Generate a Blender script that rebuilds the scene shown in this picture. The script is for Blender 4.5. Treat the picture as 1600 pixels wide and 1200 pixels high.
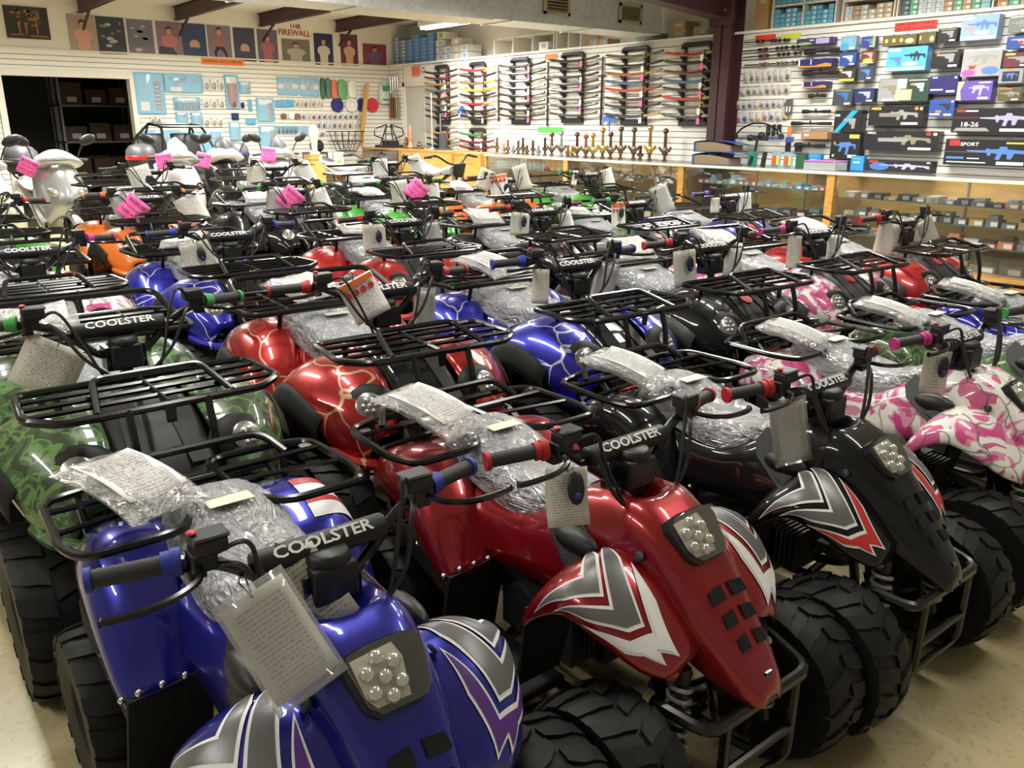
import bpy, math, random
from mathutils import Vector, Matrix
for o in list(bpy.data.objects): bpy.data.objects.remove(o)
SC = bpy.context.scene
COL = SC.collection
PI = math.pi
rnd = random.Random(7)

# ------------------------------------------------------------ camera
cam_d = bpy.data.cameras.new('camera'); cam = bpy.data.objects.new('camera', cam_d); COL.objects.link(cam)
YAW, PITCH, ROLL = math.radians(38.6), math.radians(17.435), math.radians(.222)
f0 = Vector((math.sin(YAW), math.cos(YAW), 0)); r0 = Vector((math.cos(YAW), -math.sin(YAW), 0)); u0 = Vector((0, 0, 1))
fw = f0*math.cos(PITCH)-u0*math.sin(PITCH); up = u0*math.cos(PITCH)+f0*math.sin(PITCH)
rt = r0*math.cos(ROLL)+up*math.sin(ROLL); up = up*math.cos(ROLL)-r0*math.sin(ROLL)
m = Matrix((rt, up, -fw)).transposed().to_4x4(); m.translation = Vector((0, 0, 1.5))
cam.matrix_world = m
cam_d.sensor_width = 36; cam_d.lens = 1301.7/1600*36; cam_d.clip_start = .02; cam_d.clip_end = 100
SC.camera = cam

# ------------------------------------------------------------ world, exposure
w = bpy.data.worlds.new('world'); SC.world = w; w.use_nodes = True
w.node_tree.nodes['Background'].inputs[0].default_value = (.95, .92, .85, 1)
w.node_tree.nodes['Background'].inputs[1].default_value = .26
SC.view_settings.view_transform = 'Standard'; SC.view_settings.look = 'None'
SC.view_settings.gamma = 1; SC.view_settings.use_curve_mapping = False
SC.view_settings.exposure = 0.0

# ------------------------------------------------------------ ceiling lamps' light (fixtures are built further down, light belongs to each)
LAMPS = [(8.1, 11.9, 1.3, 115), (5.2, 11.4, 2.4, 300), (2.2, 11.4, 2.4, 330), (6.6, 9.3, 1.3, 165), (3.4, 6.6, 2.4, 90),
         (7.3, 4.4, 2.4, 165), (4.6, 3.2, 2.4, 85), (.2, 5.2, 2.4, 80), (1.2, 2.6, 2.4, 44), (-1.9, 2.0, 2.4, 52), (3.3, .6, 1.3, 27)]  # last entry is an added fill lamp, brightening the front right floor

# ------------------------------------------------------------ materials
MATS = {}
def mat(name, base=(.5, .5, .5), rough=.5, metal=0., coat=0., spec=.5, emit=None, estr=0, alpha=1., trans=0., build=None):
    if name in MATS: return MATS[name]
    M = bpy.data.materials.new(name); M.use_nodes = True; MATS[name] = M
    nt = M.node_tree; b = nt.nodes['Principled BSDF']
    b.inputs['Base Color'].default_value = (*base, 1); b.inputs['Roughness'].default_value = rough
    b.inputs['Metallic'].default_value = metal; b.inputs['Coat Weight'].default_value = coat
    b.inputs['Coat Roughness'].default_value = .06; b.inputs['Specular IOR Level'].default_value = spec
    b.inputs['Alpha'].default_value = alpha; b.inputs['Transmission Weight'].default_value = trans
    if emit: b.inputs['Emission Color'].default_value = (*emit, 1); b.inputs['Emission Strength'].default_value = estr
    if build: build(nt, b)
    return M
def nd(nt, t, **kw):
    n = nt.nodes.new(t)
    for k, v in kw.items():
        if k in n.inputs: n.inputs[k].default_value = v
        else: setattr(n, k, v)
    return n
def coords(nt, kind='Object', scale=(1, 1, 1)):
    t = nd(nt, 'ShaderNodeTexCoord'); mp = nd(nt, 'ShaderNodeMapping'); mp.inputs['Scale'].default_value = scale
    nt.links.new(t.outputs[kind], mp.inputs[0]); return mp.outputs[0]
def ramp(nt, fac, stops, const=False):
    r = nd(nt, 'ShaderNodeValToRGB'); cr = r.color_ramp
    if const: cr.interpolation = 'CONSTANT'
    while len(cr.elements) < len(stops): cr.elements.new(.5)
    for e, (p, c) in zip(cr.elements, stops): e.position = p; e.color = (*c, 1) if len(c) == 3 else c
    nt.links.new(fac, r.inputs[0]); return r.outputs[0]
def bump(nt, b, h, s=.3, d=.01):
    n = nd(nt, 'ShaderNodeBump'); n.inputs['Strength'].default_value = s; n.inputs['Distance'].default_value = d
    nt.links.new(h, n.inputs['Height']); nt.links.new(n.outputs[0], b.inputs['Normal'])
def noise_out(nt, v, sc, det=3, dist=0.):
    n = nd(nt, 'ShaderNodeTexNoise'); n.inputs['Scale'].default_value = sc; n.inputs['Detail'].default_value = det
    n.inputs['Distortion'].default_value = dist; nt.links.new(v, n.inputs['Vector']); return n.outputs['Fac']
def mix(nt, fac, a, b_):
    n = nd(nt, 'ShaderNodeMixRGB')
    for i, x in ((0, fac), (1, a), (2, b_)):
        if hasattr(x, 'is_linked') or hasattr(x, 'links'): nt.links.new(x, n.inputs[i])
        else: n.inputs[i].default_value = x if i == 0 else (*x, 1)
    return n.outputs[0]

def camo(cols, sc=9, vein=None):
    def f(nt, b):
        v = coords(nt)
        c = ramp(nt, noise_out(nt, v, sc, 2, 1.6), [(0, cols[0]), (.40 if vein else .42, cols[1]), (.45 if vein else .5, cols[2]), (.61 if vein else .58, cols[3])], True)
        if vein:
            n = nd(nt, 'ShaderNodeTexVoronoi', feature='DISTANCE_TO_EDGE'); n.inputs['Scale'].default_value = 7
            nn = nd(nt, 'ShaderNodeTexNoise'); nn.inputs['Scale'].default_value = 5; nt.links.new(v, nn.inputs['Vector'])
            a = nd(nt, 'ShaderNodeVectorMath', operation='MULTIPLY_ADD'); a.inputs[1].default_value = (.25,)*3
            nt.links.new(nn.outputs['Color'], a.inputs[0]); nt.links.new(v, a.inputs[2]); nt.links.new(a.outputs[0], n.inputs['Vector'])
            fac = ramp(nt, n.outputs['Distance'], [(0, (.9, .9, .9)), (.008, (.7, .7, .7)), (.03, (0, 0, 0))])
            c = mix(nt, fac, c, vein)
        nt.links.new(c, b.inputs['Base Color'])
    return f
def web(base, line):
    def f(nt, b):
        v = coords(nt)
        n = nd(nt, 'ShaderNodeTexVoronoi', feature='DISTANCE_TO_EDGE'); n.inputs['Scale'].default_value = 5.2
        nn = nd(nt, 'ShaderNodeTexNoise'); nn.inputs['Scale'].default_value = 4; nt.links.new(v, nn.inputs['Vector'])
        a = nd(nt, 'ShaderNodeVectorMath', operation='MULTIPLY_ADD'); a.inputs[1].default_value = (.2,)*3
        nt.links.new(nn.outputs['Color'], a.inputs[0]); nt.links.new(v, a.inputs[2]); nt.links.new(a.outputs[0], n.inputs['Vector'])
        fac = ramp(nt, n.outputs['Distance'], [(0, (1, 1, 1)), (.012, (.9, .9, .9)), (.022, (0, 0, 0))])
        nt.links.new(mix(nt, fac, base, line), b.inputs['Base Color'])
    return f
def paint(name, c, metal=.55, rough=.3, build=None): return mat(name, c, rough, metal, 1., build=build)
P_BLUE = paint('metallic_blue_paint', (.014, .016, .28))
P_RED = paint('metallic_red_paint', (.30, .006, .012))
P_BLACK = mat('gloss_black_paint', (.005, .005, .006), .35, 0, .8, .1)
P_PINK = paint('pink_camouflage', (.8, .1, .3), 0, .35, camo([(.62, .06, .24), (.72, .30, .42), (.84, .82, .76), (.66, .12, .28)], 6, (.12, .08, .09)))
P_GREEN = paint('green_camouflage', (.1, .2, .06), 0, .35, camo([(.018, .035, .014), (.05, .11, .03), (.12, .24, .07), (.035, .07, .025)], 11))
P_RWEB = paint('red_paint_gold_web', (.3, .01, .01), .45, .3, web((.36, .008, .008), (.62, .42, .25)))
P_BWEB = paint('blue_paint_white_web', (.01, .01, .3), .45, .3, web((.012, .014, .34), (.62, .62, .72)))
P_RED2 = paint('gloss_red_paint', (.42, .012, .012), .2)
P_PURP = paint('violet_blue_paint', (.03, .02, .26), .3)
P_LIME = paint('lime_green_paint', (.05, .32, .04), .0)
P_ORANGE = paint('orange_paint', (.75, .17, .02), .0)
P_SILVER = paint('silver_paint', (.40, .41, .42), .5, .3)
P_WHITE = paint('white_paint', (.60, .60, .59), .0)
def rubber_b(nt, b): bump(nt, b, noise_out(nt, coords(nt), 60), .15, .002)
RUBBER = mat('tyre_rubber', (.008, .008, .008), .55, spec=.3, build=rubber_b)
STEEL = mat('black_powder_coated_steel', (.005, .005, .005), .2, 0, 0, .6)
PLAST = mat('matte_black_plastic', (.012, .012, .013), .45)
DKFAB = mat('mudguard_black', (.006, .006, .006), .75)
GREYP = mat('dark_grey_plastic', (.055, .057, .06), .45)
HOODG = mat('satin_black_hood', (.03, .031, .033), .45, 0, 0, .3)
CHROME = mat('bright_metal', (.7, .7, .7), .2, 1.)
SPRING = mat('grey_spring_steel', (.33, .32, .31), .4, .4)
ALU = mat('dull_aluminium', (.35, .35, .35), .4, .8)
VINYL = mat('black_seat_vinyl', (.02, .02, .022), .45)
def wrap_b(nt, b):
    v = coords(nt, 'Object', (1, .5, 1))
    n1 = nd(nt, 'ShaderNodeTexNoise'); n1.inputs['Scale'].default_value = 13; n1.inputs['Detail'].default_value = 5; n1.inputs['Distortion'].default_value = 2.2
    nt.links.new(v, n1.inputs['Vector'])
    wv = nd(nt, 'ShaderNodeTexVoronoi', feature='DISTANCE_TO_EDGE'); wv.inputs['Scale'].default_value = 19
    a = nd(nt, 'ShaderNodeVectorMath', operation='MULTIPLY_ADD'); a.inputs[1].default_value = (.12,)*3
    nt.links.new(n1.outputs['Color'], a.inputs[0]); nt.links.new(v, a.inputs[2]); nt.links.new(a.outputs[0], wv.inputs['Vector'])
    r = ramp(nt, wv.outputs['Distance'], [(0, (1, 1, 1)), (.3, (0, 0, 0))])
    ad = nd(nt, 'ShaderNodeMath', operation='ADD'); nt.links.new(n1.outputs['Fac'], ad.inputs[0]); nt.links.new(r, ad.inputs[1])
    bump(nt, b, ad.outputs[0], .8, .012)
class _B:      # stands in for a BSDF node when only the bump normal is wanted
    pass
def film(name, col, haze, rough=.12, gloss=.10, wr=False, fk=.5):
    M = bpy.data.materials.new(name); M.use_nodes = True; nt = M.node_tree; nt.nodes.remove(nt.nodes['Principled BSDF']); out = nt.nodes['Material Output']
    tr = nd(nt, 'ShaderNodeBsdfTransparent'); df = nd(nt, 'ShaderNodeBsdfDiffuse'); df.inputs['Color'].default_value = (*col, 1); gl = nd(nt, 'ShaderNodeBsdfGlossy'); gl.inputs['Roughness'].default_value = rough
    m1 = nd(nt, 'ShaderNodeMixShader'); m1.inputs[0].default_value = haze; nt.links.new(tr.outputs[0], m1.inputs[1]); nt.links.new(df.outputs[0], m1.inputs[2])
    lw = nd(nt, 'ShaderNodeLayerWeight'); lw.inputs['Blend'].default_value = .35; mx = nd(nt, 'ShaderNodeMath', operation='MULTIPLY_ADD'); mx.inputs[1].default_value = fk; mx.inputs[2].default_value = gloss
    nt.links.new(lw.outputs['Fresnel'], mx.inputs[0]); m2 = nd(nt, 'ShaderNodeMixShader'); nt.links.new(mx.outputs[0], m2.inputs[0]); nt.links.new(m1.outputs[0], m2.inputs[1]); nt.links.new(gl.outputs[0], m2.inputs[2]); nt.links.new(m2.outputs[0], out.inputs[0])
    if wr:
        for n in (df, gl, lw): 
            h = _B(); h.inputs = {'Normal': n.inputs['Normal']}; wrap_b(nt, h)
    return M
WRAP = film('clear_plastic_wrap', (.74, .76, .79), .42, .15, .16, True)
BAGF = film('clear_plastic_bag', (.85, .85, .85), .22, .12, .12, True)
SLEEVE = film('clear_sleeve_film', (.8, .8, .8), .16, .1, .06)
def paper_b(lines, ink=(.25, .24, .23), marg=.12, dens=.5, base=(.66, .62, .53)):
    def f(nt, b):
        t = nd(nt, 'ShaderNodeTexCoord'); s = nd(nt, 'ShaderNodeSeparateXYZ'); nt.links.new(t.outputs['UV'], s.inputs[0])
        def mth(op, a, c=None):
            n = nd(nt, 'ShaderNodeMath', operation=op)
            for i, x in ((0, a), (1, c)):
                if x is None: continue
                if isinstance(x, (int, float)): n.inputs[i].default_value = x
                else: nt.links.new(x, n.inputs[i])
            return n.outputs[0]
        fr = mth('FRACT', mth('MULTIPLY', s.outputs[1], lines)); on = mth('LESS_THAN', fr, .42)
        mp = nd(nt, 'ShaderNodeMapping'); mp.inputs['Scale'].default_value = (34, lines*1.0, 1); nt.links.new(t.outputs['UV'], mp.inputs[0])
        wn = nd(nt, 'ShaderNodeTexNoise'); wn.inputs['Scale'].default_value = 1; wn.inputs['Detail'].default_value = 1; nt.links.new(mp.outputs[0], wn.inputs['Vector'])
        wd = mth('GREATER_THAN', wn.outputs['Fac'], dens)
        k = mth('MULTIPLY', on, wd)
        for c, lo in ((s.outputs[0], marg), (s.outputs[1], marg*.8)):
            k = mth('MULTIPLY', k, mth('GREATER_THAN', c, lo)); k = mth('MULTIPLY', k, mth('LESS_THAN', c, 1-lo))
        nt.links.new(mix(nt, k, base, ink), b.inputs['Base Color'])
    return f
PAPER = mat('printed_paper', (.66, .62, .53), .6, build=paper_b(22, dens=.48))
PAPERW = mat('white_printed_paper', (.8, .79, .75), .6, build=paper_b(18, base=(.80, .79, .75), dens=.5))
PAPERG = mat('grey_instruction_paper', (.5, .48, .42), .6, build=paper_b(16, base=(.58, .55, .47), dens=.5))
PINKT = mat('fluorescent_pink_card', (.95, .13, .42), .6)
INK = mat('black_ink', (.03, .03, .03), .6)
WHITEP = mat('white_print', (.82, .82, .80), .5)
GREYD = mat('grey_decal', (.16, .16, .16), .35, .3)
REDD = mat('red_print', (.55, .03, .03), .4)
PURD = mat('violet_print', (.10, .03, .22), .4)
ORANGEP = mat('orange_print', (.80, .17, .04), .5)
LENS = film('clear_lens', (.5, .5, .48), .03, .03, .04, fk=.15)
REFL = mat('cream_reflector', (.62, .58, .47), .3, .2)
BULB = mat('glass_bulb', (.75, .74, .70), .08, .7)
def solid(name, c, r=.5): return mat(name, c, r)
GR = {k: mat('grip_rubber_'+k, c, .55) for k, c in dict(red=(.42, .015, .02), blue=(.02, .035, .30), green=(.04, .30, .05), pink=(.45, .03, .20), purple=(.12, .08, .45), orange=(.75, .16, .03), black=(.015, .015, .016)).items()}
GRIPB = mat('charcoal_grip_rubber', (.025, .025, .027), .6)

# ------------------------------------------------------------ mesh builder
class MB:
    def __init__(s): s.v = []; s.f = []; s.m = []; s.uv = {}
    def add(s, vs, fs, mi=0):
        o = len(s.v); s.v += [tuple(x) for x in vs]
        for f in fs: s.f.append(tuple(i+o for i in f)); s.m.append(mi)
        return s
    def box(s, c, d, rot=None, mi=0):
        x, y, z = d[0]/2, d[1]/2, d[2]/2
        P = [Vector(q) for q in ((-x, -y, -z), (x, -y, -z), (x, y, -z), (-x, y, -z), (-x, -y, z), (x, -y, z), (x, y, z), (-x, y, z))]
        if rot: P = [rot @ q for q in P]
        c = Vector(c)
        return s.add([q+c for q in P], [(0, 3, 2, 1), (4, 5, 6, 7), (0, 1, 5, 4), (1, 2, 6, 5), (2, 3, 7, 6), (3, 0, 4, 7)], mi)
    def bb(s, a, b, mi=0): return s.box([(a[i]+b[i])/2 for i in range(3)], [abs(b[i]-a[i]) for i in range(3)], None, mi)
    def tube(s, pts, r, n=8, closed=False, mi=0, rad=None):
        P = [Vector(p) for p in pts]; N = len(P)
        if N < 2: return s
        T = []
        for i in range(N):
            a = P[(i-1) % N] if (closed or i > 0) else P[0]; b = P[(i+1) % N] if (closed or i < N-1) else P[-1]
            t = (b-a); T.append(t.normalized() if t.length > 1e-9 else Vector((0, 0, 1)))
        u = T[0].orthogonal().normalized(); vs = []
        for i in range(N):
            u = (u-T[i]*u.dot(T[i])); u = u.normalized() if u.length > 1e-6 else T[i].orthogonal().normalized()
            w_ = T[i].cross(u); rr = rad[i] if rad else r
            for k in range(n):
                a = 2*PI*k/n; vs.append(P[i]+(u*math.cos(a)+w_*math.sin(a))*rr)
        fs = []
        for i in range(N if closed else N-1):
            j = (i+1) % N
            for k in range(n): k2 = (k+1) % n; fs.append((i*n+k, i*n+k2, j*n+k2, j*n+k))
        if not closed: fs += [tuple(range(n-1, -1, -1)), tuple((N-1)*n+k for k in range(n))]
        return s.add(vs, fs, mi)
    def rt(s, pts, r, fr=.03, n=8, closed=False, mi=0): return s.tube(fillet(pts, fr, closed), r, n, closed, mi)
    def lathe(s, prof, n=20, c=(0, 0, 0), ax='z', mi=0, rot=None):
        vs = []; c = Vector(c)
        for r, h in prof:
            for k in range(n):
                a = 2*PI*k/n; x, y = r*math.cos(a), r*math.sin(a)
                q = Vector((x, y, h)) if ax == 'z' else Vector((h, x, y)) if ax == 'x' else Vector((y, h, x))
                vs.append((rot @ q if rot else q)+c)
        fs = []
        for i in range(len(prof)-1):
            for k in range(n): k2 = (k+1) % n; fs.append((i*n+k, i*n+k2, (i+1)*n+k2, (i+1)*n+k))
        if prof[0][0] > 1e-6: fs.append(tuple(range(n-1, -1, -1)))
        if prof[-1][0] > 1e-6: fs.append(tuple((len(prof)-1)*n+k for k in range(n)))
        return s.add(vs, fs, mi)
    def sph(s, c, r, n=10, m_=6, sc=(1, 1, 1), mi=0, rot=None):
        vs = []; c = Vector(c)
        for i in range(m_+1):
            t = PI*i/m_
            for k in range(n):
                a = 2*PI*k/n; q = Vector((r*sc[0]*math.sin(t)*math.cos(a), r*sc[1]*math.sin(t)*math.sin(a), r*sc[2]*math.cos(t)))
                vs.append((rot @ q if rot else q)+c)
        fs = [(i*n+k, i*n+n+k, i*n+n+(k+1) % n, i*n+(k+1) % n) for i in range(m_) for k in range(n)]
        return s.add(vs, fs, mi)
    def grid(s, G, mi=0, flip=False):
        R, C = len(G), len(G[0]); vs = [p for r in G for p in r]
        fs = [(i*C+j, i*C+j+1, i*C+C+j+1, i*C+C+j) for i in range(R-1) for j in range(C-1)]
        if flip: fs = [f[::-1] for f in fs]
        return s.add(vs, fs, mi)
    def prism(s, pts, d, mi=0):          # closed polygon (3D pts) extruded along vector d
        n = len(pts); d = Vector(d); vs = [Vector(p) for p in pts]; vs += [p+d for p in vs]
        return s.add(vs, [tuple(range(n-1, -1, -1)), tuple(range(n, 2*n))]+[(i, (i+1) % n, n+(i+1) % n, n+i) for i in range(n)], mi)
    def build(s, name, mats, parent=None, sub=0, solid=0, bev=0, smooth=40, loc=None):
        me = bpy.data.meshes.new(name); me.from_pydata(s.v, [], s.f)
        for M in (mats if isinstance(mats, (list, tuple)) else [mats]): me.materials.append(M)
        me.polygons.foreach_set('material_index', s.m)
        if smooth:
            me.polygons.foreach_set('use_smooth', [True]*len(s.f))
        me.update()
        if smooth and not sub: me.set_sharp_from_angle(angle=math.radians(smooth))
        o = bpy.data.objects.new(name, me); COL.objects.link(o)
        if parent: o.parent = parent
        if loc: o.location = loc
        if sub: md = o.modifiers.new('s', 'SUBSURF'); md.levels = sub; md.render_levels = sub
        if solid: md = o.modifiers.new('t', 'SOLIDIFY'); md.thickness = solid; md.offset = 0
        if bev: md = o.modifiers.new('b', 'BEVEL'); md.width = bev; md.segments = 2; md.limit_method = 'ANGLE'; md.angle_limit = math.radians(40)
        return o
def fillet(pts, r, closed=False, n=4):
    P = [Vector(p) for p in pts]; N = len(P); out = []
    for i in range(N):
        if not closed and i in (0, N-1): out.append(P[i]); continue
        a, b, c = P[i-1], P[i], P[(i+1) % N]; la, lc = (a-b).length, (c-b).length
        k = min(r, la*.45, lc*.45); p = b+(a-b)*(k/la); q = b+(c-b)*(k/lc)
        for j in range(n+1):
            t = j/n; out.append(p*(1-t)**2+b*2*t*(1-t)+q*t*t)
    return out
def spline(pts, n=8):
    P = [Vector(p) for p in pts]; P = [P[0]*2-P[1]]+P+[P[-1]*2-P[-2]]; out = []
    for i in range(1, len(P)-2):
        for j in range(n):
            t = j/n; a, b, c, d = P[i-1:i+3]
            out.append(.5*((2*b)+(c-a)*t+(2*a-5*b+4*c-d)*t*t+(3*b-a-3*c+d)*t**3))
    return out+[P[-2]]
def empty(name, label, cat, loc=(0, 0, 0), rz=0, group=None):
    o = bpy.data.objects.new(name, None); COL.objects.link(o); o.empty_display_size = .1
    o.location = loc; o.rotation_euler = (0, 0, rz); return tag(o, label, cat, group)
def tag(o, label, cat, group=None):
    o['label'] = label; o['category'] = cat
    if group: o['group'] = group
    return o
def struct(o): o['kind'] = 'structure'; return o
def kids(o): return [c for c in bpy.data.objects if c.parent == o]
KIDS = {}
def copy_tree(o, parent=None):
    c = o.copy(); COL.objects.link(c)
    if parent: c.parent = parent
    if o not in KIDS: KIDS[o] = kids(o)
    for k in KIDS[o]: copy_tree(k, c)
    return c
def walk(o):
    yield o
    for c in o.children: yield from walk(c)
def setmat(o, M, i=0):
    s = o.material_slots[i]; s.link = 'OBJECT'; s.material = M
def text_mesh(name, txt, size, M, parent=None, depth=.001, align='CENTER', bold=0):
    cu = bpy.data.curves.new('t', 'FONT'); cu.body = txt; cu.size = size; cu.extrude = depth; cu.align_x = align; cu.align_y = 'CENTER'; cu.offset = bold
    cu.resolution_u = 2
    t = bpy.data.objects.new('t', cu); COL.objects.link(t)
    bpy.context.view_layer.update()
    me = bpy.data.meshes.new_from_object(t.evaluated_get(bpy.context.evaluated_depsgraph_get()))
    bpy.data.objects.remove(t); bpy.data.curves.remove(cu)
    me.materials.clear(); me.materials.append(M)
    o = bpy.data.objects.new(name, me); COL.objects.link(o)
    if parent: o.parent = parent
    return o
def uvplane(mb, me): pass
def sheet(name, w, h, M, parent=None, bend=0., nx=3, ny=6, twist=0., top=0):
    """paper hanging from its top edge: x in [-w/2, w/2], z in [-h, 0], faces -y"""
    vs, uv, fs = [], [], []
    for j in range(ny+1):
        for i in range(nx+1):
            u, v = i/nx, j/ny; x = (u-.5)*w
            y = bend*math.sin(PI*v)*.5+bend*(u-.5)**2*2+twist*(u-.5)*(1-v)
            vs.append((x, y, (v-1)*h if not top else (v-1)*h)); uv.append((u, v))
    for j in range(ny):
        for i in range(nx): a = j*(nx+1)+i; fs.append((a, a+1, a+nx+2, a+nx+1))
    me = bpy.data.meshes.new(name); me.from_pydata(vs, [], fs); me.materials.append(M)
    l = me.uv_layers.new(name='UVMap')
    for p in me.polygons:
        for k, vi in zip(p.loop_indices, p.vertices): l.data[k].uv = uv[vi]
        p.use_smooth = True
    o = bpy.data.objects.new(name, me); COL.objects.link(o)
    if parent: o.parent = parent
    md = o.modifiers.new('t', 'SOLIDIFY'); md.thickness = .0012; md.offset = 0
    return o

# ============================================================ ROOM
def floor_b(nt, b):
    v = coords(nt, 'Object')
    c = ramp(nt, noise_out(nt, v, .9, 6, .3), [(.3, (.44, .37, .205)), (.55, (.50, .425, .245)), (.75, (.39, .33, .185))])
    sp = ramp(nt, noise_out(nt, v, 45, 3), [(.36, (.30, .26, .19)), (.44, (1, 1, 1))])
    nt.links.new(mix(nt, .75, c, c), b.inputs['Base Color'])
    m2 = nd(nt, 'ShaderNodeMixRGB', blend_type='MULTIPLY'); m2.inputs[0].default_value = .25
    nt.links.new(c, m2.inputs[1]); nt.links.new(sp, m2.inputs[2]); nt.links.new(m2.outputs[0], b.inputs['Base Color'])
    r = nd(nt, 'ShaderNodeMapRange'); r.inputs[3].default_value = .16; r.inputs[4].default_value = .42
    nt.links.new(noise_out(nt, v, 2.2, 5), r.inputs[0]); nt.links.new(r.outputs[0], b.inputs['Roughness'])
FLOOR = mat('beige_sealed_concrete', (.5, .44, .32), .3, build=floor_b)
SLAT = mat('cream_slatwall', (.76, .74, .67), .5); SLATB = mat('white_slatwall', (.80, .78, .72), .45)
GROOVE = mat('slat_groove', (.22, .20, .165), .8)
DRY = mat('cream_drywall', (.74, .71, .64), .75, build=lambda nt, b: bump(nt, b, noise_out(nt, coords(nt), 90), .1, .003))
CEIL = mat('white_vinyl_insulation', (.70, .69, .64), .6, build=lambda nt, b: bump(nt, b, noise_out(nt, coords(nt), 2.5), .3, .05))
MAROON = mat('maroon_primer_steel', (.055, .018, .022), .5, build=lambda nt, b: bump(nt, b, noise_out(nt, coords(nt), 40), .15, .003))
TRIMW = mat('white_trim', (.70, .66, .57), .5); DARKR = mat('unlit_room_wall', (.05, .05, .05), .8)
def galv_b(nt, b):
    n = nd(nt, 'ShaderNodeTexVoronoi'); n.inputs['Scale'].default_value = 26; nt.links.new(coords(nt), n.inputs['Vector'])
    nt.links.new(ramp(nt, n.outputs['Color'], [(0, (.55, .57, .58)), (1, (.70, .72, .73))]), b.inputs['Base Color'])
    bump(nt, b, noise_out(nt, coords(nt), 1.6), .35, .05)
GALV = mat('galvanised_sheet', (.5, .52, .54), .38, .35, build=galv_b)
DOORG = mat('grey_door_paint', (.50, .49, .44), .5)
GLASS = film('counter_glass', (.8, .85, .8), .015, .02, .02)
SHELFG = film('glass_shelf', (.25, .42, .38), .25, .05, .05)
def wood_b(nt, b):
    v = coords(nt, 'Object', (3, .8, 9))
    c = ramp(nt, noise_out(nt, v, 3, 5, .8), [(.3, (.42, .21, .045)), (.6, (.58, .32, .085)), (.8, (.46, .24, .055))])
    nt.links.new(c, b.inputs['Base Color'])
WOOD = mat('honey_oak_laminate', (.5, .27, .07), .35, build=wood_b)
def pan_b(nt, b):
    v = coords(nt, 'Object', (2, .8, 6))
    c = ramp(nt, noise_out(nt, v, 3, 5, .8), [(.3, (.50, .29, .07)), (.6, (.60, .37, .105)), (.8, (.52, .31, .08))])
    nt.links.new(c, b.inputs['Base Color'])
PANEL = mat('pale_wood_panel', (.5, .35, .12), .5, build=pan_b)

B = MB(); B.bb((-7, -4, -.12), (9.5, 15.3, 0)); struct(B.build('floor', FLOOR, smooth=0))
B = MB(); B.bb((-7, -4, 3.3), (9.6, 15.5, 3.42)); struct(B.build('ceiling', CEIL, smooth=0))
DX0, DX1, DZ = 2.29, 4.11, 2.15            # dark doorway in the left wall
SL = .0762; ZT = 2.53
B = MB()                                    # left wall: slats to ZT, plain above, doorway left open
def slat_run(B, seg, k0, k1, plane, axis, prot=.012):
    for k in range(k0, k1):
        z1 = ZT-k*SL; z0 = z1-SL+.009
        if z0 < .02: continue
        for a, b in seg:
            if axis == 'x': B.bb((a, plane-prot, z0), (b, plane+.03, z1), 0)
            else: B.bb((plane-prot, a, z0), (plane+.03, b, z1), 0)
kd = int((ZT-DZ-.06)/SL)
slat_run(B, [(-5, 9.02)], 0, kd, 15.2, 'x'); slat_run(B, [(-5, DX0-.1), (DX1+.1, 9.02)], kd, 34, 15.2, 'x')
B.bb((-5, 15.21, 0), (DX0-.02, 15.35, ZT-.004), 1); B.bb((DX1+.02, 15.21, 0), (9.5, 15.35, ZT-.004), 1); B.bb((DX0-.02, 15.21, DZ+.005), (DX1+.02, 15.35, ZT-.004), 1)
B.bb((-5, 15.2, ZT), (9.5, 15.35, 3.3), 2); B.bb((-5, 15.175, ZT), (9.0, 15.2, ZT+.025), 3)
struct(B.build('wall_left', [SLAT, GROOVE, DRY, TRIMW], smooth=0))
B = MB()
for x0, x1 in ((DX0-.09, DX0), (DX1, DX1+.09)): B.bb((x0, 15.165, 0), (x1, 15.36, DZ+.09))
B.bb((DX0, 15.165, DZ), (DX1, 15.36, DZ+.09)); struct(B.build('trim_1', TRIMW, smooth=0))
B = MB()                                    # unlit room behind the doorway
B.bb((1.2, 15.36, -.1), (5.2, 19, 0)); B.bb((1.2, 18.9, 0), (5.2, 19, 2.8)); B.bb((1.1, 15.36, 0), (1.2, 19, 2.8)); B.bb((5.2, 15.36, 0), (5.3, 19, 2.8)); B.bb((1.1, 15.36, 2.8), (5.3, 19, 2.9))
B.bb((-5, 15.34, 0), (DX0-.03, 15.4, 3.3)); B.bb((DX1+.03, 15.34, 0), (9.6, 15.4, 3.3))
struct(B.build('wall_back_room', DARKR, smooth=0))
B = MB()                                    # right wall: slat panel with a storage ledge on top
slat_run(B, [(-1, 13.3), (14.72, 15.18)], 0, 34, 9.0, 'y')
B.bb((9.02, -1, 0), (9.16, 13.32, ZT-.004), 1); B.bb((9.02, 14.70, 0), (9.16, 15.2, ZT-.004), 1); B.bb((9.02, 13.32, 2.22), (9.16, 14.7, ZT-.004), 0)
B.bb((9.16, -1, 0), (9.2, 15.2, 2.45), 1)
struct(B.build('wall_right', [SLATB, GROOVE], smooth=0))
B = MB(); B.bb((9.5, -1, 2.4), (9.56, 15.3, 3.3)); struct(B.build('wall_right_upper', DRY, smooth=0))
B = MB(); B.bb((8.955, -1, ZT), (9.5, 15.18, ZT+.028)); struct(B.build('trim_2', SLATB, smooth=0))
B = MB(); B.bb((9.03, 13.36, 0), (9.08, 14.66, 2.16)); B.bb((9.0, 13.30, 0), (9.05, 13.37, 2.22), 1); B.bb((9.0, 14.65, 0), (9.05, 14.72, 2.22), 1); B.bb((9.0, 13.3, 2.15), (9.05, 14.72, 2.22), 1)
for y in (13.98,): B.bb((9.025, y-.01, 0), (9.035, y+.01, 2.14), 1)
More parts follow.
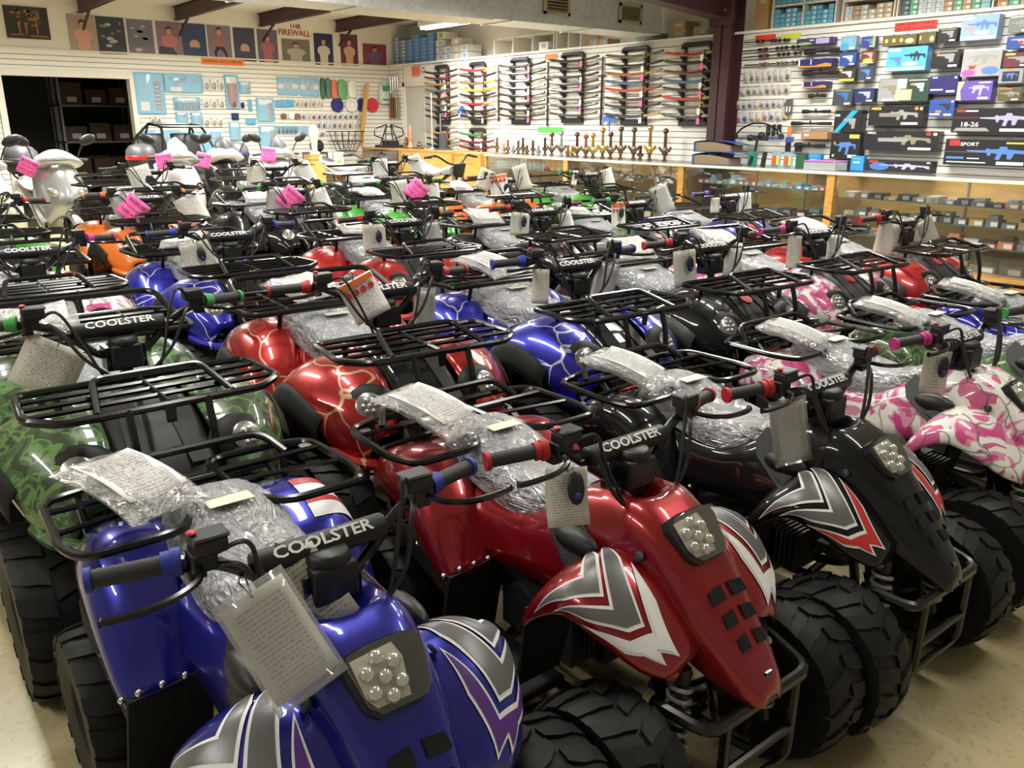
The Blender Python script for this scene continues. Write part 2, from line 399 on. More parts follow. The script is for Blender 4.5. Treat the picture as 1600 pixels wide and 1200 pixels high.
d1 = struct(B.build('door_1', [DOORG, TRIMW], smooth=0))
B = MB(); B.sph((8.99, 13.5, 1.0), .03); B.build('door_handle', CHROME, d1)

# ------------------------------------------------------------ steel frame, duct
def ibeam(B, p, q, h, fw_, t=.012):
    p, q = Vector(p), Vector(q); d = (q-p).normalized(); s = d.cross(Vector((0, 0, 1))).normalized(); n = s.cross(d)
    L = (q-p).length; R = Matrix((d, s, n)).transposed(); c = (p+q)/2
    B.box(c-n*h/2, (L, t, h), R); B.box(c-n*t/2, (L, fw_, t), R); B.box(c-n*(h-t/2), (L, fw_, t), R)
def beam_obj(name, label, cat, pts, h, fwid, group=None):
    B = MB(); ibeam(B, pts[0], pts[1], h, fwid); o = B.build(name, MAROON, smooth=0); tag(o, label, cat, group); return o
for i, x in enumerate((2.05, 3.5, 4.97, 6.42, 7.9)):
    o = MB(); ibeam(o, (x, 15.19, 3.30), (x, 8.6, 3.30), .21, .09); o = struct(o.build('trim_%d' % (10+i), MAROON, smooth=0))
    B = MB(); B.tube([(x+.02, 15.15, 2.86), (x+.02, 14.55, 3.14)], .022, 4); struct(B.build('trim_%d' % (20+i), MAROON, smooth=0))
B = MB(); y = 6.9
for dx, d in ((8.72, .014), (8.96, .014)): B.bb((dx, y-.13, 0), (dx+d, y+.13, 2.95))
B.bb((8.72, y-.008, 0), (8.97, y+.008, 2.95)); B.bb((8.66, y-.16, 2.62), (8.72, y+.16, 2.98))
ibeam(B, (8.9, y, 3.02), (5.6, y, 3.3), .36, .2)
for z in (2.70, 2.78, 2.93):
    for dy in (-.07, .07): B.sph((8.655, y+dy, z), .013, 8, 4, mi=1)
col = tag(B.build('steel_column', [MAROON, ALU], smooth=0), 'maroon painted steel column and rafter between the swords and the gun boxes', 'column')
B = MB()
for a, b, c, d in ((1.4, 8, 2.60, 3.22), (5.6, 8, 2.57, 3.22)):
    pass
B.bb((-1, 8.0, 2.6), (4.4, 8.55, 3.28)); B.bb((4.4, 7.99, 2.585), (6.1, 8.56, 3.28)); B.bb((6.1, 8.0, 2.6), (8.85, 8.55, 3.28))
for x in (-.2, 1.0, 2.2, 3.3, 5.2, 6.35, 7.6): B.bb((x-.012, 7.985, 2.588), (x+.012, 8.56, 3.28))
duct = tag(B.build('air_duct', GALV, smooth=0), 'silver sheet metal air duct under the ceiling', 'duct')
VENT = mat('almond_vent_paint', (.42, .37, .24), .5); VENTD = mat('vent_shadow_gap', (.05, .045, .035), .8)
for x, z0, z1 in ((7.02, 2.70, 2.97), (8.25, 2.69, 2.92)):
    B = MB(); wv = .2
    B.bb((x-wv, 7.962, z0), (x+wv, 7.98, z0+.035)); B.bb((x-wv, 7.962, z1-.035), (x+wv, 7.98, z1)); B.bb((x-wv, 7.962, z0), (x-wv+.035, 7.98, z1)); B.bb((x+wv-.035, 7.962, z0), (x+wv, 7.98, z1))
    B.bb((x-wv+.03, 7.976, z0+.03), (x+wv-.03, 7.982, z1-.03), 1)
    f = B.build('vent_register', [VENT, VENTD], duct, smooth=0)
    B = MB(); n = 6
    for k in range(n):
        zz = z0+.05+(z1-z0-.1)*k/(n-1); B.box((x, 7.970, zz), (2*wv-.07, .016, .004), Matrix.Rotation(.6, 3, 'X'))
    B.build('louvre', VENT, f, smooth=0)

# ------------------------------------------------------------ ceiling lamps
TUBE = mat('fluorescent_tube', (1, 1, 1), .5, emit=(1, .98, .84), estr=9); WHM = mat('white_enamel', (.8, .8, .78), .4)
for i, (x, y, L, P) in enumerate(LAMPS):
    t = empty('ceiling_light', 'fluorescent batten light glowing on the ceiling below the duct' if i == 0 else 'fluorescent batten light out over the rows of quads, front right one added as fill', 'light', (x, y, 3.27 if i else 3.04), group=None if i == 0 else 'ceiling lights over the shop floor')
    B = MB(); B.bb((-.09, -L/2, -.05), (.09, L/2, .03)); B.build('housing', WHM, t, smooth=0)
    for sx in (-.045, .045):
        B = MB(); B.tube([(sx, -L/2+.03, -.075), (sx, L/2-.03, -.075)], .019, 8); B.build('tube', TUBE, t)
    ld = bpy.data.lights.new('lamp', 'AREA'); ld.shape = 'RECTANGLE'; ld.size = .2; ld.size_y = L; ld.energy = P; ld.color = (1, .985, .93); ld.spread = math.radians(165)
    lo = bpy.data.objects.new('lamp', ld); COL.objects.link(lo); lo.parent = t; lo.location = (0, 0, -.115)
# ============================================================ VEHICLES  (forward is -y, origin on the floor under the handlebar)
def lerp(a, b, t): return a+(b-a)*t
def loft(B, secs, mi=0):
    """secs: (y, [half points (x,z) centre outwards])"""
    G = []
    for y, h in secs:
        row = [(-x, y, z) for x, z in reversed(h[1:])]+[(x, y, z) for x, z in h]
        if len(h) and h[0][0] > 0: row = [(-x, y, z) for x, z in reversed(h)]+[(x, y, z) for x, z in h]
        G.append(row)
    return B.grid(G, mi)
def gsurf(G):
    """bilinear evaluator on a grid of points with catmull smoothing"""
    S_ = smoothgrid(G, 12, 12); R, C = len(S_), len(S_[0])
    def f(u, v):       # u across (0..1), v along (0..1)
        a = u*(C-1); j = min(int(a), C-2); b = v*(R-1); i = min(int(b), R-2)
        return S_[i][j].lerp(S_[i][j+1], a-j).lerp(S_[i+1][j].lerp(S_[i+1][j+1], a-j), b-i)
    return f
def smoothgrid(G, nu=5, nv=5):
    cols = [spline([r[j] for r in G], nv) for j in range(len(G[0]))]
    return [spline([c[i] for c in cols], nu) for i in range(len(cols[0]))]
from mathutils.geometry import tessellate_polygon
def decal(name, f, polys, parent, mats, off=.005, label=None):
    """flat stickers laid on a surface: polys = [(mi, [(u,v)...])]"""
    B = MB()
    for mi, pts in polys:
        P = []
        n = len(pts)
        for i in range(n):
            (u0, v0), (u1, v1) = pts[i], pts[(i+1) % n]
            for k in range(3): P.append((lerp(u0, u1, k/3), lerp(v0, v1, k/3)))
        cu = sum(p[0] for p in P)/len(P); cv = sum(p[1] for p in P)/len(P)
        tri = [tuple(t) for t in tessellate_polygon([[Vector((u, v, 0)) for u, v in P]])]; P = list(P); mid = {}
        for _ in range(3):       # refine so the sticker follows the curved surface
            new = []
            for t in tri:
                e_ = max(range(3), key=lambda k: (P[t[k]][0]-P[t[(k+1) % 3]][0])**2+(P[t[k]][1]-P[t[(k+1) % 3]][1])**2)
                a_, b_, c_ = t[e_], t[(e_+1) % 3], t[(e_+2) % 3]
                ab, bc, ca = [mid.setdefault((min(i, j), max(i, j)), len(P)) if (min(i, j), max(i, j)) in mid or P.append(((P[i][0]+P[j][0])/2, (P[i][1]+P[j][1])/2)) else mid.setdefault((min(i, j), max(i, j)), len(P)-1) for i, j in ((a_, b_), (b_, c_), (c_, a_))]
                new += [(a_, ab, ca), (ab, b_, bc), (ca, bc, c_), (ab, bc, ca)]
            tri = new
        vs = []
        e = 1e-3
        for u, v in P:
            uu, vv = min(max(u, 0), .999), min(max(v, 0), .999)
            p = f(uu, vv); du = f(min(uu+e, 1), vv)-f(max(uu-e, 0), vv); dv = f(uu, min(vv+e, 1))-f(uu, max(vv-e, 0))
            nn = du.cross(dv).normalized()
            if nn.z < 0: nn = -nn
            vs.append(p+nn*(off+.0012*(mi != 0)))
        B.add(vs, [tuple(t) for t in tri], mi)
    o = B.build(name, mats, parent, smooth=0)
    if label: o['label'] = label
    return o
TYRES = {}
def tyre_mesh(R, W, r, n=18, key=None):
    B = MB(); h = W/2
    prof = [(r, -h*.72), (r+.01, -h*.86), (lerp(r, R, .5), -h), (R*.955, -h*.97), (R*.985, -h*.78), (R*.995, -h*.4), (R, 0), (R*.995, h*.4), (R*.985, h*.78), (R*.955, h*.97), (lerp(r, R, .5), h), (r+.01, h*.86), (r, h*.72)]
    B.lathe(prof, 36, ax='x')
    rad = lambda x: R*(1-.045*(abs(x)/h)**3)
    for k in range(n):
        for s in (-1, 1):
            t0 = 2*PI*(k+(.5 if s > 0 else 0))/n; xs = [0.03*h, .35*h, .7*h, 1.0*h]; vs = []
            wdt = 2*PI/n*.27
            for i, x in enumerate(xs):
                sh = -.55*2*PI/n*(i/3)+(0 if i < 2 else .1*2*PI/n); ro = rad(x)+.0075*(1 if i < 3 else .6); ri = rad(x)-.012
                for rr in (ri, ro):
                    for q in (-1, 1):
                        a = t0+sh+q*wdt*(1 if i else .8); vs.append((s*x, rr*math.sin(a), rr*math.cos(a)))
            fs = []
            for i in range(3):
                o = i*4; fs += [(o+2, o+3, o+7, o+6), (o+0, o+2, o+6, o+4), (o+3, o+1, o+5, o+7)]
            fs += [(0, 1, 3, 2), (12, 14, 15, 13)]
            B.add(vs, fs)
    return B
def add_wheel(parent, loc, R, W, r, side):
    key = (R, W, r)
    if key not in TYRES:
        w_ = tyre_mesh(R, W, r).build('wheel', RUBBER, parent, smooth=35)
        B = MB(); h = W/2
        B.lathe([(r+.004, -h*.70), (r-.012, -h*.66), (r-.018, -h*.2), (.06, -h*.05), (.045, h*.12), (0, h*.12)], 20, ax='x')
        B.lathe([(r+.004, h*.70), (r-.012, h*.66), (r-.018, h*.3), (.07, h*.2), (.035, h*.34), (.03, h*.5), (0, h*.5)], 20, ax='x')
        rim = B.build('rim', STEEL, w_)
        B = MB()
        for k in range(4): a = PI/4+PI/2*k; B.lathe([(.008, h*.2), (.008, h*.36), (0, h*.36)], 6, c=(0, .05*math.cos(a), .05*math.sin(a)), ax='x')
        B.lathe([(.018, h*.5), (.014, h*.62), (0, h*.62)], 8, ax='x')
        nut = B.build('wheel_nuts', CHROME, w_)
        TYRES[key] = (w_.data, rim.data, nut.data)
        w_.location = loc; w_.rotation_euler = (rnd.uniform(0, 6), 0, 0 if side > 0 else PI); return w_
    d = TYRES[key]; w_ = bpy.data.objects.new('wheel', d[0]); COL.objects.link(w_); w_.parent = parent
    w_.location = loc; w_.rotation_euler = (rnd.uniform(0, 6), 0, 0 if side > 0 else PI)
    for nme, dd in (('rim', d[1]), ('wheel_nuts', d[2])): c = bpy.data.objects.new(nme, dd); COL.objects.link(c); c.parent = w_
    return w_
def shock(parent, top, bot, R=.024, n=8):
    top, bot = Vector(top), Vector(bot); d = bot-top; L = d.length; q = Vector((0, 0, -1)).rotation_difference(d.normalized()).to_matrix()
    B = MB(); B.tube([top, bot], .009, 8); B.tube([top, top+d*.12], .02, 8); B.tube([bot-d*.45, bot], .016, 8); s_ = B.build('shock_absorber', PLAST, parent)
    B = MB(); pts = [top+q @ Vector((R*math.cos(2*PI*t*n), R*math.sin(2*PI*t*n), -L*(.1+.75*t))) for t in [i/(n*12) for i in range(n*12+1)]]
    B.tube(pts, .0052, 6); B.build('coil_spring', SPRING, s_); return s_
def handlebar(root, z, half, grip, pad='COOLSTER', zst=.70, padr=.024, yoff=0.):
    """black bar, grips, levers, pad, cables"""
    B = MB(); y0 = yoff
    for s in (-1, 1):
        B.rt([(0, y0-.02, zst+.02), (s*.06, y0-.02, zst+.02), (s*.16, y0+.0, z-.03), (s*(half-.13), y0+.005, z), (s*half, y0+.045, z-.008)], .0115, .05, 8)
    B.tube([(-.15, y0-.008, z-.045), (.15, y0-.008, z-.045)], .008, 6)
    B.tube([(0, y0-.02, zst+.03), (0, y0-.05, zst-.22)], .019, 8); B.bb((-.055, y0-.05, zst-.02), (.055, y0+.015, zst+.05))
    hb = B.build('handlebar', STEEL, root)
    for s in (-1, 1):
        a = Vector((s*(half-.125), y0+.005, z)); b = Vector((s*(half+.003), y0+.047, z-.008)); d = (b-a)
        B = MB(); n = 11; pts, rr = [], []
        for i in range(n+1):
            t = .1+.84*i/n; pts += [a+d*t, a+d*(t+.035)]; rr += [.0165, .0155]
        B.tube(pts, .016, 10, rad=rr); 
        g = B.build('grip', GRIPB, hb)
        B = MB(); B.tube([b-d*.05, b+d*.02], .0205, 12); e = B.build('grip_end', GR[grip], hb)
        B = MB(); B.tube([a-d*.02, a+d*.09, a+d*.0901, a+d*.2], .0235, 12, rad=[.0235, .0235, .0205, .0205])
        e = B.build('grip_collar', GR[grip], hb); e['label'] = 'coloured grip collar'
        B = MB(); c0 = Vector((s*(half-.155), y0-.01, z))
        B.box(c0, (.042, .036, .034)); B.box(c0+Vector((-s*.01, -.005, .026)), (.056, .04, .026)); B.box(c0+Vector((-s*.012, -.004, .042)), (.06, .044, .008)); B.box(c0+Vector((s*.01, .01, -.022)), (.03, .03, .022))
        B.build('brake_perch', PLAST, hb, bev=.004)
        B = MB(); lp = spline([c0+Vector((s*.01, -.022, -.004)), c0+Vector((s*.03, -.055, -.008)), c0+Vector((s*.08, -.075, -.012)), c0+Vector((s*.15, -.07, -.016)), c0+Vector((s*.17, -.062, -.016))], 5)
        B.tube(lp, .006, 6, rad=[.0065]*(len(lp)-1)+[.009]); B.build('brake_lever', STEEL, hb)
        if s < 0:
            B = MB(); B.sph(c0+Vector((-.012, 0, .05)), .009, 8, 5, (1, 1, .5)); e = B.build('start_button', REDD, hb)
    B = MB()
    for s in (-1, 1):
        c0 = Vector((s*(half-.175), y0-.02, z+.01))
        B.tube(spline([c0, c0+Vector((-s*.04, -.035, .02 if s < 0 else .05)), Vector((s*.13, y0-.07, z-.03 if s < 0 else z+.01)), Vector((s*.085, y0-.09, z-.14)), Vector((s*.03, y0-.06, zst-.12))], 7), .0045, 6)
        B.tube(spline([c0+Vector((0, 0, -.02)), c0+Vector((-s*.03, -.045, -.02)), Vector((s*.12, y0-.09, z-.10)), Vector((s*.05, y0-.09, z-.17)), Vector((-s*.01, y0-.08, zst-.10))], 7), .005, 6)
    B.build('control_cables', PLAST, hb)
    B = MB(); B.lathe([(padr*.9, -.125), (padr, -.12), (padr, .12), (padr*.9, .125)], 14, c=(0, y0-.008, z-.043), ax='x'); p = B.build('bar_pad', mat('bar_pad_foam', (.012, .012, .013), .5), hb)
    if pad:
        for yy, rx in ((-1, PI/2),):
            t = text_mesh('lettering', pad, .030, WHITEP, p, .0008, bold=.0006)
            t.scale = (1.25, 1, 1); t.rotation_euler = (PI/2-.75, 0, 0); t.location = (0, y0-.008-padr*.70, z-.043+padr*.72+.001); t['label'] = 'white lettering on the pad'
    return hb
def dash(root, z, y=-.03):
    B = MB(); B.box((0, y, z), (.085, .075, .07)); B.lathe([(.042, z+.03), (.042, z+.05), (.032, z+.056), (0, z+.056)], 14, c=(0, y, 0)); B.build('ignition_pod', PLAST, root, bev=.006)
def seat_part(root, secs, label='black seat under crinkled clear plastic'):
    B = MB(); G = []
    for y, h in secs: G.append([(-x, y, z) for x, z in reversed(h[1:])]+[(x, y, z) for x, z in h])
    B.grid(smoothgrid(G, 2, 2)); s = B.build('seat', VINYL, root)
    B = MB(); G2 = []; r2 = random.Random(3)
    for y, h in secs: G2.append([(-x*1.05, y*1.0, z+.006) for x, z in reversed(h[1:])]+[(x*1.05, y, z+.006) for x, z in h])
    G3 = smoothgrid(G2, 5, 5); n = len(G3); m_ = len(G3[0])
    for i in range(n):
        for j in range(m_):
            ed = min(i, j, n-1-i, m_-1-j); G3[i][j] = G3[i][j]+Vector((0, 0, r2.uniform(-.002, .004)))*(1 if ed > 0 else 0)
    B.grid(G3); wv = B.build('plastic_wrap', WRAP, s, smooth=75); s['label'] = label
    B = MB(); y = secs[-4][0]; z = secs[-4][1][0][1]+.0115
    B.add([(-.05, y-.03, z), (.05, y-.03, z), (.05, y+.012, z+.001), (-.05, y+.012, z+.001)], [(0, 1, 2, 3)]); st = B.build('sticker', mat('pale_sticker', (.62, .60, .48), .5), s, smooth=0)
    return s
def mirror(G): return [[(-p[0], p[1], p[2]) for p in r] for r in G]
def fender_build(B, G, mi=0, nu=3, nv=3):
    Gs = smoothgrid(G, nu, nv); B.grid(Gs, mi); B.grid(smoothgrid(mirror(G), nu, nv), mi, True)
DEC_SH = [  # chevron sticker in fender (u across, v along) space: outline colour then fill
    [(.93, .20), (.56, .40), (.20, .24), (.30, .38), (.57, .54), (.80, .40)],
    [(.97, .34), (.59, .58), (.12, .28), (.20, .46), (.48, .74), (.63, .70), (.86, .52)],
    [(.96, .50), (.68, .72), (.46, .78), (.16, .50), (.22, .70), (.44, .95), (.56, .86), (.66, .92), (.70, .80), (.84, .72)]]
def shrink(P, k):        # inset a polygon by a constant width
    n = len(P); sg = 1 if sum(P[i][0]*P[(i+1) % n][1]-P[(i+1) % n][0]*P[i][1] for i in range(n)) > 0 else -1; out = []
    for i in range(n):
        a, b, c = Vector(P[i-1]), Vector(P[i]), Vector(P[(i+1) % n]); d1, d2 = (b-a).normalized(), (c-b).normalized()
        n1, n2 = Vector((-d1.y, d1.x))*sg, Vector((-d2.y, d2.x))*sg; q = n1+n2; q = q/max(q.dot(n1), .35); q = q if q.length < 2.4 else q.normalized()*2.4
        out.append(tuple(b+q*k))
    return out

def make_sport():
    t = empty('quad_bike', '', 'quad bike')
    FF = [[(.10, -.0, .50), (.17, .0, .50), (.24, .0, .485), (.29, .0, .455), (.295, .005, .41)],
          [(.10, -.05, .565), (.17, -.05, .57), (.24, -.05, .555), (.295, -.05, .52), (.305, -.05, .47)],
          [(.09, -.12, .60), (.17, -.125, .61), (.235, -.13, .595), (.29, -.135, .56), (.30, -.135, .52)],
          [(.085, -.20, .575), (.16, -.21, .575), (.22, -.215, .56), (.265, -.22, .525), (.275, -.22, .49)],
          [(.085, -.27, .515), (.14, -.28, .51), (.19, -.285, .495), (.225, -.29, .465), (.23, -.29, .44)],
          [(.085, -.32, .455), (.115, -.335, .45), (.145, -.335, .44), (.165, -.335, .425), (.17, -.33, .41)]]
    RF = [[(.13, .30, .40), (.2, .295, .40), (.26, .30, .395), (.285, .31, .385), (.29, .32, .37)],
          [(.13, .34, .47), (.2, .335, .47), (.265, .34, .46), (.295, .35, .435), (.30, .36, .41)],
          [(.12, .40, .56), (.2, .39, .56), (.265, .40, .545), (.30, .41, .505), (.305, .42, .465)],
          [(.11, .48, .615), (.2, .475, .625), (.265, .48, .61), (.30, .485, .56), (.305, .49, .51)],
          [(.11, .58, .635), (.2, .58, .645), (.26, .58, .63), (.295, .58, .58), (.30, .58, .53)],
          [(.11, .68, .615), (.2, .69, .615), (.25, .69, .60), (.28, .685, .555), (.285, .68, .51)]]
    B = MB()
    secs = [(-.452, [(0, .372), (.012, .37), (.02, .362), (.024, .352)]), (-.44, [(0, .405), (.025, .40), (.04, .385), (.045, .355)]), (-.40, [(0, .455), (.04, .45), (.06, .42), (.065, .37)]), (-.33, [(0, .53), (.055, .525), (.078, .48), (.088, .40)]),
            (-.27, [(0, .595), (.066, .59), (.092, .54), (.108, .44)]), (-.19, [(0, .668), (.078, .66), (.108, .59), (.13, .48)]), (-.12, [(0, .70), (.082, .695), (.122, .62), (.15, .50)]),
            (-.085, [(0, .665), (.07, .70), (.125, .625), (.16, .49)]), (.0, [(0, .655), (.07, .692), (.135, .61), (.17, .47)]), (.05, [(0, .675), (.08, .67), (.14, .59), (.172, .45)]),
            (.12, [(0, .63), (.085, .62), (.142, .57), (.17, .44)]), (.20, [(0, .58), (.09, .575), (.142, .54), (.165, .43)]), (.30, [(0, .56), (.10, .56), (.145, .53), (.165, .42)]),
            (.42, [(0, .575), (.105, .575), (.15, .55), (.19, .44)]), (.55, [(0, .60), (.11, .60), (.155, .57), (.19, .50)]), (.66, [(0, .615), (.11, .61), (.14, .59), (.17, .53)]), (.72, [(0, .58), (.09, .58), (.12, .565), (.14, .54)])]
    
    G = [[(-x, y, z) for x, z in reversed(h[1:])]+[(x, y, z) for x, z in h] for y, h in secs]
    B = MB(); B.grid(smoothgrid(G, 3, 3)); fender_build(B, FF); fender_build(B, RF)
    B.build('bodywork', P_BLUE, t, solid=.006, smooth=50)
    # headlight set into the nose
    n = Vector((0, -.74, .67)).normalized(); up_ = Vector((0, .67, .74)).normalized(); c = Vector((0, -.232, .646))
    def P(x, k, off=0): return c+Vector((x, 0, 0))+up_*k+n*off
    out = [(-.064, .05), (-.03, .056), (.03, .056), (.064, .05), (.07, .03), (.058, -.035), (.04, -.052), (-.04, -.052), (-.058, -.035), (-.07, .03)]
    B = MB(); B.prism([P(x*1.06, k*1.06, -.03) for x, k in out], n*.036); hl = B.build('headlight', PLAST, t, smooth=0)
    B = MB(); B.prism([P(x, k, .006) for x, k in [(-.058, .042), (.02, .047), (.03, .02), (.02, -.042), (-.04, -.04), (-.052, -.02)]], n*.003); B.build('reflector', REFL, hl, smooth=0)
    B = MB()
    for x, k in [(0, 0), (-.028, .014), (-.026, -.018), (.002, -.032), (.024, -.016), (.022, .018), (-.004, .033)]: B.sph(P(x-.012, k, .012), .0135, 10, 6)
    B.build('bulb', BULB, hl)
    B = MB(); B.prism([P(x, k, .02) for x, k in out], n*.004); B.build('lens', LENS, hl, smooth=0, bev=.002)
    # nose slots
    for s in (-1, 1):
        for k in range(3):
            B = MB(); y = -.305-.036*k; z = .556-.04*k; B.prism([(s*.012, y, z+.006), (s*(.052-.007*k), y-.004, z+.002), (s*(.056-.008*k), y-.02, z-.02), (s*.012, y-.02, z-.018)], (0, -.004, .006)); B.build('grille_slot', mat('black_recess', (.003, .003, .003), .9), t, smooth=0)
    # side air scoops
    for s in (-1, 1):
        B = MB(); pts = [(-.085, .095), (-.02, .055), (.085, -.02), (.05, -.045), (-.0, -.06), (-.085, .01), (-.1, .05)]
        nn = Vector((s*.86, 0, .5)).normalized(); ey = Vector((0, -1, 0)); eu = Vector((-s*.5, 0, .86)); cc = Vector((s*.160, -.035, .580))
        Q = lambda a, b, o=0: cc+ey*a*1.4+eu*b*1.35+nn*o
        B.prism([Q(a*.95, b*.8, -.05) for a, b in pts], nn*.056)
        B.sph(Q(-.01, .012, .012), .07, 12, 7, (.35, 1, .42), rot=Matrix((nn, ey, eu)).transposed()); B.prism([Q(-.0, -.005, .014), Q(.055, -.012, .012), Q(.01, -.035, .013), Q(-.03, -.018, .014)], nn*.004)
        B.build('air_scoop', PLAST, t, bev=.003)
        B = MB(); B.lathe([(.012, 0), (.012, .006), (.007, .008), (0, .008)], 10, c=Q(.10, .035, -.022), rot=Vector((0, 0, 1)).rotation_difference(nn).to_matrix()); B.build('body_bolt', PLAST, t)
    # fender stickers
    for s in (-1, 1):
        f0_ = gsurf(FF if s > 0 else mirror(FF)); pol = []
        for P_ in DEC_SH: pol.append((0, P_))
        for i, P_ in enumerate(DEC_SH): pol.append((1+(i == 2), shrink(P_, .020)))
        decal('chevron_sticker', f0_, pol, t, [WHITEP, GREYD, WHITEP], label='silver and white chevron sticker')
        if s > 0:
            decal('warning_sticker', f0_, [(0, [(.10, .10), (.9, .10), (.9, .26), (.10, .26)]), (1, [(.10, .20), (.9, .20), (.9, .26), (.10, .26)])], t, [WHITEP, ORANGEP], label='white and orange warning sticker')
            g_ = gsurf(RF); decal('safety_sticker', g_, [(0, [(.22, .52), (.68, .52), (.68, .80), (.22, .80)]), (1, [(.22, .74), (.68, .74), (.68, .80), (.22, .80)]), (1, [(.22, .60), (.68, .60), (.68, .63), (.22, .63)])], t, [WHITEP, REDD], label='white safety sticker with red bands')
    # rear mud guards + rivets, foot wells
    for s in (-1, 1):
        B = MB(); B.prism([(s*.12, .29, .42), (s*.29, .30, .40), (s*.31, .33, .16), (s*.14, .32, .16)], (0, .012, 0)); B.prism([(s*.285, .31, .40), (s*.292, .31, .40), (s*.305, .58, .50), (s*.30, .58, .51)], (0, 0, -.06))
        B.prism([(s*.12, .0, .47), (s*.285, .0, .46), (s*.27, .05, .22), (s*.14, .05, .22)], (0, .01, 0)); B.bb((s*.13, .04, .17), (s*.30, .32, .19))
        mg = B.build('mud_guard', DKFAB, t, smooth=0)
        for k in range(4): MB().sph((s*(.135+.045*k), .287, .425), .0085, 8, 5).build('rivet', CHROME, mg)
        for k in range(3): MB().sph((s*.297, .32+.06*k, .40+.02*k), .008, 8, 5).build('rivet', CHROME, mg)
    seat_part(t, [(.06, [(0, .675), (.04, .672), (.06, .66), (.065, .645)]), (.11, [(0, .665), (.06, .66), (.085, .64), (.09, .60)]), (.18, [(0, .635), (.075, .63), (.105, .60), (.11, .56)]), (.27, [(0, .635), (.085, .63), (.12, .60), (.125, .55)]),
                  (.38, [(0, .665), (.08, .655), (.118, .62), (.128, .57)]), (.46, [(0, .692), (.08, .68), (.122, .64), (.132, .59)]), (.53, [(0, .70), (.076, .687), (.114, .645), (.122, .60)]), (.58, [(0, .688), (.07, .674), (.104, .636), (.112, .60)]), (.60, [(0, .64), (.06, .635), (.08, .62), (.085, .60)])])
    handlebar(t, .83, .36, 'blue'); dash(t, .735)
    # rear rack
    B = MB(); z = .678
    for s in (-1, 1):
        B.rt([(s*.055, .52, z), (s*.11, .415, z), (s*.31, .415, z), (s*.335, .50, z), (s*.325, .74, z), (s*.22, .765, z), (s*.05, .765, z), (s*.055, .52, z)], .0105, .05, 8)
        B.tube([(s*.33, .56, z), (s*.055, .60, z)], .007, 6); B.tube([(s*.18, .70, z), (s*.2, .58, .60)], .009, 6)
        B.tube([(s*.25, .745, z), (s*.24, .72, .56)], .009, 6); B.lathe([(.017, z-.006), (.017, z+.004), (0, z+.004)], 10, c=(s*.295, .70, 0)); B.tube([(s*.07, .75, z), (s*.08, .60, .36)], .011, 6)
    B.tube([(-.05, .52, z), (.05, .52, z)], .0105, 6); B.tube([(-.06, .66, z), (.06, .66, z)], .008, 6); B.tube([(-.32, .68, z), (.32, .68, z)], .008, 6)
    B.rt([(-.24, .70, z), (-.20, .765, .722), (.20, .765, .722), (.24, .70, z)], .0105, .06, 8); B.bb((-.17, .66, z-.012), (.17, .72, z-.006))
    B.build('rear_rack', STEEL, t)
    # front bumper
    B = MB()
    B.rt([(-.20, -.30, .36), (-.17, -.43, .345), (.17, -.43, .345), (.20, -.30, .36)], .014, .04, 8)
    for s in (-1, 1): B.rt([(s*.12, -.432, .345), (s*.12, -.43, .12), (s*.10, -.30, .10), (s*.09, -.05, .12)], .012, .05, 8)
    B.tube([(-.12, -.432, .22), (.12, -.432, .22)], .011, 8); B.tube([(-.12, -.42, .125), (.12, -.42, .125)], .010, 8); B.prism([(-.012, -.44, .35), (.012, -.44, .35), (.01, -.44, .42), (-.01, -.44, .42)], (0, .006, 0))
    B.build('front_bumper', STEEL, t)
    # frame, arms, engine, axle
    B = MB()
    for s in (-1, 1):
        B.rt([(s*.09, -.30, .38), (s*.09, -.22, .16), (s*.11, .1, .13), (s*.11, .45, .16), (s*.1, .62, .30), (s*.08, .70, .55)], .014, .06, 8)
        B.tube([(s*.07, -.16, .58), (s*.09, -.26, .14)], .013, 8); B.tube([(s*.08, .02, .50), (s*.1, .30, .16)], .013, 8)
        B.tube([(s*.09, -.16, .14), (s*.26, -.27, .17)], .012, 6); B.tube([(s*.09, -.34, .14), (s*.26, -.29, .17)], .012, 6); B.tube([(s*.25, -.28, .12), (s*.25, -.28, .26)], .018, 8)
        B.tube([(s*.05, -.20, .22), (s*.25, -.24, .22)], .008, 6); B.rt([(s*.11, .02, .14), (s*.33, .04, .15), (s*.34, .20, .15), (s*.11, .26, .15)], .014, .05, 8)
    B.tube([(-.12, -.2, .13), (.12, -.2, .13)], .012, 6); B.tube([(-.30, .60, .205), (.30, .60, .205)], .018, 10); B.tube([(-.11, .3, .15), (.11, .3, .15)], .012, 6); B.tube([(0, .60, .21), (0, .3, .24)], .03, 8)
    B.build('frame', STEEL, t)
    B = MB(); B.bb((-.09, .06, .18), (.09, .34, .34)); B.lathe([(.07, -.11), (.075, -.10), (.075, .1), (.07, .11)], 14, c=(0, .24, .27), ax='x')
    for k in range(5): B.bb((-.055, -.02+.016*k, .22), (.055, -.012+.016*k, .34))
    B.tube(spline([(.05, -.02, .28), (.1, -.10, .24), (.12, .05, .20), (.13, .35, .28), (.13, .6, .36)], 5), .014, 8); B.build('engine', mat('engine_casting', (.05, .05, .052), .45, .6), t, bev=.004)
    for s in (-1, 1):
        shock(t, (s*.13, -.318, .42), (s*.165, -.335, .16)); add_wheel(t, (s*.30, -.28, .195), .195, .15, .08, s); add_wheel(t, (s*.262, .60, .20), .20, .175, .08, s)
    shock(t, (0, .42, .50), (0, .56, .26))
    B = MB(); B.bb((-.05, .725, .56), (.05, .745, .60)); B.build('tail_light', mat('red_tail_lens', (.4, .01, .01), .15), t, bev=.005)
    return t

